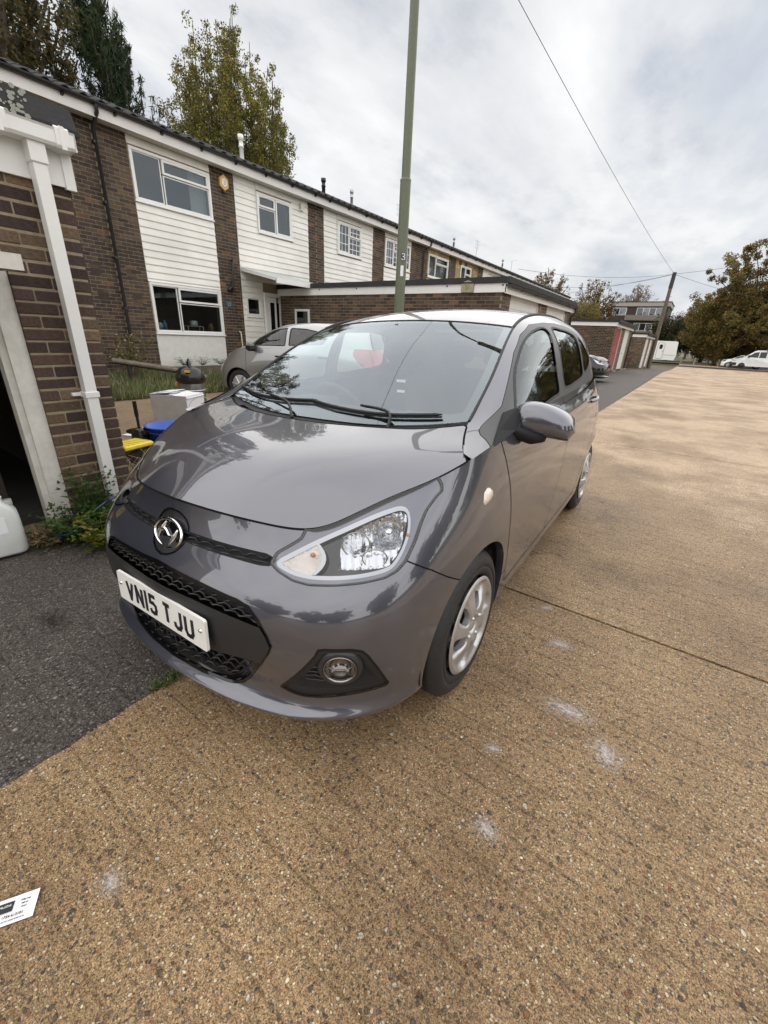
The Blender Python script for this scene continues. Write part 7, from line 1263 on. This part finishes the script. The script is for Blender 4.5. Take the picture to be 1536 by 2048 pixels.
# ---------------------------------------------------------------- other vehicles
def simple_car(name, label, loc, rz, sc, pnt, cat='car', group=None, mirror_front=False, sides=(1, -1), grille_m=GLOSSB, glass=DGLASS):
    root = empty(name, loc, rz, label, cat, group); root.scale = sc; hull = outward(patch(HULL, 130, 44), (1.8, 0, .6)); cab = outward(patch(CAB, 90, 34), (2.0, 0, .8)); xz = lambda V: V[:, [0, 2]]; szp = lambda V: np.stack([V[:, 0] + V[:, 1], V[:, 2]], 1); rib = []
    d = np.minimum(np.hypot(hull.V[:, 0] - .748, hull.V[:, 2] - .288) - .33, np.hypot(hull.V[:, 0] - 3.133, hull.V[:, 2] - .288) - .33); _, hull = hull.split(np.where(hull.V[:, 1] > .5, d, 1.))
    head, hull = hull.split(np.where(hull.V[:, 0] < .66, polydist(szp(hull.V), HEAD), 1.), rib); gr, hull = hull.split(np.where(hull.V[:, 0] < .66, polydist(hull.V[:, 1:3], GRILLE), 1.))
    tl, hull = hull.split(np.where((hull.V[:, 0] > 3.0) & (hull.V[:, 1] > .40), polydist(xz(hull.V), [(3.20, 1.2), (3.12, .98), (3.22, .86), (3.40, .72), (3.62, .66), (3.62, .80), (3.50, 1.2)]), 1.), rib)
    ds = []
    for (a, b) in ((.95, 1.90), (1.90, 2.85)): dd, hull = hull.split(np.where((hull.V[:, 0] > .7) & (hull.V[:, 0] < 3.1), polydist(xz(hull.V), [(a, 1.3), (a, .29), (b - (.2 if b > 2.5 else 0), .29), (b, .8), (b, 1.3)]), 1.), rib); ds.append(dd)
    wf = [(1.10, 1.03), (1.22, 1.15), (1.52, 1.30), (1.80, 1.345), (1.80, 1.05)]; wr = [(1.88, 1.345), (2.2, 1.34), (2.45, 1.30), (2.62, 1.20), (2.55, 1.11), (1.88, 1.06)]; sg = []
    g1, cab = cab.split(polydist(xz(cab.V), wf), sg); g2, cab = cab.split(polydist(xz(cab.V), wr), sg)
    for sd in sides:
        emit('body_side', hull, pnt, root, sd); emit('cabin_frame', cab, pnt, root, sd); d1 = emit('front_door', ds[0], pnt, root, sd); d2 = emit('rear_door', ds[1], pnt, root, sd); emit('window_glass', g1, glass, d1, sd, -.003); emit('window_glass', g2, glass, d2, sd, -.003)
        h = emit('headlight', head, CLEAR, root, sd, .003); emit('lamp_reflector', inset_tm(head, np.minimum(.03, -polydist(szp(head.V), HEAD) + .003)), REFL, h, sd); emit('tail_lamp', tl, REDL, root, sd, .004); emit('lower_grille', inset_tm(gr, .01), grille_m, root, sd)
        emb(ribbon_mesh(sg, .016, .003), 'window_seal', RUBBER, root, sd); emb(ribbon_mesh(rib, .006, .001), 'panel_gap', GAPM, root, sd)
        for x0, z0 in ((1.62, .85), (2.50, .88)): mb = MB(); mb.box(x0, x0 + .17, .825, .852, z0, z0 + .03, bev=.008); emb(mb, 'door_handle', GLOSSB if pnt is SILVER else pnt, root, sd)
        mb = MB(); mb.box(1.10, 1.20, .81, .99, .93, 1.06, bev=.035); emb(mb, 'door_mirror', GLOSSB if pnt is SILVER else pnt, root, sd)
        for cx in (.748, 3.133): wheel(root, cx, sd, yo=.79, detail=False, rot=.3); mb = MB(); mb.lathe([(.345, .77), (.345, .42), (.01, .42)], 28, 0, 'y', (cx, 0, .30)); mb.F = [q for q in mb.F if min(mb.V[k][2] for k in q) > .2]; mb.M = mb.M[:len(mb.F)]; mb.sm = mb.sm[:len(mb.F)]; emb(mb, 'wheel_housing', PLASTIC, root, sd)
    top = hull and patch(HULL, 130, 44).G[:, -1]; ctop = patch(CAB, 90, 34).G[:, -1]; cut = int(np.argmax(top[:, 0] > .685)); e = [tuple(p) for p in top[:cut:3]]; ce = [tuple(p) for p in ctop if p[0] < .885][::2]
    Pm = np.array(e + ce + [(.80, .50, .982), (.715, 0, .978)] + [(.30, 0, .886), (.56, 0, .951), (.47, .5, .91)]); Pm = np.vstack([Pm, Pm[Pm[:, 1] > .01] * [1, -1, 1]]); f = tps(Pm[:, :2], Pm[:, 2], 1e-4); gm = grid_tm(np.linspace(.10, .95, 34), np.linspace(-.8, .8, 50), lambda a, b: np.stack([a, b, f(np.stack([a, b], 1))], 1)); gm.N *= np.sign(gm.N[:, 2:3]); poly = [(p[0], p[1]) for p in e + ce] + [(.80, .50), (.715, 0)]; poly += [(a, -b) for a, b in poly[::-1][1:]]; bn, _ = gm.split(polydist(gm.V[:, :2], poly)); emit('bonnet', bn, pnt, root)
    E = [p for p in ctop if p[0] > .88]; k1 = int(np.argmax(np.array(E)[:, 0] > 1.545)); ws = [E[int(k)] for k in np.linspace(0, k1, 5)]; cz = [(.72, .975), (.93, 1.07), (1.11, 1.186), (1.29, 1.29), (1.465, 1.385)]; net = [[(q[0], -q[1], q[2]), (c[0] + .045, -q[1] * .6, c[1]), (c[0], 0, c[1]), (c[0] + .045, q[1] * .6, c[1]), tuple(q)] for q, c in zip(ws, cz)]; emit('windscreen', outward(patch(net, 16, 20), (1.8, 0, .6)), glass, root)
    cc = np.array(E[k1:]); rp = [(1.465, 1.385), (1.80, 1.462), (2.3, 1.486), (2.9, 1.464), (3.30, 1.405)]; ks = [int(k) for k in np.linspace(0, len(cc) - 1, 5)]; net = [[(cc[k][0], -cc[k][1], cc[k][2]), (c[0], -cc[k][1] * .66, c[1] - .012), (c[0], 0, c[1]), (c[0], cc[k][1] * .66, c[1] - .012), tuple(cc[k])] for k, c in zip(ks, rp)]; rf = outward(patch(net, 24, 24), (1.8, 0, .6)); emit('roof', rf, pnt, root)
    a = rf.G[-1]; lo = [(3.45, -.62, 1.055), (3.535, -.3, 1.058), (3.54, 0, 1.06), (3.535, .3, 1.058), (3.45, .62, 1.055)]; hi_ = [tuple(a[int(k)]) for k in np.linspace(0, 23, 5)]; net = [[tuple(np.array(h) * (1 - t) + np.array(l) * t) for h, l in zip(hi_, lo)] for t in (0, .33, .66, 1)]; emit('rear_window', outward(patch(net, 8, 12), (1.8, 0, .6)), glass, root)
    mb = MB(); mb.box(.28, 3.4, -.56, .56, .17, .80); mb.box(1.3, 1.5, -.6, .6, .8, .95); mb.box(1.9, 2.05, -.55, -.15, .7, 1.15, bev=.04); mb.box(1.9, 2.05, .15, .55, .7, 1.15, bev=.04); mb.box(1.93, 2.02, -.47, -.23, 1.16, 1.32, bev=.04); mb.box(1.93, 2.02, .23, .47, 1.16, 1.32, bev=.04); emb(mb, 'underbody', PLASTIC, root)
    return root
ha = math.atan2(-.975, .22)  # object local +Y is the car's tail
def heading(dx_, dy_): return math.atan2(dx_, -dy_)   # rotation so that local -Y (nose) points along (dx, dy)
hx, hy = -.975, -.22; c0 = Vector((-7.62, 5.66, -.105)); left = Vector((-hy, hx, 0)); rear = Vector((-hx, -hy, 0))
o_ = c0 - rear * .815 - left * .84
simple_car('silver_hatchback', 'silver five-door hatchback parked on the drive facing the white-boarded house', tuple(o_), heading(hx, hy), (1.06, 1.09, 1.07), SILVER)
simple_car('black_car', 'black car nosing out from between the garages behind the grey hatchback', (-2.55, 19.0, -.05), heading(1, 0), (1.10, 1.15, 1.02), BLACKP)
simple_car('white_car', 'small white car whose nose shows left of the white van', (2.45, 64.0, zg(64)), heading(-1, 0), (1, 1.05, .95), WHITEP)
# van: side profile with length, swept to both flanks
vn = empty('white_van', (3.35, 62.3, zg(62.3)), heading(-1, -.0), 'white panel van with black front bumper parked at the right edge of the road end', 'van')
def side_shell(name, prof, hw, m, parent, zt=1.1, inset=.16, ws=.9):
    V = []; F = []; n = len(prof); rows = [(-hw, 0), (-hw, 1), (hw, 1), (hw, 0)]
    cols = [(-1., 0.), (-.97, .03), (-.8, .055), (0, .07), (.8, .055), (.97, .03), (1., 0.)]
    for (k, out_) in cols:
        for (x, z) in prof:
            w = hw * (1 - max(0, z - zt) * inset); cx = sum(p[0] for p in prof) / n; cz_ = sum(p[1] for p in prof) / n; s = 1 - .02 * (1 - abs(k) ** 0) - (.03 if abs(k) == 1 else 0); V.append((k * w, cx + (x - cx) * s, cz_ + (z - cz_) * s))
    for i in range(len(cols) - 1):
        for j in range(n): F.append((i * n + j, i * n + (j + 1) % n, (i + 1) * n + (j + 1) % n, (i + 1) * n + j))
    F += [tuple(range(n)), tuple(reversed(range(len(V) - n, len(V))))]; return mkobj(name, V, [f[::-1] for f in F], m, parent)
side_shell('body', [(.02, .35), (.0, .70), (.10, .95), (.75, 1.12), (1.05, 1.25), (1.65, 1.80), (1.95, 1.93), (3.2, 1.97), (4.7, 1.95), (4.78, 1.6), (4.80, .45), (4.7, .30), (.2, .28)], .93, WHITEP, vn)
for s in (1, -1):
    mb = MB(); z0 = 1.20; P = [(1.22, 1.22), (1.70, 1.68), (2.10, 1.76), (2.10, 1.20)]; w_ = lambda z: s * (.93 * (1 - max(0, z - 1.1) * .16) + .004); mb.add([(w_(b), a, b) for a, b in P], [(0, 1, 2, 3) if s < 0 else (3, 2, 1, 0)]); P = [(2.18, 1.20), (2.18, 1.76), (2.75, 1.78), (2.75, 1.20)]; mb.add([(w_(b), a, b) for a, b in P], [(0, 1, 2, 3) if s < 0 else (3, 2, 1, 0)]); mb.build('side_window', GLOSSB, vn)
    for cx in (.93, 3.95):
        wt = D.objects.new('wheel', None); S.collection.objects.link(wt); wt.parent = vn; wt.location = (s * .93, cx, .32); b = MB(); b.lathe([(.0, .012), (.19, .004), (.20, .015), (.31, .01), (.32, -.02), (.32, -.2), (0, -.2)], 28, 0, 'x'); b.V = [(v[0] * s, v[1], v[2]) for v in b.V]; b.build('tyre', RUBBER, wt); b = MB(); b.lathe([(0, .02), (.17, .018), (.185, .01)], 24, 0, 'x'); b.V = [(v[0] * s, v[1], v[2]) for v in b.V]; b.build('hubcap', GLOSSB, wt)
    mb = MB(); mb.box(s * .95 - .06, s * .95 + .10, 1.25, 1.40, 1.15, 1.42, bev=.03); mb.build('door_mirror', PLASTIC, vn); mb = MB(); mb.box(min(s * .60, s * .93), max(s * .60, s * .93), .02, .30, .72, .95, bev=.04); mb.build('headlight', CHROME, vn)
mb = MB(); mb.box(-.94, .94, -.06, .45, .28, .68, bev=.06); mb.build('front_bumper', PLASTIC, vn); mb = MB(); mb.add([(-.74, 1.10, 1.29), (.74, 1.10, 1.29), (.68, 1.66, 1.825), (-.68, 1.66, 1.825)], [(0, 1, 2, 3)]); mb.build('windscreen', GLOSSB, vn)
# caravan
cv = empty('touring_caravan', (-4.2, 63.2, zg(63)), R(4), 'white touring caravan with a rounded door window, beyond the telegraph pole', 'caravan')
def rr(x0, x1, z0, z1, r, n=4): return [(cx + r * math.cos(R(a0 + 90 * k / n)), cz_ + r * math.sin(R(a0 + 90 * k / n))) for cx, cz_, a0 in ((x1 - r, z1 - r, 0), (x0 + r, z1 - r, 90), (x0 + r, z0 + r, 180), (x1 - r, z0 + r, 270)) for k in range(n + 1)]
CW = mat('caravan_white', (.72, .72, .70), .4); mb = MB(); mb.prism([(-1.9, .42), (2.15, .42), (2.25, 1.0), (2.12, 2.42), (1.95, 2.52), (-1.8, 2.52), (-1.95, 2.4)], 0, 2.1, 'y'); mb.build('body_shell', CW, cv)
mb = MB(); mb.prism([(a, b) for a, b in rr(.15, .85, .55, 2.3, .12)], -.012, -.001, 'y'); do = mb.build('door', CW, cv); mb = MB(); P = rr(.15, .85, .55, 2.3, .12); mb.tube([(a, -.014, b) for a, b in P], .014, 5, closed=True); mb.build('door_seal', PLASTIC, do)
mb = MB(); mb.prism(rr(.34, .66, 1.62, 2.12, .12), -.03, -.012, 'y'); mb.build('door_window', GLOSSB, do); mb = MB(); mb.box(.70, .78, -.03, -.012, 1.35, 1.42); mb.build('handle', GLOSSB, do); mb = MB(); mb.box(-1.9, .05, -.008, -.001, .95, 1.0); mb.box(.95, 2.1, -.008, -.001, .95, 1.0); mb.build('stripe', mat('grey_stripe', (.35, .35, .36), .5), cv)
mb = MB(); mb.prism(rr(-1.5, -.4, 1.35, 1.95, .1), -.02, -.001, 'y'); mb.build('side_window', GLOSSB, cv); mb = MB(); mb.lathe([(0, -.02), (.2, -.02), (.31, 0), (.31, .18), (0, .18)], 20, 0, 'y', (-.3, .0, .31)); mb.build('wheel', RUBBER, cv)
# bollards, far lamp
for i, (x, l) in enumerate(((-1.35, 'leftmost concrete bollard, just right of the caravan'), (.05, 'concrete bollard left of the far lamp post'), (2.45, 'concrete bollard right of the far lamp post'), (5.0, 'concrete bollard hidden beside the white van'))): mb = MB(); mb.lathe([(.13, -.1), (.12, .72), (.09, .80), (0, .82)], 12, 0, 'z', (x, 66.5, zg(66))); tag(mb.build('bollard', mat('concrete_bollard', (.26, .24, .20), .9, noise=(8, .2))), l, 'bollard', 'bollards at the road end')
fl_ = empty('street_lamp', (1.38, 67.6, zg(67)), 0, 'thin distant street lamp in front of the oaks', 'street lamp'); mb = MB(); mb.tube([(0, 0, 0), (0, 0, 1.2)], .09, 10); mb.tube([(0, 0, 1.2), (-.05, 0, 5.75)], [.055, .045], 8); mb.build('column', mat('grey_green_column', (.16, .17, .13), .6), fl_); mb = MB(); mb.box(-.12, .30, -.08, .08, 5.72, 5.84, bev=.03); mb.build('lamp_head', GALV, fl_)
mb = MB(); mb.box(-8, 10, 68.2, 68.45, zg(68), zg(68) + .12); o = mb.build('far_kerb', MATS['kerb_concrete'] if 'kerb_concrete' in MATS else CONC2); o['kind'] = 'structure'
# flats
fb = empty('block_of_flats', (0, 0, 0), 0, 'low brick block of flats with white-framed windows beyond the garages', 'building'); Y = 110.; X0, X1 = -17.7, -7.0
mb = MB(); mb.box(X0, X1, Y, Y + 12, -1, 9.2); mb.build('wall', BRK[1], fb); mb = MB(); mb.box(X0 - .2, X1 + .2, Y - .25, Y + 12, 9.2, 9.95); mb.build('roof_fascia', mat('grey_cladding', (.30, .27, .24), .8), fb); mb = MB(); mb.box(X0 - .3, X1 + .3, Y - .3, Y + 12, 9.95, 10.1); mb.build('roof', FELT, fb)
for z in (7.5, 4.6, 1.8):
    for (a, b) in ((-17.2, -14.6), (-12.6, -8.0)):
        k = int((b - a) / 1.15); w = (b - a) / k; mb = MB(); mb.box(a, b, Y - .05, Y - .01, z, z + .06); mb.box(a, b, Y - .05, Y - .01, z + 1.35, z + 1.42)
        for i in range(k + 1): mb.box(a + i * w - .04, a + i * w + .04, Y - .052, Y - .01, z + .06, z + 1.35)
        wo = mb.build('window', WHITE, fb)
        for i in range(k): p = MB(); p.box(a + i * w + .04, a + (i + 1) * w - .04, Y - .03, Y - .012, z + .06, z + 1.35); p.build('pane', WGLASS, wo); q = MB(); q.box(a + i * w + .04, a + (i + 1) * w - .04, Y - .0115, Y - .011, z + .06, z + 1.35); q.build('blind', [CURTAIN, ROOMD][(i * 3 + int(z)) % 2], wo)
    mb = MB(); mb.box(-14.5, -8.0, Y - .9, Y - .01, z - 1.0, z - .85); mb.box(-14.5, -8.0, Y - .92, Y - .88, z - .85, z + .0); mb.build('balcony', mat('weathered_balcony', (.16, .14, .12), .8), fb)
